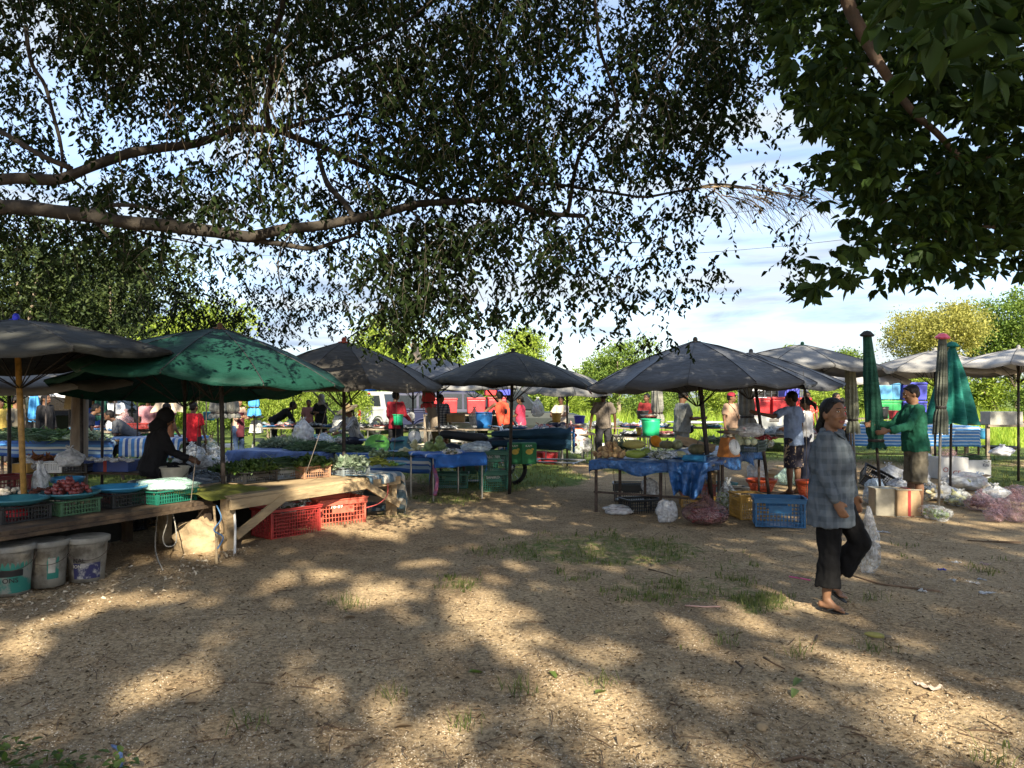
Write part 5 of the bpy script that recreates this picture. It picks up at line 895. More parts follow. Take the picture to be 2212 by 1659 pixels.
# ---------------------------------------------------------------- blue tarpaulin stall on the right
S8=stall('market_table','steel framed table with a low cross rail under the blue tarpaulin',(1.04,10.15),(2.36,9.40),.95,.70,WOODY,RUST,3,0,lw=.045,lrail=.28,legs=((0.02,0),(.62,0),(0.02,1),(1,1)))
cloth('tarpaulin','crumpled blue tarpaulin draped over the pumpkin table',(1.04,10.15),(2.36,9.40),.95,.70,TARP,.13,0,.16,.05,.03,seed=10,cat='tarpaulin',wavy=.10,nz=5)
def gather(s,t):
    x=(s-.5)*.52*(1-.40*t); z=-t*.40+.04*math.sin(s*7)*t; y=-.05-.07*math.sin(s*16+t*2)*(.3+t)-.06*t+.05*mnoise.noise((s*7,t*6,3)); return (x,y,z+.02)
me=grid_uv('tarp',gather,34,26,TARP); o=bpy.data.objects.new('tarpaulin_corner',me); C.objects.link(o); o.location=Vector((2.16,9.44,.72)); o.rotation_euler.z=-.3; sm_=o.modifiers.new('t','SOLIDIFY'); sm_.thickness=.003; tag(o,'bunched up end of blue tarpaulin hanging down before the stacked crates','tarpaulin')
S9=stall('market_table','steel table behind the leaning black pole, covered by the second blue sheet',(2.50,9.95),(4.0,12.3),.95,.72,WOODD,RUST,0,lw=.04,legs=((.25,0),(1,0),(.05,1),(1,1)))
cloth('tarpaulin','blue tarpaulin with a sagging edge under the orange scale and cabbages',(2.50,9.95),(4.0,12.3),.95,.72,TARP,.20,0,.1,.06,.05,seed=11,cat='tarpaulin',wavy=.16,nz=4)
Zt=.715
pieces('brown taro root in the pile at the left end of the tarpaulin','taro_root','taro',T(1318,990,Zt)+Vector((0,.08,0)),.045,mat('taro_skin',(.18,.10,.06),.9,var=.7,vs_=12,col2=(.40,.27,.13),thr=(.5,.6)),26,(.20,.15),3,'taro roots piled on the tarpaulin',20,(1,1,1.25),'tip')
YM=mat('yellow_melon_skin',(.48,.42,.13),.45,var=.25,vs_=4); GM=mat('green_gourd_skin',(.26,.33,.06),.4,var=.3,vs_=4); PK=mat('pumpkin_skin',(.10,.115,.055),.6,var=.6,vs_=10,col2=(.24,.20,.10)); PM=mat('pale_melon_skin',(.38,.38,.20),.5,var=.25)
def gourd(label,p,l,r,m,rz=0,name='gourd',cat='gourd',rib=0):
    o=thing(name,label,cat,p,rz); mb=MB(); vs=[];n,mm=32,18
    if rib:
        for i in range(mm+1):
            t=PI*i/mm
            for j in range(n): a=2*PI*j/n; k=1+.07*abs(math.cos(a*rib/2))-.05; vs.append((r*1.05*math.sin(t)*k*math.cos(a),r*1.05*math.sin(t)*k*math.sin(a),r*.72+r*.72*math.cos(t)*(1-.22*math.exp(-(math.sin(t)*3)**2))))
        mb.add(vs,[(i*n+j,(i+1)*n+j,(i+1)*n+(j+1)%n,i*n+(j+1)%n) for i in range(mm) for j in range(n)])
    else: mb.ball((0,0,r),(l/2,r,r),20,14,Matrix.Rotation(PI/2,3,'Z') if False else None,.08,4,l*9)
    obj('skin',mb,m,o,True); s=MB()
    if rib: s.tube([(0,0,r*1.1),(.01,.0,r*1.4),(.03,.01,r*1.6)],[.02,.012,.014],7)
    else: s.tube([(l/2-.01,0,r),(l/2+.03,.0,r*1.08)],[.012,.008],7)
    obj('stem',s,WOODG,o,True); return o
gourd('long yellow melon lying on top at the left of the tarpaulin',T(1372,978,Zt)+Vector((0,.10,.05)),.34,.068,YM,-.3,'yellow_melon','melon'); gourd('long green melon lying below the yellow one',T(1372,990,Zt)+Vector((0,-.02,0)),.32,.058,GM,-.3,'green_melon','melon'); gourd('second green melon end behind the long green one',T(1392,985,Zt)+Vector((.04,.12,0)),.26,.055,GM,.9,'green_melon','melon')
gourd('ribbed dark pumpkin in the middle of the tarpaulin table',T(1443,975,Zt)+Vector((0,.12,.02)),0,.10,PK,0,'pumpkin','pumpkin',9); gourd('flat ribbed pumpkin behind the light blue tray',T(1510,985,Zt)+Vector((0,.10,0)),0,.12,PK,.5,'pumpkin','pumpkin',11); gourd('pale round melon right of the dark pumpkin',T(1466,974,Zt)+Vector((0,.10,.02)),.16,.075,PM,.3,'pale_melon','melon'); gourd('pale small melon below the round one',T(1470,990,Zt)+Vector((0,.02,0)),.16,.05,PM,.2,'pale_melon','melon')
q=thing('cut_pumpkin','pumpkin cut open to show its orange flesh','pumpkin',T(1420,972,Zt)+Vector((0,.14,.02)),.3); mb=MB(); mb.lathe([(.0001,-.09),(.07,-.07),(.105,0),(.10,.02)],20,(0,0,.10),M=Matrix.Rotation(R(60),3,'X')); obj('skin',mb,PK,q,True); mb=MB(); mb.lathe([(.10,.02),(.075,.005),(.05,-.04),(.0001,-.05)],20,(0,0,.10),M=Matrix.Rotation(R(60),3,'X')); obj('flesh',mb,mat('pumpkin_flesh',(.70,.28,.02),.6),q,True)
bag('clear bag of green herbs in the middle of the tarpaulin table',T(1428,993,Zt),(.19,.12,.075),F_CLR,(leafmat('bagged_herb',(.06,.09,.03),(.16,.20,.08),.2,.5,.2),'long',40,.012),seed=60,knot=False)
carton('light blue plastic tray before the flat pumpkin',T(1500,996,Zt),-.45,.27,.12,.07,P_LBL,open_=True,name='plastic_tray',cat='tray')
for i,(a_,b_,r1,lab) in enumerate([(1505,972,.15,'long flattened cardboard sheet leaning over the pumpkins'),(1520,985,.05,'crumpled brown paper in front of the orange scale')]):
    me=grid_uv('sheet',(lambda s,t:((s-.5)*.62,(t-.5)*.24,.10*s*0+.02*mnoise.noise((s*4,t*4,1)))) if i==0 else (lambda s,t:((s-.5)*.34,(t-.5)*.26,.05+.06*mnoise.noise((s*4,t*4,5)))),18,12,CARD); o=bpy.data.objects.new('cardboard_sheet',me); C.objects.link(o); o.location=T(a_,b_,Zt)+Vector((0,.12,.09-.06*i)); o.rotation_euler=(R(28) if i==0 else 0,R(14) if i==0 else 0,-.35); s_=o.modifiers.new('t','SOLIDIFY'); s_.thickness=.005; tag(o,lab,'cardboard')
scale_('orange brown spring scale with a white dial right of the leaning pole',T(1580,988,.73)+Vector((.0,.10,0)),R(42),mat('orange_enamel',(.42,.15,.03),.4,var=.3),1.05)
crate('dark slatted crate with small cabbages on top',T(1625,976,.73)+Vector((0,.1,0)),R(57),.42,.34,.16,PL('slate_green_plastic',(.05,.08,.08)),1,.1,plates=False); pieces('small pale cabbage on the dark slatted crate','small_cabbage','cabbage',T(1610,962,.86)+Vector((0,.1,0)),.05,mat('cabbage_pale',(.52,.56,.38),.5,var=.2),13,(.15,.12),2,'small cabbages on the slatted crate',21)
bag('white bag with dark red shallots above the small cabbages',T(1622,944,.98),(.18,.14,.10),F_WHT,seed=61,knot=False); pieces('dark red dried chilli beside the white bag','dried_chilli','chilli',T(1650,948,.94),.022,mat('chilli_dark',(.20,.02,.02),.5),36,(.18,.12),2,'dark red chillies behind the cabbages',22,(1.8,.6,.6))
bag('tall clear bag with pale bulbs at the right end of the blue sheet',T(1662,968,.73),(.08,.07,.10),F_CLR,(PM,'ball',12,.025),seed=62,knot=False)
heap('green leaves lying between the leaning pole and the cabbages',T(1545,955,.73),'leafy_greens','greens',300,(.12,.05),(.25,.15,.05),V_GRY,19)
heap('long aubergines and leaves on black mats behind the pumpkins',T(1470,962,.72),'leafy_greens','greens',160,(.22,.05),(.42,.14,.04),leafmat('dark_mat_leaf',(.015,.02,.02),(.05,.06,.06),.1,.4,.4),20,kind='long')
heap('spiky green tops behind the taro pile',T(1345,972,.72),'leafy_greens','greens',160,(.16,.02),(.18,.10,.10),V_GRY,21,upr=1.2)
# below the tarpaulin
crate('black crate lying under the tarpaulin table, left',on(1362,1085)+Vector((.05,.25,.0)),-.15,.50,.34,.26,P_BLK,1.0,.5); crate('black crate on its side under the tarpaulin table',on(1385,1112)+Vector((.02,.15,.0)),.3,.46,.32,.2,P_BLK,1.0,.15,plates=False)
bag('white plastic bag lying flat left under the tarpaulin table',on(1335,1112),(.20,.13,.07),F_WHT,(mat('meat_red',(.25,.08,.05),.5),'x',10,.04),seed=63,knot=False); bag('crumpled white bag hanging over the black crate',on(1405,1090)+Vector((0,0,.12)),(.13,.10,.14),F_WHT,seed=64,knot=False); bag('empty white bag right of the table leg',on(1440,1128),(.13,.10,.15),F_WHT,seed=65,knot=False)
for k,(z,m,lab) in enumerate([(0,P_YEL,'yellow lettered crate at the bottom of the stack under the tarpaulin'),(.165,PL('brick_plastic',(.22,.05,.04)),'brick red crate in the middle of the stack under the tarpaulin'),(.33,PL('tan_plastic',(.25,.16,.07)),'tan lettered crate on top of the stack under the tarpaulin')]):
    c_=crate(lab,on(1517,1100)+Vector((0,.30,z)),-.12,.46,.34,.16,m,1,.25,plates=True); 
    if k==2: lettering('NATION',c_,.07,(-.16,-.18,.07),mat('crate_ink',(.02,.05,.03),.6))
bag('dark red net bag of dried chillies slumped before the stacked crates',on(1538,1138)+Vector((-.04,.16,0)),(.27,.19,.15),plastic_film('purple_net',(.16,.08,.08),.50,.35),(mat('chilli_dark',(.20,.02,.02),.5),'long',170,.011),seed=66,nz=.2); bag('tall clear bag of green pods right of the dark red net bag',on(1578,1112)+Vector((0,.12,0)),(.15,.13,.20),F_CLR,(mat('pod_green',(.22,.28,.10),.5,var=.4),'long',46,.016),seed=67)
bag('big clear bag standing open beside the orange basket',on(1640,1052)+Vector((0,.1,0)),(.17,.14,.24),F_WHT,seed=68,knot=False,nz=.3); bag('flat clear bag of white things on the ground left of the ochre crate',on(1590,1112)+Vector((0,.1,0)),(.15,.11,.05),F_CLR,(STY,'x',16,.03),seed=69,knot=False); crate('black round edged basket with paper left of the ochre crate',on(1600,1080)+Vector((0,.25,0)),.1,.30,.24,.17,P_BLK,plates=False)
crate('ochre lettered crate left of the blue crate',on(1628,1122)+Vector((-.02,.16,0)),.06,.34,.40,.31,P_YEL,1.1,.1); c_=crate('large blue slotted crate in front of the checked shirt woman',on(1690,1140)+Vector((.02,.19,0)),-.22,.56,.38,.34,PL('crate_blue',(.015,.10,.22)),.8,.2)
basket('wide orange basket behind the blue crate',on(1650,1062)+Vector((0,.12,0)),.235,.19,P_ORG); basket('deep red basket between the blue crate and the woman',on(1755,1080)+Vector((-.02,.1,0)),.17,.28,P_ORG)
bag('pale teal bag of greens on the grass behind the orange basket',on(1712,1050)+Vector((0,.2,0)),(.22,.15,.14),F_GRN,seed=70); bag('white bag behind the pale teal bag',on(1728,1035)+Vector((0,.2,0)),(.14,.1,.12),F_WHT,seed=71)
crate('blue crate lying under the second blue sheet',on(1568,1068)+Vector((0,.3,0)),.3,.4,.3,.16,P_TEA,plates=False); carton('small brown carton on the grass under the second blue sheet',on(1650,1035),.2,.35,.25,.16,CARD,open_=True)
# boxes and bags by the man in green
for (px,py,w_,h,m,lab,tp,rz) in [(1917,1116,.27,.36,TIN,'square cream coloured tin beside the woman',None,-.05),(1967,1118,.30,.36,CARD,'brown square tin with a red band right of the cream one',P_RED,-.08)]:
    o=thing('square_tin',lab,'tin',on(px,py)+Vector((0,.13,0)),rz); mb=MB(); mb.box((0,0,h/2),(w_,.24,h-.012)); obj('body',mb,m,o,bevel=.012)
    for z in (.008,h-.008):
        r_=MB()
        for k in range(4): a=k*PI/2; W=w_/2 if k%2 else .12; r_.box((math.sin(a)*(w_/2+.002) if k%2 else 0,-math.cos(a)*.122 if k%2==0 else 0,z),(w_+.008 if k%2==0 else .012,.012 if k%2==0 else .25,.014))
        obj('rim',r_,TIN,o)
    if tp: t_=MB(); t_.box((0,-.1225,h/2),(.035,.004,h-.03)); t_.box((0,0,h+.002),(.035,.23,.004)); obj('band',t_,tp,o)
crate('black crate tipped up against the folded green umbrella',on(1893,1058)+Vector((0,.1,.06)),-.2,.50,.34,.22,P_BLK,1,.2,tilt=(R(30),R(28))); 
bags=[(1925,1050,.24,.2,.17,F_WHT,(mat('onion_white',(.60,.56,.36),.5),'ball',26,.045),'clear bag of white onions behind the tipped black crate'),(1898,1092,.16,.13,.19,F_BLU,(STY,'x',16,.04),'bluish bag of white packs left of the cream tin'),(2000,1010,.20,.16,.20,F_WHT,None,'white bag standing behind the man in green'),(1985,1045,.25,.2,.14,F_WHT,None,'white bag at the feet of the man in green'),
 (2095,1060,.34,.24,.15,F_WHT,(PM,'x',20,.05),'wide white bag of gourds under the boxes'),(2050,1085,.26,.18,.12,F_WHT,(mat('corn_pale',(.55,.48,.30),.6),'long',22,.03),'clear bag of corn before the wide white bag'),(2085,1095,.24,.17,.10,F_CLR,(PM,'long',18,.03),'clear bag of pale roots right of the corn'),(2032,1126,.23,.15,.10,F_CLR,(mat('lime_green',(.16,.24,.05),.4),'ball',95,.021),'clear bag of limes on the sand at the feet of the man in green'),
 (2128,1105,.17,.13,.12,F_PNK,(mat('shallot_bulk',(.20,.08,.06),.5),'ball',50,.022),'mesh bag of garlic heads left in the pink group'),(2160,1088,.22,.16,.12,F_WHT,(mat('shallot_bulk',(.20,.08,.06),.5),'ball',50,.024),'white bag of shallots at the back of the pink group'),(2172,1118,.17,.13,.12,F_PNK,(mat('shallot_bulk',(.20,.08,.06),.5),'ball',50,.022),'purple bag of shallots in the middle of the pink group'),(2160,1130,.15,.11,.09,F_PNK,None,'small pink bag in front of the purple one'),(2205,1130,.20,.16,.17,F_PNK,None,'big pink bag cut off by the right edge'),(2208,1085,.17,.13,.13,F_PNK,(mat('shallot_bulk',(.20,.08,.06),.5),'ball',30,.022),'pink bag behind the big one at the right edge'),
 (2010,1068,.16,.13,.10,F_CLR,(mat('stem_green',(.02,.035,.012),.8),'long',26,.012),'clear bag of green stems beside the brown tin'),(1950,1062,.28,.2,.09,F_WHT,None,'flat white bag on the ground behind the tins')]
for i,(px,py,a_,b_,c_,m,ct,lab) in enumerate(bags): bag(lab,on(px,py)+Vector((0,.12,0)),(a_,b_,c_),m,ct,seed=80+i,knot=i%3!=1,rz=i*.7)
b1=carton('white foam box with red letters behind the folded striped umbrella',on(2060,1035)+Vector((0,.2,0)),.0,.56,.4,.40,STY,name='foam_box'); lettering('GF',b1,.13,(-.02,-.203,.07),P_RED); lettering('O',b1,.13,(-.20,-.203,.13),P_RED)
b2=carton('white foam box with blue letters topped with green vegetables',on(2105,1034)+Vector((.08,.22,0)),.12,.52,.36,.34,STY,name='foam_box'); lettering('Km',b2,.11,(-.05,-.183,.06),P_BLU); lettering('Km',b2,.09,(.08,-.183,.22),mat('ink_navy',(.02,.03,.08),.6)); q=MB(); q.box((.262,-.02,.12),(.003,.2,.14)); obj('red_print',q,P_COR,b2)
carton('small open red carton in front of the foam boxes',on(2112,1050)+Vector((0,.15,0)),-.1,.34,.24,.15,CARDR,flaps=CARD,open_=True)
heap('bundle of long green vegetables on the blue lettered foam box',on(2105,1034)+Vector((.08,.22,.34)),'leafy_greens','greens',260,(.24,.016),(.22,.12,.07),V_ONI,22,.1,kind='long'); bag('pink bag on the red lettered foam box',on(2050,1035)+Vector((.1,.22,.4)),(.15,.12,.08),F_PNK,seed=99,knot=False)
# striped bench at the back right
S10=stall('market_table','long table under the blue striped sheet at the back right',(7.7,17.6),(10.6,17.4),1.1,.85,WOODY,RUST,0,0,lw=.05,lrail=.22); cloth('striped_cloth','blue striped sheet hanging along the back right table',(7.7,17.6),(10.55,17.4),1.1,.85,uv_stripe('tarpaulin_stripes',[(0,STLB),(.35,(.32,.48,.60)),(.5,STLB),(.85,STW)],7,1),.46,0,0,.04,.012,seed=12,wavy=.01)
S11=stall('market_table','bare plank table at the right edge with a grey box',(10.75,17.4),(13.4,17.3),1.0,.93,WOODG,WOODG,3,.05,lw=.07,round_=False); carton('long grey corrugated box on the bare plank table',T(2176,918,.93)+Vector((0,.2,0)),0,.70,.35,.28,PL('corrugated_grey',(.27,.27,.24)),name='plastic_box'); me=grid_uv('sheet',lambda s,t:((s-.5)*1.5,(t-.5)*.5,.03+.05*mnoise.noise((s*6,t*3,1))),24,8,mat('rumpled_brown',(.34,.16,.08),.8,var=.6)); o=bpy.data.objects.new('rumpled_cloth',me); C.objects.link(o); o.location=T(2170,912,.93)+Vector((-.2,-.1,0)); tag(o,'rumpled brown and red cloth under the grey corrugated box','cloth')
bucket('bright blue tub hanging at the end of the striped sheet',T(2118,948,.38)+Vector((0,0,.0)),.20,.27,P_LBL,handle=False); bag('white cloth bundle in the black pan on the grass',on(2165,985,.32),(.22,.16,.10),WHITEC,seed=101); vessel('black_pan','wide black pan on the grass at the right',on(2160,975,.22),[(.25,0),(.4,.12)],P_BLK,'pan'); 
for i in range(9): bag('white leafy parcel on the striped sheet table',T(1840+i*26+random.uniform(-6,6),918+random.uniform(-2,2),.87),(.13,.11,.06),[F_WHT,F_CLR,F_GRN][i%3],(V_DARK,'x',6,.04) if i%2 else None,seed=110+i,knot=False,group='parcels on the striped sheet table',name='vegetable_parcel',cat='parcel')
# cooler stack
def cooler(label,p,w_,d,h,m,rz=0,gr='stacked plastic cool boxes'):
    o=thing('cool_box',label,'cool box',p,rz,gr); mb=MB(); mb.box((0,0,h*.42),(w_*.95,d*.95,h*.84),taper=1.04); obj('box_body',mb,m,o,bevel=.02); l_=MB(); l_.box((0,0,h*.92),(w_*1.02,d*1.02,h*.14)); obj('lid',l_,m,o,bevel=.015); r_=MB(); 
    for k in range(5): r_.box((-w_*.38+k*w_*.19,-d*.492,h*.42),(.018,.012,h*.6))
    obj('ribs_front',r_,m,o) if False else None
    hn=MB(); 
    for s_ in (-1,1): hn.box((s_*w_*.515,0,h*.68),(.03,d*.3,.05))
    obj('handle',hn,m,o) if False else None
    return o
S12=stall('market_table','rough platform under the stacked cool boxes at the back right',(9.0,20.4),(11.2,20.4),1.0,.95,WOODG,WOODG,3,lw=.08,round_=False)
cooler('light blue cool box on top of the green one',P(1924,863,20.4)+Vector((0,.4,0)),.70,.5,.46,P_FLB); cooler('green cool box under the light blue one',P(1925,904,20.4)+Vector((0,.4,0)),.72,.5,.48,P_FGR); cooler('violet cool box on top behind the man in green',P(1984,864,20.4)+Vector((0,.4,0)),.66,.5,.48,P_FPU); cooler('violet cool box below, behind the man in green',P(1984,905,20.4)+Vector((0,.4,0)),.64,.5,.48,P_FPU)
bucket('small pink red bucket before the green cool box',P(1930,906,19.5),.12,.22,PL('pink_red_plastic',(.70,.08,.09)),handle=False)
bucket('tall black pan handle tub by the folded umbrella at the back right',P(1905,905,19.3),.16,.3,P_BLK,handle=False)
# ---------------------------------------------------------------- far row of fish and meat tables
FISH=leafmat('fish_silver',(.22,.24,.27),(.62,.64,.66),.05,.35,.6); MEAT=leafmat('meat_pink',(.35,.10,.09),(.60,.34,.30),.1,.4,.5)
def far_table(px0,px1,Y,Z,lab,seed,fill='fish',dep=.9,cover=None):
    A=((px0-CX)/F*Y,Y);B=((px1-CX)/F*Y,Y-.05); o=stall('market_table',lab,A,B,dep,Z,cover or WOODG,METAL,3,0,lw=.035,lrail=None,mid=True); w_=B[0]-A[0]; n=max(2,int(w_/.62)); rs=random.Random(seed)
    for i in range(n):
        for r_ in range(2):
            p=Vector((A[0]+(i+.5)*w_/n+rs.uniform(-.05,.05),Y+.22+.42*r_,Z)); k=rs.random()
            t=thing('fish_tray' if fill=='fish' else 'goods_tray',{'fish':'round tray of silver fish on a far table','meat':'tray of cut meat on a far table','mix':'tray of packed goods on a far table'}[fill],'tray',p,rs.uniform(0,3),'trays on the far tables'); mb=MB(); R_=rs.uniform(.20,.27); mb.lathe([(.0001,0),(R_*.8,0),(R_,.05),(R_+.012,.05),(R_*.82,.008),(.0001,.008)],20); obj('tray_body',mb,[METAL,P_LBL,P_WHT,P_BLU,P_BLK][rs.randint(0,4)],t,True)
            g=np.random.default_rng(seed*31+i*2+r_); m_=46; a=g.uniform(0,6.28,m_); q=np.sqrt(g.random(m_))*R_*.8; pp=np.stack([np.cos(a)*q,np.sin(a)*q,g.uniform(.02,.07,m_)],1); ax=g.normal(size=(m_,3)); ax[:,2]*=.2
            obj('contents',leaves_mesh('contents',pp,ax,np.tile([0,0,1.],(m_,1))+g.normal(size=(m_,3))*.4,g.uniform(.08,.17,m_),g.uniform(.035,.06,m_),MEAT if (fill=='meat' or (fill=='mix' and i%2)) else FISH,fold=.4,droop=.05),None,t)
    return o
far_table(222,330,17,.76,'far table with grey heaps and a red box at the left',1,'mix'); far_table(520,648,19.5,.74,'far table with a blue sheet behind the aproned seller',2,'mix'); far_table(652,735,19.8,.74,'far table left of the straw hat seller',3,'fish'); far_table(738,850,18.8,.74,'far table behind the straw hat seller',4,'mix'); far_table(853,1000,18.2,.74,'long far table of silver fish before the checked woman',5,'fish'); far_table(1005,1150,18.6,.74,'far table of trays before the orange vest man',6,'fish'); far_table(1155,1262,18.6,.74,'far table before the seated woman in beige',7,'meat'); far_table(1145,1285,16.8,.72,'nearer steel table with a scale right of the motorcycle',8,'mix'); far_table(1268,1400,19.5,.74,'far table behind the man in the brown T-shirt',9,'mix'); far_table(1402,1575,19.5,.74,'far table with a white cloth behind the grey T-shirt man',10,'mix'); far_table(1330,1480,16.2,.70,'nearer table with a green bucket left of the grey T-shirt man',11,'mix'); far_table(1650,1800,14.6,.78,'table of vegetables before the youth in blue',12,'mix'); far_table(150,222,18,.74,'far table left of the grey heaps',13,'mix')
crate('shallow red crate on the left far table',P(300,926,17)+Vector((0,.0,0)),0,.50,.35,.12,P_RED,plates=False)
for i,(px,py,Y,s_,lab,m) in enumerate([(272,922,17.2,.26,'pale pink cloth bag on the left far table',F_PNK),(245,924,17.2,.2,'white bag at the left of the pink cloth bag',F_WHT),(887,900,18.4,.13,'small white bag beside the leaning post',F_WHT),(1162,886,18.3,.2,'white bag hanging by the seated woman in beige',F_WHT),(1025,905,19.5,.2,'white bag before the red cool boxes',F_WHT),(1265,960,16.9,.2,'white bag hanging under the nearer steel table',F_WHT),(1245,962,16.6,.22,'clear bag with yellow packets on the grass below the steel table',F_CLR),(1430,900,0,0,'','')][:7]): bag(lab,P(px,py,Y)-Vector((0,0,s_*.8)),(s_*.7,s_*.5,s_),m,seed=130+i)
for (px,py,Y,r,h,m,lab) in [(1046,925,16.5,.19,.34,P_BLU,'dark blue bucket under the hand of the orange vest man'),(1406,941,15.7,.20,.34,P_SG,'bright green bucket on the table left of the grey T-shirt man'),(860,918,17.6,.12,.24,P_SG,'green bucket held before the dark red shirt'),(1252,915,18,.13,.18,P_PUR,'violet tub on the far table left of the brown T-shirt man'),(1388,905,19,.15,.2,P_BLK,'black tub behind the orange scale of the maroon shirted seller'),(1202,912,18.6,.12,.22,P_YEL,'ochre bucket left of the seated woman in beige')]: bucket(lab,P(px,py,Y),r,h,m,handle=False)
scale_('orange spring scale before the maroon shirted seller',P(1403,938,16.3),0.05,P_ORG,1.25); scale_('orange spring scale on the nearer steel table',P(1250,953,16.9),R(20),P_ORG,1.15); scale_('green spring scale beside the white heap in the middle',T(895,958,.72),R(10),mat('grey_green_enamel',(.12,.16,.14),.5),1.0); scale_('spring scale with a big dial on the aproned seller\'s table',P(553,935,19.3),R(5),P_WHT,1.25); scale_('steel spring scale on the far table left of the straw hat seller',P(733,925,18.9),0,METAL,1.3)
for i,(px,py,Y,m,lab) in enumerate([(640,918,19.4,P_BLU,'blue plastic sheet on the aproned seller\'s table'),(1010,0,0,0,'')][:1]):
    me=grid_uv('sheet',lambda s,t:((s-.5)*1.0,(t-.5)*.6,.02+.04*mnoise.noise((s*4,t*4,1))),14,10,m); o=bpy.data.objects.new('plastic_sheet',me); C.objects.link(o); o.location=Vector(((605-CX)/F*Y,Y+.5,.76)); tag(o,lab,'plastic sheet')
vessel('white_tray','big oval white tray on the far table behind the grey T-shirt man',P(1455,916,19.2)+Vector((.6,.2,0)),[(.4,0),(.55,.05)],P_WHT,'tray',sx=1.3)
for i,(px,py,w_,h,lab) in enumerate([(896,1010,.55,.42,'white slatted crate under the silver fish table'),(1345,1000,.6,.5,'white slatted crate behind the hanging bags'),(1275,0,0,0,'')][:2]): crate(lab,on(px,py-12),0,w_,.4,h,P_CRM,.7,.1,plates=False)
# glass oil bottle
bucket('tin of yellow oil beside the bright green bucket',P(1380,940,16.1),.05,.16,P_YEL,handle=False,name='oil_tin')
# small wooden chest between
carton('open carton behind the silver fish table',P(985,912,19.6),0,.45,.35,.22,CARD,open_=True); carton('foam box on the ground behind the silver fish table',P(1000,925,19.9)-Vector((0,0,.35)),0,.6,.4,.5,STY,name='foam_box')
carton('yellowed carton tied high on the grey wooden post',P(171,925,11.2)+Vector((0,-.18,.28)),.2,.19,.13,.26,mat('old_card',(.52,.42,.24),.9)).rotation_euler=(.05,.12,.3)

# parcels and bags scattered over the far tables
def strew(lab,grp,px0,px1,Y,Z,n,seed,sz=.1):
    r_=random.Random(seed)
    for i in range(n):
        px=px0+(px1-px0)*(i+.5)/n+r_.uniform(-3,3); p=Vector(((px-CX)/F*Y,Y+.30+r_.uniform(0,.5),Z)); k=r_.uniform(.7,1.3)*sz
        bag(lab,p,(k,k*.8,k*.6),[F_WHT,F_CLR,F_BLU,F_PNK][r_.randint(0,3)],(V_DARK,'x',5,.03) if r_.random()<.4 else None,seed=400+seed*10+i,knot=r_.random()<.4,group=grp,name='packed_goods',cat='packed goods')
strew('small bag of packed goods on the left far table by the red crate','packed goods on the left far table',225,328,17,.78,9,1); strew('small bag of packed goods on the aproned seller\'s table','packed goods on the aproned seller\'s table',525,645,19.5,.76,9,2); strew('small bag of packed goods behind the straw hat seller','packed goods behind the straw hat seller',742,848,18.8,.76,8,3); strew('small bag of packed goods beside the brown T-shirt man','packed goods on the table by the brown T-shirt man',1270,1398,19.5,.76,8,4); strew('small bag of packed goods before the youth in blue','packed goods before the youth in blue',1652,1798,14.6,.80,9,5,.13); strew('small bag of packed goods on the steel table with the scale','packed goods on the steel table',1150,1282,16.8,.74,7,6)
strew('bag of vegetables on the low dark table beside the bent figure','vegetable bags on the low dark table',360,480,10.4,.52,7,7,.13); strew('bag lying behind the beans on the navy sheet','bags behind the beans',560,730,14.1,.62,7,8,.13)
# ---------------------------------------------------------------- litter and sticks in the foreground
def stick(lab,pts,r0,r1,m=None,name='stick'):
    p=[on(a,b) for a,b in pts]; p=[Vector((v.x,v.y,relief(v.x,v.y)+r0*.9)) for v in p]; mb=MB(); mb.tube(p,[r0+(r1-r0)*i/(len(p)-1) for i in range(len(p))],7); o=obj(name,mb,m or BARKD,None,True); return tag(o,lab,'stick')
stick('long curved brown stick lying behind the walking woman',[(1838,1245),(1870,1256),(1905,1268),(1950,1273),(1995,1278),(2030,1284)],.007,.011,mat('stick_brown',(.17,.11,.07),.85)); stick('thick dark stick on the sand at the right',[(2090,1164),(2125,1167),(2160,1169),(2205,1171)],.006,.016)
stick('pale pinkish straw lying on the sand in the middle',[(1480,1309),(1520,1311),(1556,1312)],.006,.006,mat('straw_pink_pale',(.55,.33,.26),.5),'drinking_straw'); stick('bright pink straw left of the woman\'s foot',[(1705,1246),(1730,1251),(1750,1255)],.006,.006,PL('straw_pink',(.75,.12,.28)),'drinking_straw')
stick('short curved twig near the bottom right',[(1765,1372),(1762,1385),(1752,1392)],.008,.006); stick('dark forked twig right of the centre',[(1650,1428),(1670,1440),(1695,1452)],.007,.004); stick('dark bent twig in the lower middle',[(1590,1680-240),(1605,1455),(1598,1468)],.007,.004); stick('broken brown bark strip near the bottom centre right',[(1690,1648),(1730,1640),(1780,1650)],.009,.006); stick('thin dry twig crossing the bottom right patch of sun',[(2085,1575),(2130,1574),(2190,1583)],.005,.003); stick('thin bent twig on the shaded sand in the middle',[(1400,1228),(1440,1240),(1460,1246)],.005,.003); stick('brown twig by the left streak of light',[(700,1560),(740,1572),(790,1574)],.005,.003)
o=gourd('small yellow green gourd dropped on the sand at the right',on(1890,1378)+Vector((0,0,.0)),.13,.019,mat('dropped_gourd',(.26,.24,.07),.45,var=.4),-.5)
def scrap(lab,px,py,w_,d,m,rz=0,nz=.02,name='plastic_scrap',cat='litter'):
    me=grid_uv('s',lambda s,t:((s-.5)*w_*(1-.3*t),(t-.5)*d+.02*math.sin(s*5),max(.003,.012+nz*mnoise.noise((s*5+px,t*5,1)))),10,8,m); o=bpy.data.objects.new(name,me); C.objects.link(o); p=on(px,py); o.location=Vector((p.x,p.y,relief(p.x,p.y))); o.rotation_euler.z=rz; tag(o,lab,cat)
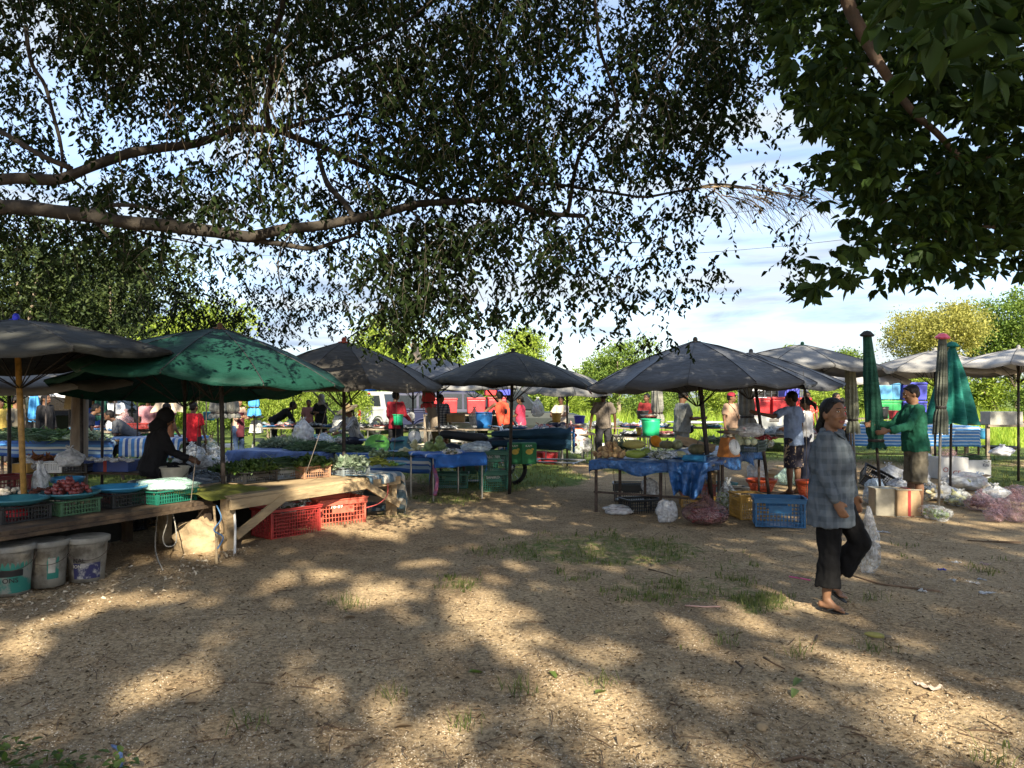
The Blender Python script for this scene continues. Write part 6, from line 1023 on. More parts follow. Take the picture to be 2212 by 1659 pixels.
for i,(px,py,w_,d,m,lab) in enumerate([(1905,1150,.16,.07,F_WHT,'white plastic scrap behind the woman\'s hand'),(2065,1215,.06,.05,F_WHT,'small white scrap on the sand at the right'),(2125,1218,.12,.05,F_PNK,'pinkish crumpled wrapper near the right edge'),(2105,1262,.09,.07,F_CLR,'clear plastic lid on the sand'),(2035,1232,.04,.03,P_PUR,'tiny violet cap on the sand'),(2060,1258,.08,.03,F_WHT,'thin white scrap right of the tiny cap'),(2120,1252,.07,.03,F_WHT,'thin white scrap nearest the right edge'),(2130,1290,.14,.06,F_WHT,'two white scraps of paper near the right edge'),(1990,1282,.09,.04,STY,'torn white paper below the long stick'),(2005,1490,.14,.06,mat('paper_pinkish',(.42,.34,.28),.8),'torn pale wrapper in the sunlit patch at the bottom right'),(1660,1612,.13,.06,STY,''),(1575,1615,.06,.05,mat('chip_tan',(.5,.4,.24),.9),''),(560,1270,.0,.0,F_WHT,'')]):
    if lab: scrap(lab,px,py,w_,d,m,rz=i)
mb=MB(); mb.ball((0,0,.018),(.03,.024,.02),10,7,None,.3,5,2); o=obj('stone',mb,mat('sand_stone',(.42,.33,.20),.95),None,True,loc=on(1645,1578)-Vector((0,0,0))); tag(o,'single pale pebble lying at the bottom right of the middle','stone')
for i,(px,py,rz) in enumerate([(1285,1502,.3),(1120,1590,1),(850,1568,.2),(1720,1501,2),(605,1470,.7),(1340,1590,2.2),(1010,1452,.1),(430,1522,1.4),(2120,1475,.4),(1185,1455,2.5),(742,1337,.3),(1655,1555,1.1),(1730,1480,1.9)]):
    g_=on(px,py); c_=[leafmat,leafmat][0]; me=leaves_mesh('leaf',np.array([[0,0,.012]]),np.array([[1.,.2,.08]]),np.array([[0,.2,1.]]),np.array([.10]),np.array([.042]),DEAD if i%3 else LF3,fold=.2,droop=.25); o=bpy.data.objects.new('fallen_leaf',me); C.objects.link(o); o.location=(g_.x,g_.y,relief(g_.x,g_.y)); o.rotation_euler.z=rz*2; tag(o,'large fallen leaf curled on the foreground sand','leaf','large fallen leaves on the foreground sand')
# chips of bark by the paint tubs
x=rng.uniform(-3.9,-2.6,420); y=6.2+rng.normal(0,.55,420)+(x+3.3)*1.1; ok=y>5.0; x,y=x[ok],y[ok]; n=len(x); ax=rand_dirs(n); ax[:,2]*=.3
me=leaves_mesh('husks',np.stack([x,y,relief(x,y)+.008],1),ax,np.tile([0,0,1.],(n,1))+rand_dirs(n)*.6,rng.uniform(.02,.055,n),rng.uniform(.01,.03,n),leafmat('pale_husk',(.30,.22,.13),(.62,.55,.42),.2,.8,.2),fold=.4,droop=.3); o=bpy.data.objects.new('husk_litter',me); C.objects.link(o); tag(o,'pale vegetable husks strewn round the paint tubs','husks',None,'stuff')
# weeds in the bottom left corner and the blue hose
x=rng.uniform(-2.3,-1.55,260); y=rng.uniform(3.02,3.34,260); n=260; 
keep=(y<3.2)|(x<-2.05); x,y=x[keep],y[keep]; n=len(x); ax=rand_dirs(n); ax[:,2]=abs(ax[:,2])*.4
me=leaves_mesh('weeds',np.stack([x,y,rng.uniform(.01,.09,n)],1),ax,np.tile([0,0,1.],(n,1))+rand_dirs(n)*.5,rng.uniform(.03,.055,n),rng.uniform(.018,.03,n),leafmat('weed_leaf',(.03,.06,.012),(.10,.15,.03),.35,.5,.4),fold=.15,droop=.2); o=bpy.data.objects.new('weeds',me); C.objects.link(o); tag(o,'low leafy weeds growing in the bottom left corner','weeds',None,'stuff')
mb=MB(); mb.ball((-1.98,3.02,.0),(.20,.10,.07),20,12,None,.2,6,3); o=obj('stone',mb,mat('ochre_stone',(.28,.18,.09),.95,bump=.6,bs=30),None,True); tag(o,'rounded ochre stone among the weeds in the bottom left corner','stone')
rope('blue grey hose bending up beside the corner weeds',[on(236,1610),on(256,1618,.03),on(262,1640,.02),on(260,1700,.01)],.008,PL('hose_blue',(.10,.16,.30),.4),'hose','hose')
# guy strings from the umbrella rims
for i,(a_,b_,Y1,c_,d_,Y2,lab) in enumerate([(433,800,8.6,412,1085,7.4,'guy string from the big green umbrella to the plank table'),(716,835,8.8,660,1025,8.6,'guy string from the right tip of the big green umbrella'),(856,845,10,848,1000,9.9,'guy string from the brownish grey umbrella to the striped sheet'),(1735,800,10.6,1742,1080,10.3,'guy string from the large slate umbrella beside the youth in blue'),(1420,850,11,1440,1100,10.5,'guy string behind the tarpaulin table'),(1310,850,10.6,1330,1110,10.3,'guy string at the left of the tarpaulin table'),(905,842,10.2,925,960,10,'guy string from the brownish grey umbrella\'s right rim'),(1925,800,13,1928,905,13,'string with a pale tag hanging from the grey umbrella')]):
    A_=P(a_,b_,Y1);B_=P(c_,d_,Y2); rope(lab,[A_,A_.lerp(B_,.5)+Vector((.02,0,-.01)),B_],.0035,mat('string_dark',(.12,.10,.08),.9),'string','string')
# ---------------------------------------------------------------- people
def fuse(mb,vox,sm=5,name='m',mats=None,ds=0,dseed=0):
    me=mb.mesh(name,mats or []); t=bpy.data.objects.new('t',me); C.objects.link(t)
    m=t.modifiers.new('r','REMESH'); m.mode='VOXEL'; m.voxel_size=vox; m.use_smooth_shade=True
    if sm: s=t.modifiers.new('s','SMOOTH'); s.factor=.5; s.iterations=sm
    dg=bpy.context.evaluated_depsgraph_get(); r=bpy.data.meshes.new_from_object(t.evaluated_get(dg)); bpy.data.objects.remove(t); bpy.data.meshes.remove(me); r.name=name
    r.materials.clear()
    for x in (mats if isinstance(mats,list) else [mats]): r.materials.append(x)
    if ds:                                                        # soft folds of the cloth
        k=len(r.vertices); co=np.empty(k*3,np.float32); no=np.empty(k*3,np.float32); r.vertices.foreach_get('co',co); r.vertices.foreach_get('normal',no); co=co.reshape(-1,3); no=no.reshape(-1,3)
        d=np.array([mnoise.noise((v[0]*16+dseed,v[1]*16,v[2]*7))+.5*mnoise.noise((v[0]*34,v[1]*34+dseed,v[2]*20)) for v in co]); co+=no*(d*ds)[:,None]; r.vertices.foreach_set('co',co.ravel())
    r.polygons.foreach_set('use_smooth',[True]*len(r.polygons)); r.update(); return r
def loft(mb,secs,n=20):                                               # secs: (centre, rx, ry, lean rad)
    vs=[]
    for c,rx,ry,ln in secs:
        for j in range(n):
            a=2*PI*j/n; x=rx*math.cos(a); y=ry*math.sin(a); vs.append(Vector(c)+Vector((x,y*math.cos(ln),-y*math.sin(ln))))
    k=len(secs); mb.add(vs,[(i*n+j,i*n+(j+1)%n,(i+1)*n+(j+1)%n,(i+1)*n+j) for i in range(k-1) for j in range(n)]+[tuple(range(n-1,-1,-1)),tuple((k-1)*n+j for j in range(n))])
SKIN=mat('skin_tan',(.185,.095,.052),.55,var=.2,vs_=9,spec=.35,sub=0); SKIND=mat('skin_brown',(.125,.062,.034),.55,var=.2,vs_=9,spec=.35); HAIRM=mat('black_hair',(.008,.007,.007),.6,var=.4,vs_=40,bump=.4,bs=90,spec=.2,stretch=(1,1,.15),); HAIRG=mat('dark_grey_hair',(.05,.045,.045),.6,bump=.5,bs=90); LIP=mat('lips',(.22,.07,.055),.5); EYEW=mat('eye_white',(.55,.52,.48),.3); EYEB=mat('eye_dark',(.012,.008,.006),.25); RUB=mat('black_rubber',(.015,.015,.015),.6)
def CM(name,col,rough=.85,var=.2,**k): return mat(name,col,rough,var=var,vs_=7,bump=.35,bs=22,spec=.2,**k)
def person(label,px,Y,H,rz,shirt,pants,skin=None,hair='short',arms=None,legs=None,lean=0,sleeve='short',bottoms='trousers',sit=False,hat=None,head=(0,0),vox=.02,stout=1.0,hips=1.0,hem=None,shoes='sandal',loc=None,bx_=0,group=None,detail=False,shirt_len=.07,extra=None,hairm=None,face=True,hs=1.0,pantlen=None,sleevelen=None):
    skin=skin or SKIN; hairm=hairm or HAIRM; loc=loc or ((px-CX)/F*Y,Y,0)
    o=thing('person',label,'person',loc,rz,group); s=H/1.65; ln=R(lean)
    pel=Vector((0,0,.90*s)) if not sit else Vector((0,0,.52*s)); 
    D=Vector
    legs=legs or ([((.04,0.02,-1),(.0,-.02,-1)),((-.04,0.02,-1),(0,-.02,-1))] if not sit else [((.15,1,-.05),(.05,.1,-1)),((-.15,1,-.05),(-.05,.1,-1))])
    arms=arms or [((.22,.02,-1),(.05,.2,-1)),((-.22,.02,-1),(-.05,.2,-1))]
    hipw=.085*s*hips; J={}
    for i,(sx,(th,sh)) in enumerate(zip((1,-1),legs)):
        h=pel+D((sx*hipw,0,-.03*s)); k=h+D(th).normalized()*.40*s; a=k+D(sh).normalized()*.39*s; J['h%d'%i],J['k%d'%i],J['a%d'%i]=h,k,a; J['sd%d'%i]=D(sh).normalized()
    low=min(J['a0'].z,J['a1'].z)
    if not sit: dz=.075*s-low; pel.z+=dz; [J.__setitem__(k,J[k]+D((0,0,dz))) for k in ('h0','k0','a0','h1','k1','a1')]
    sp=D((0,math.sin(ln),math.cos(ln))); fw=D((0,math.cos(ln),-math.sin(ln)))
    def S(t,y=0): return pel+sp*(t*s)+fw*(y*s)
    neck=S(.52); hd=R(head[0]); hp=R(head[1])
    for i,(sx,(ua,fa)) in enumerate(zip((1,-1),arms)):
        p=S(.455)+D((sx*.165*s*(.9+.1*stout),0,0)); e=p+D(ua).normalized()*.275*s; w_=e+D(fa).normalized()*.235*s; J['s%d'%i],J['e%d'%i],J['w%d'%i]=p,e,w_; J['fd%d'%i]=D(fa).normalized()
    # --- body: one surface
    b=MB(); st=stout
    loft(b,[(S(-.10),.10*s*hips,.08*s*st,ln),(S(-.04),.150*s*hips,.10*s*st,ln),(S(.05),.150*s*hips,.105*s*st,ln),(S(.15,.01),.128*s*st,.095*s*st,ln),(S(.28,.01),.142*s*st,.105*s*st,ln),(S(.38),.155*s*(.5+.5*st),.10*s*st,ln),(S(.44,-.01),.128*s,.070*s,ln),(S(.49,-.01),.055*s,.048*s,ln)])
    HM=(Matrix.Rotation(hd,3,'Z')@Matrix.Rotation(hp,3,'X'))*hs; hc=neck+sp*.0*s+D((0,.02*s,.116*s))+D((0,math.sin(ln)*.10*s,0))
    def Hh(x,y,z): return hc+HM@D((x*s,y*s,z*s))
    b.cap(S(.47,-.01),Hh(0,-.02,-.05),.055*s,.052*s,14)
    b.ball(hc+HM@D((0,-.008*s,.018*s)),(.074*s,.093*s,.092*s),20,14,HM); b.ball(Hh(0,.022,-.05),(.056*s,.062*s,.062*s),18,12,HM); b.ball(Hh(0,.052,-.088),(.028*s,.026*s,.022*s),12,8,HM)
    b.cap(Hh(0,.088,.012),Hh(0,.103,-.022),.009*s,.014*s,8); b.ball(Hh(.012,.094,-.026),.009*s,8,6); b.ball(Hh(-.012,.094,-.026),.009*s,8,6)
    for x in (-1,1): b.ball(Hh(x*.076,-.005,-.012),(.010*s,.019*s,.032*s),10,8,HM); b.ball(Hh(x*.038,.066,-.026),(.02*s,.02*s,.018*s),8,6,HM)
    b.cap(Hh(.03,.083,.028),Hh(-.03,.083,.028),.011*s,.011*s,8)
    for i,sx in ((0,1),(1,-1)):
        b.ball(J['s%d'%i]-D((sx*.010*s,0,.008*s)),.045*s,12,8); b.cap(J['s%d'%i],J['e%d'%i],.041*s,.035*s,14); b.cap(J['e%d'%i],J['w%d'%i],.036*s,.024*s,14)
        b.cap(J['h%d'%i],J['k%d'%i],.082*s*hips,.052*s,16); b.cap(J['k%d'%i],J['k%d'%i].lerp(J['a%d'%i],.3),.050*s,.055*s,14); b.cap(J['k%d'%i].lerp(J['a%d'%i],.3),J['a%d'%i],.054*s,.030*s,14)
        # foot
        a=J['a%d'%i]; sd=J['sd%d'%i]; tf=D((0,1,0)); tf=(tf-sd*tf.dot(sd)).normalized() if abs(sd.y)>.25 else D((sx*.12,1,0)).normalized(); hl=a+sd*.045*s-tf*.035*s; b.ball(hl,.030*s,10,8); b.cap(hl,a+sd*.058*s+tf*.10*s,.028*s,.026*s,10); b.cap(a+D((0,0,0)),a+sd*.05*s+tf*.07*s,.032*s,.024*s,10)
        side=tf.cross(sd).normalized()
        for q in range(5): fo=(q-2)*.0165*s; b.cap(a+sd*.062*s+tf*.10*s+side*fo,a+sd*.068*s+tf*(.160-.010*abs(q-(0 if sx>0 else 4))*.9)*s+side*fo*1.15,.0125*s,.009*s*(1.25 if q==(0 if sx>0 else 4) else 1),8)
        J['ft%d'%i]=(a+sd*.066*s,tf,side)
        # hand: palm, four bent fingers, thumb
        w_=J['w%d'%i]; fd=J['fd%d'%i]; inn=D((-sx,0,0)); inn=(inn-fd*inn.dot(fd)); inn=inn.normalized() if inn.length>.1 else D((0,0,-1)); kn=fd.cross(inn).normalized(); kn=kn if kn.y>0 or abs(kn.y)<.2 else -kn
        pc=w_+fd*.05*s; q=Matrix((kn,inn,fd)).transposed(); b.ball(pc,(.040*s,.016*s,.050*s),12,8,q)
        for f_ in range(4):
            off=kn*((1.5-f_)*.0185*s); l1=(.042,.046,.043,.034)[f_]*s; k0=pc+fd*.036*s+off; k1=k0+(fd+inn*.35).normalized()*l1; k2=k1+(fd*.45+inn*.9).normalized()*l1*.75; b.cap(k0,k1,.0092*s,.0085*s,8); b.cap(k1,k2,.0085*s,.007*s,8)
        t0=w_+fd*.025*s+kn*.028*s; t1=t0+(fd*.7+kn*.6+inn*.3).normalized()*.034*s; t2=t1+(fd*.9+inn*.5).normalized()*.028*s; b.cap(t0,t1,.013*s,.0105*s,8); b.cap(t1,t2,.0105*s,.008*s,8)
    obj('body',fuse(b,vox,3 if vox<.012 else 2,'body',skin),None,o)
    # --- trousers, shorts or skirt
    c=MB(); pz=1.0 if bottoms=='trousers' else .18
    if bottoms=='skirt':
        kz=min(J['k0'].z,J['k1'].z); bot=pel+D((0,.02,-(.72 if not pantlen else pantlen)*s)); loft(c,[(S(.10),.145*s*st,.115*s*st,0),(S(0),.17*s*hips,.125*s*st,0),(pel+D((0,.01,-.25*s)),.19*s*hips,.14*s,0),(bot,.21*s*hips,.16*s,0)])
    else:
        loft(c,[(S(-.12),.10*s*hips,.095*s*st,ln),(S(-.04),.165*s*hips,.118*s*st,ln),(S(.06),.160*s*hips,.118*s*st,ln),(S(.10),.140*s*st,.108*s*st,ln)])
        for i in (0,1):
            e=J['k%d'%i]; a=J['a%d'%i]; c.cap(J['h%d'%i],e,.100*s*hips,.075*s*hips,16)
            if bottoms=='trousers': pl=pantlen if pantlen is not None else .93; c.ball(e,.072*s*hips,14,10); c.frus(e,e.lerp(a,pl),.070*s*hips,.080*s*hips**1.3)
            else: c.frus(e.lerp(J['h%d'%i],.6),e+(e-J['h%d'%i]).normalized()*.04*s,.095*s,.092*s)
    obj({'trousers':'trousers','shorts':'shorts','skirt':'skirt'}[bottoms],fuse(c,vox*1.0,3,'trousers',pants,.014*s,px*.1),None,o)
    # --- shirt
    c=MB(); m=.016*s; lo=hem if hem is not None else -shirt_len
    loft(c,[(S(lo),(.158*hips*s*(.6+.4*st)+m*1.5),(.115*s*st+m*1.3),ln),(S(.05),.155*s*hips*(.6+.4*st)+m,.112*s*st+m,ln),(S(.15,.01),.138*s*st+m,.102*s*st+m,ln),(S(.28,.01),.150*s*st+m,.112*s*st+m*.8,ln),(S(.38),.160*s*(.5+.5*st)+m*.6,.104*s*st+m*.6,ln),(S(.455,-.01),.152*s,.092*s,ln),(S(.500,-.012),.080*s,.066*s,ln)])
    for i in (0,1):
        if sleeve=='none': continue
        p,e,w_=J['s%d'%i],J['e%d'%i],J['w%d'%i]; c.ball(p-Vector(((1 if i==0 else -1)*.012*s,0,.006*s)),.061*s,12,8)
        if sleeve=='short': c.frus(p,p.lerp(e,.80),.057*s,.066*s)
        else: sl=sleevelen or .92; c.cap(p,e,.056*s,.053*s,14); c.frus(e,e.lerp(w_,sl),.052*s,.044*s)
    obj('shirt',fuse(c,vox,3,'shirt',shirt,(.018 if detail else .013)*s,px*.37),None,o)
    # --- hair
    if hair:
        c=MB(); c.ball(hc+HM@D((0,-.020*s,.032*s)),(.083*s,.093*s,.088*s),20,14,HM)
        c.ball(hc+HM@D((0,-.052*s,-.01*s)),(.072*s,.055*s,.065*s),16,10,HM)
        for x in (-1,1): c.cap(Hh(x*.069,.018,.035),Hh(x*.073,.004,.0),.014*s,.009*s,8)
        c.cap(Hh(.04,.050,.082),Hh(-.04,.050,.082),.012*s,.012*s,8)
        if hair=='tail': c.cap(Hh(0,-.10,-.02),Hh(.01,-.135,-.10),.036*s,.040*s,12); c.cap(Hh(.01,-.135,-.10),Hh(.0,-.115,-.19),.040*s,.018*s,12)
        if hair=='bun': c.ball(Hh(0,-.105,-.035),(.038*s,.034*s,.036*s),12,8,HM)
        if hair=='long': c.cap(Hh(0,-.06,-.03),Hh(0,-.065,-.16),.062*s,.05*s,12)
        obj('hair',fuse(c,max(vox*.75,.006),2,'hair',hairm,.004*s,3),None,o)
    if hat: hat(o,Hh,HM,s)
    # --- face
    if face:
        for x in (-1,1): g=MB(); g.cap(Hh(x*.018,.092,.034),Hh(x*.044,.080,.037),.0035*s,.003*s,6); obj('eyebrow',g,hairm,o,True)
        for x in (-1,1):
            ey=MB(); ey.ball(Hh(x*.030,.0805,.014),(.0125*s,.008*s,.0065*s),12,8,HM); e_=obj('eye',ey,EYEW if detail else EYEB,o,True)
            if detail: ir=MB(); ir.ball(Hh(x*.031+.002,.0865,.014),(.0058*s,.003*s,.0056*s),10,6,HM); obj('iris',ir,EYEB,e_,True); ld=MB(); ld.cap(Hh(x*.018,.089,.0205),Hh(x*.043,.082,.0195),.0028*s,.0024*s,6); obj('eyelid',ld,skin,e_,True)
        g=MB(); g.cap(Hh(.020,.084,-.056),Hh(-.020,.084,-.056),.0055*s,.0055*s,8); g.cap(Hh(.015,.083,-.063),Hh(-.015,.083,-.063),.006*s,.006*s,8); obj('lips',g,LIP,o,True)
    if shoes=='sandal':
        for i in (0,1):
            p,tf,side=J['ft%d'%i]; q=MB(); dn=tf.cross(side); dn=dn if dn.dot(J['sd%d'%i])>0 else -dn; M=Matrix((side,tf,dn)).transposed(); q.ball(p+tf*.055*s+dn*.022*s,(.050*s,.135*s,.012*s),20,8,M); q.cap(p+tf*.115*s-dn*.018*s,p+tf*.03*s+side*.042*s+dn*.01*s,.007*s,.008*s,6); q.cap(p+tf*.115*s-dn*.018*s,p+tf*.03*s-side*.042*s+dn*.01*s,.007*s,.008*s,6); obj('sandal',q,RUB,o,True)
    if extra: extra(o,J,S,Hh,HM,s)
    return o
def cap_hat(m,brim=None):
    def f(o,Hh,HM,s):
        c=MB(); c.ball(Hh(0,-.008,.055),(.086*s,.100*s,.072*s),20,12,HM); h=obj('cap',c,m,o,True); b=MB(); b.ball(Hh(0,.115,.052),(.068*s,.068*s,.007*s),18,6,HM@Matrix.Rotation(R(-12),3,'X')); obj('brim',b,brim or m,h,True)
    return f
def straw_hat(m,w_=.19):
    def f(o,Hh,HM,s):
        c=MB(); c.lathe([(.0001,.155),(.06*s,.150),(.085*s,.125),(.098*s,.055),(.12*s,.045),(w_*s,.028),(w_*s,.034),(.10*s,.06)],26,Hh(0,0,0),M=HM); h=obj('straw_hat',c,m,o,True); b=MB(); b.lathe([(.100*s,.055),(.094*s,.085)],24,Hh(0,0,.004),M=HM); obj('hat_band',b,CM('hat_band',(.10,.06,.03)),h,True)
    return f
def hood(m):
    def f(o,Hh,HM,s):
        c=MB(); c.ball(Hh(0,-.015,.015),(.092*s,.108*s,.112*s),20,12,HM); c.cap(Hh(0,-.03,-.06),Hh(0,-.03,-.14),.08*s,.12*s,14); obj('hood',c,m,o,True)
    return f
def bagstrap(m,side=1):
    def f(o,J,S,Hh,HM,s):
        c=MB(); a=J['s%d'%(0 if side>0 else 1)]; c.tube([a+Vector((-side*.05,.03,.05))*s,S(.36,.125)+Vector((side*.02*s,0,0)),S(.15,.135)+Vector((-side*.09*s,0,0)),S(.0,.06)+Vector((-side*.20*s,0,0))],.008*s,6); h=obj('shoulder_strap',c,m,o,True); b=MB(); b.box(S(-.03,.05)+Vector((-side*.21*s,0,0)),(.07*s,.18*s,.16*s)); obj('shoulder_bag',b,m,h,bevel=.02)
    return f
BLK=CM('black_cloth',(.014,.014,.016)); NAVY=CM('navy_cloth',(.018,.022,.04)); JEAN=CM('jeans',(.035,.06,.12)); KHA=CM('khaki_cloth',(.17,.15,.11)); CHK=CM('charcoal_trousers',(.03,.03,.035)); GREY=CM('grey_cloth',(.17,.18,.175)); TAUPE=CM('taupe_cloth',(.16,.135,.11)); TAN=CM('tan_cloth',(.32,.215,.15)); MAR=CM('maroon_cloth',(.17,.02,.02)); DRED=CM('dark_red_cloth',(.18,.012,.02)); RED=CM('bright_red_cloth',(.50,.02,.03)); ORN=CM('coral_vest',(.62,.08,.04)); BGR=CM('blue_grey_cloth',(.19,.25,.37)); WHI=CM('white_cloth',(.66,.67,.68),var=.08); GRNC=CM('bottle_green_cloth',(.012,.085,.05)); PNK=CM('dusty_pink_cloth',(.42,.20,.22)); CRS=CM('crimson_cloth',(.42,.04,.08)); BEI=CM('beige_cloth',(.46,.40,.32)); BRO=CM('rust_brown_cloth',(.30,.13,.06)); YEL=CM('mustard_cloth',(.45,.33,.08)); PEA=CM('peach_cloth',(.55,.36,.27))
FLO=mat('floral_black',(.45,.33,.20),.85,vs_=14,col2=(.02,.018,.03),thr=(.56,.60)); REDF2=mat('red_floral',(.62,.40,.30),.85,vs_=15,col2=(.55,.04,.03),thr=(.54,.60)); MARF=mat('maroon_floral',(.26,.10,.10),.85,vs_=17,col2=(.09,.012,.02),thr=(.50,.58)); SKP=mat('brown_floral',(.30,.18,.12),.85,vs_=15,col2=(.12,.04,.03),thr=(.48,.56)); STRP=stripes('grey_thin_stripes',[(0,(.34,.35,.36)),(.75,(.10,.11,.13))],34,0,.85,.3)
def plaid(name,a,b_,c_,sc_):
    m=mat(name,a,.88,bump=.35,bs=26,spec=.15); t=m.node_tree; bs=t.nodes['Principled BSDF']; N=t.nodes.new; L=t.links.new; tc=N('ShaderNodeTexCoord'); sx=N('ShaderNodeSeparateXYZ'); L(tc.outputs['Object'],sx.inputs[0])
    def st(sock,sc2,lo,hi):
        q=N('ShaderNodeMath'); q.operation='MULTIPLY'; q.inputs[1].default_value=sc2; L(sock,q.inputs[0]); f=N('ShaderNodeMath'); f.operation='PINGPONG'; f.inputs[1].default_value=.5; L(q.outputs[0],f.inputs[0]); r=N('ShaderNodeMapRange'); r.inputs[1].default_value=lo; r.inputs[2].default_value=hi; L(f.outputs[0],r.inputs[0]); return r.outputs[0]
    h=N('ShaderNodeMath'); h.operation='SUBTRACT'; L(sx.outputs[0],h.inputs[0]); L(sx.outputs[1],h.inputs[1])
    A_=st(h.outputs[0],sc_*.8,.20,.26); B_=st(sx.outputs[2],sc_,.20,.26); a1=N('ShaderNodeMath'); a1.operation='ADD'; L(A_,a1.inputs[0]); L(B_,a1.inputs[1]); d=N('ShaderNodeMath'); d.operation='MULTIPLY'; d.inputs[1].default_value=.5; L(a1.outputs[0],d.inputs[0])
    r=N('ShaderNodeValToRGB'); e=r.color_ramp.elements; e[0].color=(*b_,1); e[1].color=(*c_,1); x=e.new(.5); x.color=(*a,1); L(d.outputs[0],r.inputs[0]); n=N('ShaderNodeTexNoise'); n.inputs['Scale'].default_value=4; n.inputs['Detail'].default_value=5; mr=N('ShaderNodeMapRange'); mr.inputs[3].default_value=.6; mr.inputs[4].default_value=1.35; L(n.outputs[0],mr.inputs[0]); mu=N('ShaderNodeMixRGB'); mu.blend_type='MULTIPLY'; mu.inputs[0].default_value=1; L(r.outputs[0],mu.inputs[1]); L(mr.outputs[0],mu.inputs[2]); L(mu.outputs[0],bs.inputs['Base Color']); return m
PLD=plaid('checked_flannel',(.085,.105,.125),(.062,.078,.093),(.104,.124,.145),12); PLD2=plaid('small_check',(.16,.18,.22),(.05,.06,.09),(.40,.40,.42),16)
# the woman walking in the foreground
def woman_extra(o,J,S,Hh,HM,s):
    c=MB()                                                         # collar, button band, pocket
    c.cap(S(.485,.055)+Vector((.055*s,0,0)),S(.44,.105)+Vector((.02*s,0,0)),.020*s,.010*s,8,.5); c.cap(S(.485,.055)+Vector((-.055*s,0,0)),S(.44,.105)+Vector((-.02*s,0,0)),.020*s,.010*s,8,.5)
    c.cap(S(.50,-.05)+Vector((.05*s,0,0)),S(.50,-.05)+Vector((-.05*s,0,0)),.026*s,.026*s,10)
    obj('collar',c,PLD,o,True)
    c=MB(); c.tube([S(.43,.108),S(.36,.140),S(.28,.156),S(.15,.152),S(.05,.156),S(-.05,.158),S(-.20,.168)],.006*s,6); obj('button_placket',c,CM('placket_dark',(.03,.04,.05)),o,True)
    c=MB()
    for t,y in ((.36,.148),(.28,.163),(.20,.164),(.12,.162),(.04,.164),(-.05,.167),(-.13,.170)): c.ball(S(t,y),.0055*s,8,6)
    obj('buttons',c,P_GRY,o,True)
    for i in (0,1): w_=J['e%d'%i].lerp(J['w%d'%i],.80); q=MB(); q.cap(w_-J['fd%d'%i]*.03*s,w_+J['fd%d'%i]*.025*s,.052*s,.046*s,14); obj('cuff',q,PLD,o,True)
X0=on(1803,1312); wo=person('woman in a grey blue checked shirt walking across the sand with a carrier bag',0,0,1.53,R(-128),PLD,CM('black_capri',(.004,.004,.0045),.9),SKIN,'tail',
 arms=[((.20,-.02,-1),(.02,.45,-.9)),((-.30,.10,-1),(-.06,.34,-1))],legs=[((.02,.05,-1),(.0,-.07,-1)),((-.05,.50,-.9),(.0,-.55,-.85))],sleeve='long',sleevelen=.88,head=(-34,2),vox=.0085,hs=1.1,stout=1.36,hips=1.14,hem=-.245,detail=True,extra=woman_extra,pantlen=.74,loc=(X0.x-.01,X0.y+.04,0))
bp=wo.location+Matrix.Rotation(R(-128),3,'Z')@Vector((-.30,.22,0)); wb=bag('white translucent carrier bag hanging from the walking woman\'s left hand',Vector((bp.x-.03,bp.y,.22)),(.085,.06,.20),F_CLR,(mat('fish_in_bag',(.25,.24,.22),.4),'long',5,.02),seed=201,nz=.25,knot=False,cat='bag',name='carrier_bag'); q=MB(); q.tube([(0,.0,.36),(.0,.01,.5)],[.05,.012],8); obj('handles',q,F_WHT,wb,True)
# people round the stalls, nearest first
person('man in a bottle green long sleeved shirt and cargo shorts reaching to the folded umbrella',0,0,1.70,R(88),GRNC,CM('cargo_khaki',(.13,.115,.085),var=.4),SKIN,'short',arms=[((.05,.60,-.75),(-.05,1,.0)),((-.10,.55,-.80),(.12,1,-.22))],sleeve='long',bottoms='shorts',vox=.011,stout=1.15,detail=True,lean=4,head=(0,-14),shirt_len=.08,loc=(5.22,9.95,0))
person('youth in a blue grey T-shirt and flowered shorts holding the leaning umbrella pole',0,0,1.63,R(35),BGR,FLO,SKIND,'short',arms=[((.40,.1,-1),(.0,.6,-.8)),((-.95,.25,-.42),(-.80,.55,.22))],bottoms='shorts',vox=.012,lean=3,shirt_len=.12,loc=(4.45,12.15,0),head=(20,-5))
person('girl with a ponytail in a white T-shirt with black sleeve stripes looking down',1742,13.2,1.53,R(55),WHI,NAVY,SKIND,'tail',arms=[((.2,.3,-1),(.0,1,-.1)),((-.2,.3,-1),(0,1,-.1))],vox=.013,head=(0,-25),extra=lambda o,J,S,Hh,HM,s:[obj('sleeve_stripe',(lambda q:(q.cap(J['s1']+Vector((-.058*s,.02*k*s,.01*s)),J['s1'].lerp(J['e1'],.7)+Vector((-.060*s,.02*k*s,0)),.006*s,.006*s,6),q)[1])(MB()),BLK,o,True) for k in (-1,0,1)])
person('figure in a black hooded jacket bending over the low dark table',0,0,1.62,R(-60),BLK,BLK,SKIND,None,arms=[((.1,.4,-1),(.0,.9,-.4)),((-.1,.4,-1),(0,.9,-.4))],lean=14,sleeve='long',sit=True,hat=hood(BLK),vox=.014,loc=(-4.45,9.5,.16),stout=1.25,head=(0,-25),face=False)
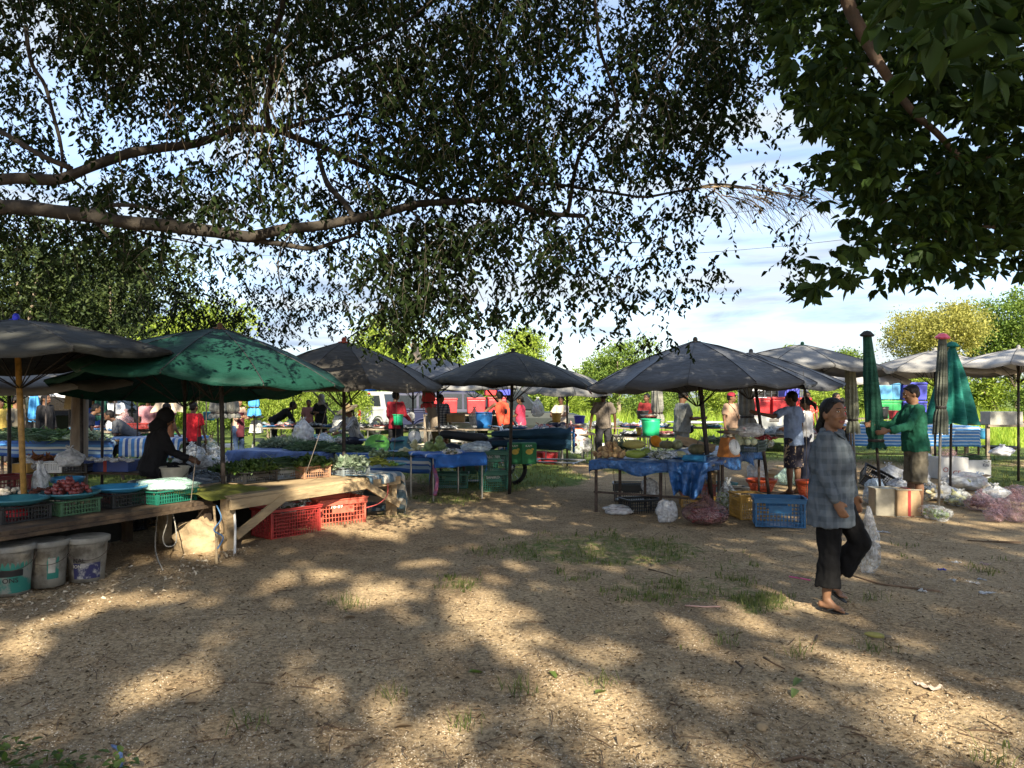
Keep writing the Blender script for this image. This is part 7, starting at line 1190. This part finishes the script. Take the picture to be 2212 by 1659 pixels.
person('stout man in a grey T-shirt with a belt bag counting money',0,0,1.66,R(-72),GREY,GREY,SKIND,'short',arms=[((.1,.35,-1),(-.05,1,.05)),((-.1,.35,-1),(.25,1,.02))],vox=.013,stout=1.28,lean=2,head=(0,-22),loc=(3.35,15.2,0),extra=lambda o,J,S,Hh,HM,s:(obj('belt_bag',(lambda q:(q.ball(S(-.02,.19),(.10*s,.06*s,.07*s),14,8),q)[1])(MB()),BLK,o,True),obj('belt',(lambda q:(q.lathe([(.185*s,-.012),(.190*s,0),(.185*s,.012)],24,S(-.01),sy=.82),q)[1])(MB()),BLK,o,True)))
person('man in a brown grey T-shirt and dark trousers walking away with his back turned',0,0,1.68,R(8),TAUPE,CHK,SKIND,'short',arms=[((.30,-.12,-1),(.05,.05,-1)),((-.34,.12,-1),(-.10,.15,-1))],legs=[((.12,.18,-1),(.05,-.1,-1)),((-.10,-.15,-1),(-.03,-.25,-1))],vox=.014,loc=(2.02,17.0,0),face=False)
person('man in a red and blue cap and tan T-shirt with a shoulder bag',0,0,1.63,R(-150),TAN,KHA,SKIN,'short',vox=.014,hat=cap_hat(CM('cap_red',(.35,.03,.05)),CM('cap_brim_navy',(.03,.03,.12))),loc=(4.95,17.4,0),extra=bagstrap(BLK,1),head=(35,0))
person('seated man in a maroon shirt behind the orange scale',0,0,1.62,R(170),MAR,CHK,SKIND,'short',arms=[((.2,.45,-1),(-.3,1,.0)),((-.2,.45,-1),(.3,1,0))],sleeve='long',sit=True,vox=.014,loc=(3.6,20.6,.36),head=(-30,0))
person('woman in a dark red long sleeved shirt and black trousers holding a green pail',0,0,1.67,R(-20),DRED,BLK,SKIND,'short',arms=[((.15,.3,-1),(.05,.9,-.5)),((-.2,.2,-1),(0,.7,-.7))],sleeve='long',vox=.014,loc=(-2.72,18.0,0),face=False,shirt_len=.12)
person('woman in a checked blouse and flowered skirt behind the silver fish table',0,0,1.60,R(-165),PLD2,SKP,SKIN,'bun',bottoms='skirt',vox=.014,loc=(-1.82,19.6,0),head=(60,0),stout=1.1,sleeve='short')
person('man in a coral vest leaning over the blue bucket',0,0,1.70,R(35),ORN,CHK,SKIN,'short',arms=[((.3,.35,-1),(.0,.7,-.6)),((-.75,.6,-.75),(-.35,.55,-.9))],lean=22,sleeve='none',vox=.014,loc=(-.15,17.5,0),stout=1.12)
person('woman in a crimson blouse talking beside the man in the coral vest',0,0,1.52,R(75),CRS,NAVY,SKIN,'bun',sit=True,arms=[((.1,.4,-1),(0,.9,-.2)),((-.1,.4,-1),(0,.9,-.2))],vox=.014,loc=(.22,19.6,.38),stout=1.15)
person('seated woman in a beige top resting her arms on the far table',0,0,1.58,R(150),BEI,NAVY,SKIN,'short',sit=True,arms=[((.2,.6,-.8),(-.4,.9,-.1)),((-.2,.6,-.8),(.4,.9,-.1))],vox=.014,loc=(1.25,19.5,.34),head=(20,0))
person('seller in a wide straw hat and grey striped shirt bending over her tray',0,0,1.52,R(130),STRP,NAVY,SKIN,'short',sit=True,arms=[((.2,.7,-.7),(0,1,-.35)),((-.2,.7,-.7),(0,1,-.35))],lean=20,sleeve='long',hat=straw_hat(mat('straw',(.40,.29,.15),.85,bump=.6,bs=60),.24),vox=.014,loc=(-3.05,15.2,.22),head=(0,-25))
person('aproned seller in a peach shirt and jeans beside the grey folded umbrellas',0,0,1.50,R(-120),PEA,JEAN,SKIN,'bun',sleeve='long',arms=[((.1,.5,-1),(0,.9,.1)),((-.1,.5,-1),(.2,.9,.15))],vox=.014,loc=(-6.75,19.0,0),extra=lambda o,J,S,Hh,HM,s:obj('apron',(lambda q:(q.sheet(lambda a,b:S(.36-.66*b,.142+.012*math.sin(a*9))+Vector(((a-.5)*.30*s,-.10*(2*a-1)**2*s,0)),10,10),q)[1])(MB()),CM('apron_maroon',(.09,.02,.03)),o,True))
person('person in a black jacket bending forward behind the far table',0,0,1.62,R(-80),BLK,BLK,SKIND,'short',lean=55,sleeve='long',arms=[((.1,.5,-1),(0,.3,-1)),((-.1,.5,-1),(0,.3,-1))],vox=.016,loc=(-6.5,21.0,0))
person('person in a black top and pale headscarf behind the white boxes',0,0,1.60,R(160),BLK,BLK,SKIN,None,hat=hood(CM('scarf_grey',(.25,.22,.22))),vox=.016,loc=(-5.25,21.2,0),arms=[((.1,.5,-1),(-.3,.9,.1)),((-.1,.5,-1),(.3,.9,.1))],sleeve='long')
person('child in a pink top left of the headscarfed person',0,0,1.35,R(180),PNK,NAVY,SKIN,'short',vox=.016,loc=(-5.65,21.4,.1))
person('boy in a bright red T-shirt seen from behind',0,0,1.44,R(-15),RED,CHK,SKIND,'short',vox=.014,loc=(-6.0,14.5,0),face=False,arms=[((.22,.02,-1),(.12,.25,-1)),((-.22,.1,-1),(-.0,.5,-.8))],shirt_len=.10)
person('youth in a rust brown T-shirt seen from behind, left of the boy in red',0,0,1.42,R(-25),BRO,GREY,SKIND,'short',vox=.014,loc=(-6.55,14.6,0),face=False,arms=[((.25,.1,-1),(.0,.6,-.8)),((-.22,.1,-1),(-.0,.5,-.8))],bottoms='shorts',sleeve='none')
person('woman in a dusty pink top far behind the grey heaps',0,0,1.55,R(-150),PNK,NAVY,SKIND,'bun',vox=.016,loc=(-8.6,18.2,0)); person('woman in a patterned pink blouse right of the dusty pink one',0,0,1.57,R(150),mat('pink_floral',(.60,.40,.40),.85,vs_=15,col2=(.32,.10,.14),thr=(.48,.56)),BLK,SKIN,'short',vox=.016,loc=(-8.35,18.7,0))
person('man in a white polo shirt and black cap at the back left',0,0,1.62,R(-160),WHI,BLK,SKIN,'short',hat=cap_hat(BLK),vox=.016,loc=(-9.9,19.2,0),arms=[((.15,.3,-1),(-.5,.9,.1)),((-.15,.3,-1),(.5,.9,.05))])
person('man in a khaki T-shirt with a belt bag near the gold umbrella pole',0,0,1.55,R(-90),KHA,CHK,SKIN,'short',vox=.014,loc=(-9.6,14.9,0),extra=lambda o,J,S,Hh,HM,s:obj('belt_bag',(lambda q:(q.ball(S(.02,.16),(.12*s,.05*s,.06*s),14,8),q)[1])(MB()),BLK,o,True))
person('person in a mustard yellow top at the far left edge',0,0,1.50,R(-120),YEL,CHK,SKIN,'short',vox=.016,loc=(-11.3,17.0,0)); person('dark silhouetted man behind the striped cloth at the left',0,0,1.6,R(-100),BLK,BLK,SKIND,'short',vox=.016,loc=(-10.0,16.5,0),sleeve='long')
person('dark haired person crouching over the table left of the grey wooden post',0,0,1.5,R(-60),NAVY,BLK,SKIND,'bun',sit=True,lean=30,vox=.016,loc=(-8.7,15.5,.3)); person('person in a grey top bending low right of the grey wooden post',0,0,1.55,R(110),CM('slate_cloth',(.07,.075,.085)),BLK,SKIND,'short',sit=True,lean=50,vox=.016,loc=(-7.55,15.4,.25)); person('small person in blue beyond the grey wooden post',0,0,1.45,R(180),CM('royal_blue_cloth',(.03,.08,.45)),BLK,SKIN,'short',vox=.018,loc=(-11.1,20.5,0))
person('woman with hair tied back in a red flowered blouse behind the walking woman',0,0,1.66,R(170),REDF2,NAVY,SKIND,'bun',vox=.014,loc=(7.2,17.9+.9,0),sleeve='short'); person('woman in a maroon flowered dress with a strap bag behind the sage folded umbrella',0,0,1.63,R(-150),MARF,MARF,SKIND,'tail',vox=.014,loc=(7.95,18.9,0),sleeve='long',extra=bagstrap(BLK,-1))
person('small rider in a red shirt far behind the folded green umbrella',0,0,1.5,R(150),DRED,BLK,SKIND,'short',hat=hood(BLK),vox=.018,loc=(9.35,21.8,0))
# ---------------------------------------------------------------- vehicles
GLASS=mat('tinted_glass',(.02,.025,.03),.08,spec=.8,var=.1); CHR=mat('chrome',(.6,.6,.6),.2,metal=.9,var=.1); TYRE=mat('tyre_black',(.02,.02,.02),.85); LMPR=mat('tail_lamp_red',(.45,.02,.02),.25); LMPW=mat('lamp_clear',(.6,.6,.6),.15); BLKT=mat('black_trim',(.02,.02,.02),.6)
def paint(n,c): return mat(n,c,.5,var=.08,vs_=2,spec=.22)
def pickup(label,loc,rz,pm,L_=5.1,W=1.78,H=1.72,double=True,canopy=None,cage=False,cab_end=None,load=None,bars=False):
    """pickup along +x (bonnet at +x), origin on the ground at its centre"""
    o=thing('pickup_truck',label,'pickup truck',loc,rz); hw=W/2
    x0=-L_/2; bed=x0+(1.5 if double else 2.1); cabf=L_/2-1.55; belt=1.02; n=9
    def skin(secs,name,m,par,smooth=True):                      # secs: x, zlow, list of (half width, z) from bottom to top
        mb=MB(); vs=[]; k=len(secs[0][1])*2
        for x,pr in secs:
            for w_,z in pr: vs.append((x,-w_,z))
            for w_,z in reversed(pr): vs.append((x,w_,z))
        fs=[(i*k+j,i*k+(j+1)%k,(i+1)*k+(j+1)%k,(i+1)*k+j) for i in range(len(secs)-1) for j in range(k)]+[tuple(range(k)),tuple((len(secs)-1)*k+j for j in reversed(range(k)))]
        mb.add(vs,fs); q=obj(name,mb,m,par); b=q.modifiers.new('bevel','BEVEL'); b.width=.035; b.segments=3; b.limit_method='ANGLE'; b.angle_limit=R(25); return q
    def pr(t,w_=hw): return [(w_*.94,.42),(w_,.62),(w_,.85),(w_*.965,t)]
    skin([(bed-.02,pr(belt)),(bed+.4,pr(belt)),(cabf,pr(belt)),(cabf+.5,pr(1.03,hw*.985)),(L_/2-.35,pr(.97,hw*.95)),(L_/2-.05,[(hw*.80,.46),(hw*.86,.62),(hw*.86,.8),(hw*.80,.88)])],'body',pm,o)
    ca=bed+.02; cf=cabf+.1; top=H
    skin([(ca,[(hw*.93,belt-.02),(hw*.9,belt+.1),(hw*.80,top-.10),(hw*.74,top-.02)]),(ca+.12,[(hw*.94,belt-.02),(hw*.91,belt+.1),(hw*.80,top-.04),(hw*.74,top)]),(cf-.75,[(hw*.94,belt-.02),(hw*.91,belt+.1),(hw*.79,top-.05),(hw*.72,top-.01)]),(cf+.05,[(hw*.92,belt-.02),(hw*.90,belt+.02),(hw*.86,belt+.05),(hw*.84,belt+.06)])],'cab',pm,o)
    def quad(p,name='window',m=GLASS,par=None):
        mb=MB(); a,b,c,d=[Vector(v) for v in p]; nn=(b-a).cross(d-a).normalized()*.008; mb.add([a,b,c,d,a+nn,b+nn,c+nn,d+nn],[(0,1,2,3),(7,6,5,4),(0,4,5,1),(1,5,6,2),(2,6,7,3),(3,7,4,0)]); return obj(name,mb,m,par or o)
    quad([(ca-.012,-hw*.76,belt+.12),(ca-.012,hw*.76,belt+.12),(ca-.012+.0,hw*.68,top-.16),(ca-.012,-hw*.68,top-.16)],'rear_window')
    for s_ in (-1,1):
        def sp(x,t): return (x,s_*(hw*(.912-.115*t)+.012),belt+.10+(top-.12-belt-.06)*t)
        segs=[(ca+.14,ca+.75),(ca+.82,cf-.35)] if double else [(ca+.14,cf-.35)]
        for k,(a,b) in enumerate(segs):
            last=k==len(segs)-1; quad([sp(a,0),sp(b+(.30 if last else 0),0),sp(b-(.18 if last else 0),.95),sp(a,.95)],'side_window')
        for k in range(len(segs)+1):
            dx=[ca+.78,cf+.0,ca+.06][k] if double else [cf,ca+.06,0][k]; mb=MB(); mb.box((dx,s_*(hw+.001),.74),(.008,.006,.5)); obj('door_gap',mb,BLKT,o)
        for k in range(len(segs)): mb=MB(); mb.box(((ca+.62 if k==0 else ca+1.3),s_*(hw+.012),.93),(.16,.025,.03)); obj('door_handle',mb,pm,o)
        mb=MB(); mb.ball((cf-.12,s_*(hw+.12),belt+.16),(.07,.11,.09),12,8); obj('wing_mirror',mb,pm,o,True)
        mb=MB(); mb.box((L_/2-.16,s_*hw*.80,.80),(.16,.24,.16)); obj('headlight',mb,LMPW,o,bevel=.04)
        for wx in (x0+1.0,L_/2-.95):
            mb=MB(); mb.tube([(wx,s_*(hw-.24),.36),(wx,s_*(hw+.0),.36)],.36,28); t=obj('wheel',mb,TYRE,o,bevel=.05); mb=MB(); mb.tube([(wx,s_*(hw-.02),.36),(wx,s_*(hw+.012),.36)],.22,20); obj('rim',mb,CHR,t)
            mb=MB(); mb.tube([(wx+.43*math.cos(a),s_*(hw+.008),.37+.43*math.sin(a)) for a in np.linspace(.05,PI-.05,14)],.045,7); obj('wheel_arch',mb,BLKT if cage else pm,o,True)
        mb=MB(); mb.box((x0+.03,s_*(hw-.08),.82),(.10,.13,.36)); obj('tail_light',mb,LMPR,o,bevel=.02)
    # bed
    mb=MB(); mb.box(((x0+bed)/2,0,.55),(bed-x0,W-.06,.08)); obj('bed_floor',mb,BLKT,o)
    for s_ in (-1,1): mb=MB(); mb.box(((x0+bed)/2,s_*(hw-.045),.76),(bed-x0-.02,.07,.50)); mb.box(((x0+bed)/2,s_*(hw-.045),1.02),(bed-x0-.02,.10,.04)); obj('bed_side',mb,pm,o,bevel=.015)
    mb=MB(); mb.box((x0,0,.79),(.07,W-.26,.46)); tg=obj('tailgate',mb,pm,o,bevel=.02); mb=MB(); mb.box((x0-.045,0,.90),(.02,.24,.08)); obj('handle',mb,CHR,tg)
    mb=MB(); mb.box((x0-.08,0,.50),(.14,W-.1,.16)); obj('rear_bumper',mb,CHR,o,bevel=.03); mb=MB(); mb.box((L_/2+.02,0,.52),(.16,W-.1,.24)); obj('front_bumper',mb,pm,o,bevel=.05)
    mb=MB(); mb.box((ca-.03,0,top-.07),(.05,.34,.05)); obj('brake_light',mb,LMPR,o)
    mb=MB(); mb.box((x0-.152,0,.52),(.012,.34,.11)); obj('number_plate',mb,P_WHT,o)
    if canopy:
        skin([(x0+.05,[(hw*.95,1.04),(hw*.93,1.2),(hw*.84,top-.10),(hw*.78,top-.03)]),(bed-.02,[(hw*.95,1.04),(hw*.93,1.2),(hw*.84,top-.08),(hw*.78,top-.01)])],'canopy_top',pm,o)
        for k in range(2): quad([(x0+.15+k*.68,-(hw*.93+.012),1.14),(x0+.75+k*.68,-(hw*.93+.012),1.14),(x0+.75+k*.68,-(hw*.86+.012),top-.16),(x0+.15+k*.68,-(hw*.86+.012),top-.16)],'side_window')
        quad([(x0+.035,-hw*.80,1.14),(x0+.035,hw*.80,1.14),(x0+.035,hw*.74,top-.18),(x0+.035,-hw*.74,top-.18)][::-1],'rear_window')
    if bars:
        for yy in (-.6,-.2,.2,.6): mb=MB(); mb.tube([(ca-.10,yy,1.03),(ca-.10,yy,top+.02)],.02,6); obj('cab_guard_bar',mb,CHR,o)
        for zz in (1.2,1.4,1.6,top+.03): mb=MB(); mb.tube([(ca-.10,-hw*.8,zz),(ca-.10,hw*.8,zz)],.022,6); obj('cab_guard_bar',mb,CHR,o)
    if cage:
        gt=2.30; g=MB(); nx=7
        for s_ in (-1,1):
            for i in range(nx+1): x=x0+.04+(bed-x0-.08)*i/nx; g.tube([(x,s_*(hw-.04),1.03),(x,s_*(hw-.04),gt)],.014,5)
            for j in range(9): z=1.08+(gt-1.08)*j/8; g.tube([(x0+.04,s_*(hw-.04),z),(bed-.04,s_*(hw-.04),z)],.012,5)
        a=obj('side_cage',g,CHR,o); g=MB()
        for i in range(10): y=-hw+.04+(W-.08)*i/9; g.tube([(bed-.05,y,1.03),(bed-.05,y,gt)],.013,5)
        for j in range(7): z=1.1+(gt-1.1)*j/6; g.tube([(bed-.05,-hw+.04,z),(bed-.05,hw-.04,z)],.012,5)
        obj('front_cage',g,CHR,o); g=MB()
        for i in range(5): x=x0+.05+(bed-x0-.1)*i/4; g.tube([(x,-hw+.04,gt),(x,0,gt+.10),(x,hw-.04,gt)],.014,5)
        for y in (-hw*.5,0,hw*.5): g.tube([(x0+.05,y,gt+.07),(bed-.05,y,gt+.07)],.012,5)
        obj('roof_cage',g,CHR,o)
    return o
pickup('silver white double cab pickup parked behind the straw hat seller',((822-CX)/F*31,31.5,0),R(63),paint('silver_white_paint',(.36,.37,.38)))
pickup('dark blue pickup with a windowed canopy over its bed',((1000-CX)/F*25.6,26.6,0),R(10),paint('navy_paint',(.010,.014,.045)),canopy=True,L_=4.9)
pickup('dark grey pickup with a chrome cab guard right of the coloured tubs',((1110-CX)/F*26,25.2,0),R(-4),paint('grey_green_paint',(.024,.030,.030)),double=False,bars=True,L_=4.6,H=1.80)
pickup('white caged pickup loaded with three red cool boxes, seen from behind',((1700-CX)/F*21.5,23.2,0),R(76),paint('white_paint',(.40,.41,.40)),cage=True,double=False,H=1.85)
pickup('black pickup with a red sticker on its rear at the far left',((126-CX)/F*21,22.6,0),R(80),paint('black_paint',(.012,.012,.014)),H=1.75); 
pickup('black pickup parked left of the stickered one',((30-CX)/F*23,25.5,0),R(60),paint('black_paint',(.012,.012,.014)),H=1.8)
# red cool boxes and tubs on and round the trucks
for i,(px,Y,y1,w_,h,m,lab) in enumerate([(1647,21.15,898,.50,.50,P_FRED,'leftmost red cool box at the tail of the caged pickup'),(1692,21.1,898,.54,.52,P_FRED,'middle red cool box at the tail of the caged pickup'),(1737,21.1,898,.48,.50,P_FRED,'rightmost red cool box at the tail of the caged pickup'),(1712,21.9,868,.45,.45,P_FPU,'violet cool box behind the red ones on the caged pickup'),
 (1027,23.2,893,.55,.48,P_FRED,'coral red cool box on the ground level rack, left of its twin'),(1072,23.2,893,.55,.50,P_FRED,'coral red cool box on the rack, right of its twin'),(1058,24.1,854,.36,.46,P_FRED,'red cool box stacked beside the violet tub'),(1088,24.1,854,.50,.50,P_FPU,'violet tub stacked behind the man in the coral vest'),(935,22.5,892,.5,.44,P_FRED,'red cool box behind the leaning wooden post'),(968,22.6,892,.42,.44,P_FRED,'red cool box right of the one behind the leaning post')]):
    cooler(lab,P(px,y1,Y)+Vector((0,.3,0)),w_,.45,h,m,.03*i)
stall('goods_rack','low rack under the coral red cool boxes behind the far tables',((1000-CX)/F*23.2,23.1),((1100-CX)/F*23.2,23.1),1.4,.98,WOODG,WOODG,2,lw=.06,round_=False); stall('goods_rack','low rack under the red cool boxes behind the leaning post',((915-CX)/F*22.4,22.4),((985-CX)/F*22.4,22.4),.8,1.0,WOODG,WOODG,2,lw=.06,round_=False)
bucket('small green tub on top of the violet tub',P(1105,848,24.1)+Vector((0,.3,.22)),.14,.14,P_TEA,handle=False)
# motorcycle with a side rack
def motorcycle(label,loc,rz):
    o=thing('motorcycle',label,'motorcycle',loc,rz)
    for x in (-.62,.62):
        mb=MB(); mb.tube([(x+.27*math.cos(a),0,.29+.27*math.sin(a)) for a in np.linspace(0,2*PI,29)],.038,8); w_=obj('wheel',mb,TYRE,o,True); s=MB()
        for k in range(14): a=2*PI*k/14; s.tube([(x,.0,.29),(x+.25*math.cos(a),0,.29+.25*math.sin(a))],.004,4)
        s.tube([(x,-.06,.29),(x,.06,.29)],.04,10); obj('spokes',s,CHR,w_)
    mb=MB(); mb.cap((.45,0,.78),(-.05,0,.55),.12,.15,14,.8); mb.cap((-.05,0,.5),(-.5,0,.62),.14,.10,14,.9); obj('fairing',mb,paint('bike_dark',(.02,.025,.04)),o,True)
    mb=MB(); mb.cap((.10,0,.80),(-.62,0,.86),.115,.10,16,.75); obj('seat',mb,RUB,o,True)
    mb=MB(); mb.cap((.1,0,.32),(.25,0,.36),.14,.10,12); obj('engine',mb,METAL,o,True)
    mb=MB(); mb.tube([(.62,.07,.29),(.50,.07,.78),(.44,.05,1.0)],.022,8); mb.tube([(.62,-.07,.29),(.50,-.07,.78),(.44,-.05,1.0)],.022,8); obj('front_fork',mb,CHR,o,True)
    mb=MB(); mb.tube([(.34,-.36,1.04),(.42,-.2,1.02),(.44,0,1.0),(.42,.2,1.02),(.34,.36,1.04)],.013,7); h=obj('handlebar',mb,CHR,o,True)
    for s_ in (-1,1): mb=MB(); mb.tube([(.40,s_*.24,1.03),(.42,s_*.30,1.22)],.006,5); mb.ball((.43,s_*.33,1.27),(.015,.075,.05),12,8); obj('mirror',mb,BLKT,h,True)
    mb=MB(); mb.ball((.56,0,.88),(.09,.12,.10),14,10); obj('headlight',mb,LMPW,o,True); mb=MB(); mb.cap((-.35,-.13,.30),(-.85,-.13,.42),.045,.055,12); obj('exhaust',mb,CHR,o,True)
    mb=MB(); mb.tube([(.62+.34*math.cos(a),0,.29+.34*math.sin(a)) for a in np.linspace(.2,2.6,10)],.04,8); mb.v=[(x,y*1.6,z) for x,y,z in mb.v]; obj('mudguard',mb,P_BLU,o,True)
    # side rack with its own wheel
    r=MB()
    for y in (.30,.95): r.tube([(-.35,y,.38),(1.75,y,.38)],.018,7)
    for x in (-.3,.3,.9,1.7): r.tube([(x,.12,.38),(x,.95,.38)],.015,7)
    for y in (.30,.95): r.tube([(-.3,y,.38),(-.3,y,.66),(1.0,y,.66),(1.0,y,.38)],.013,7)
    obj('side_rack',r,METAL,o); mb=MB(); mb.tube([(.1+.24*math.cos(a),1.08,.26+.24*math.sin(a)) for a in np.linspace(0,2*PI,25)],.035,8); w_=obj('wheel',mb,TYRE,o,True); s=MB()
    for k in range(12): a=2*PI*k/12; s.tube([(.1,1.08,.26),(.1+.22*math.cos(a),1.08,.26+.22*math.sin(a))],.004,4)
    obj('spokes',s,CHR,w_); return o
motorcycle('motorcycle with a wheeled side rack standing behind the folding table',(-.62,13.6,0),R(-18))
for i,(px,Y,lab) in enumerate([(1112,12.7,'green printed carton on the side rack of the motorcycle, left'),(1142,12.6,'green printed carton on the side rack of the motorcycle, right')]):
    for k in range(1): c_=carton(lab,P(px,1001,Y),.05,.235,.3,.34,mat('green_card',(.02,.16,.06),.7),); q=MB(); q.ball((0,-.153,.20),(.06,.004,.045),12,6); q.ball((.05,-.153,.24),(.025,.004,.02),10,6); obj('printed_emblem',q,mat('print_yellow',(.62,.45,.08),.7),c_); lettering('FRESH' if 0 else 'KAM',c_,.05,(-.06,-.153,.28),P_WHT)
for i,(za,zb,lab) in enumerate([(.90,.93,'upper navy folded umbrella laid across the motorcycle rack'),(.74,.76,'lower navy folded umbrella laid across the motorcycle rack')]):
    o=thing('folded_umbrella',lab,'umbrella',(-.35,13.1,za)); mb=MB(); n=20; vs=[];k=16
    for j in range(k+1):
        t=j/k; r_=.04+.075*t**.8*(1-.5*math.exp(-((t-.93)/.04)**2)); 
        for a_ in range(n): a=2*PI*a_/n; vs.append((t*1.35,math.cos(a)*r_*(1+.15*math.cos(5*a+t*4)),(zb-za)*t-.03*t+math.sin(a)*r_*(1+.15*math.cos(5*a+t*4))))
    mb.add(vs,[(j*n+i2,(j+1)*n+i2,(j+1)*n+(i2+1)%n,j*n+(i2+1)%n) for j in range(k) for i2 in range(n)]); obj('folded_canopy',mb,cloth_mat('navy_canvas',(.018,.05,.085)),o,True); q=MB(); q.tube([(-.12,0,0),(0,0,0)],.016,8); obj('pole',q,POLE,o)
    q=MB(); 
    for a_ in range(6): a=2*PI*a_/6; q.ball((1.40,math.cos(a)*.07,-.02+math.sin(a)*.10),(.02,.055,.06),8,6)
    obj('ruffled_cap',q,P_BLU,o,True); q=MB(); q.ball((1.43,0,-.02),.03,10,7); obj('knob',q,P_RED,o,True)
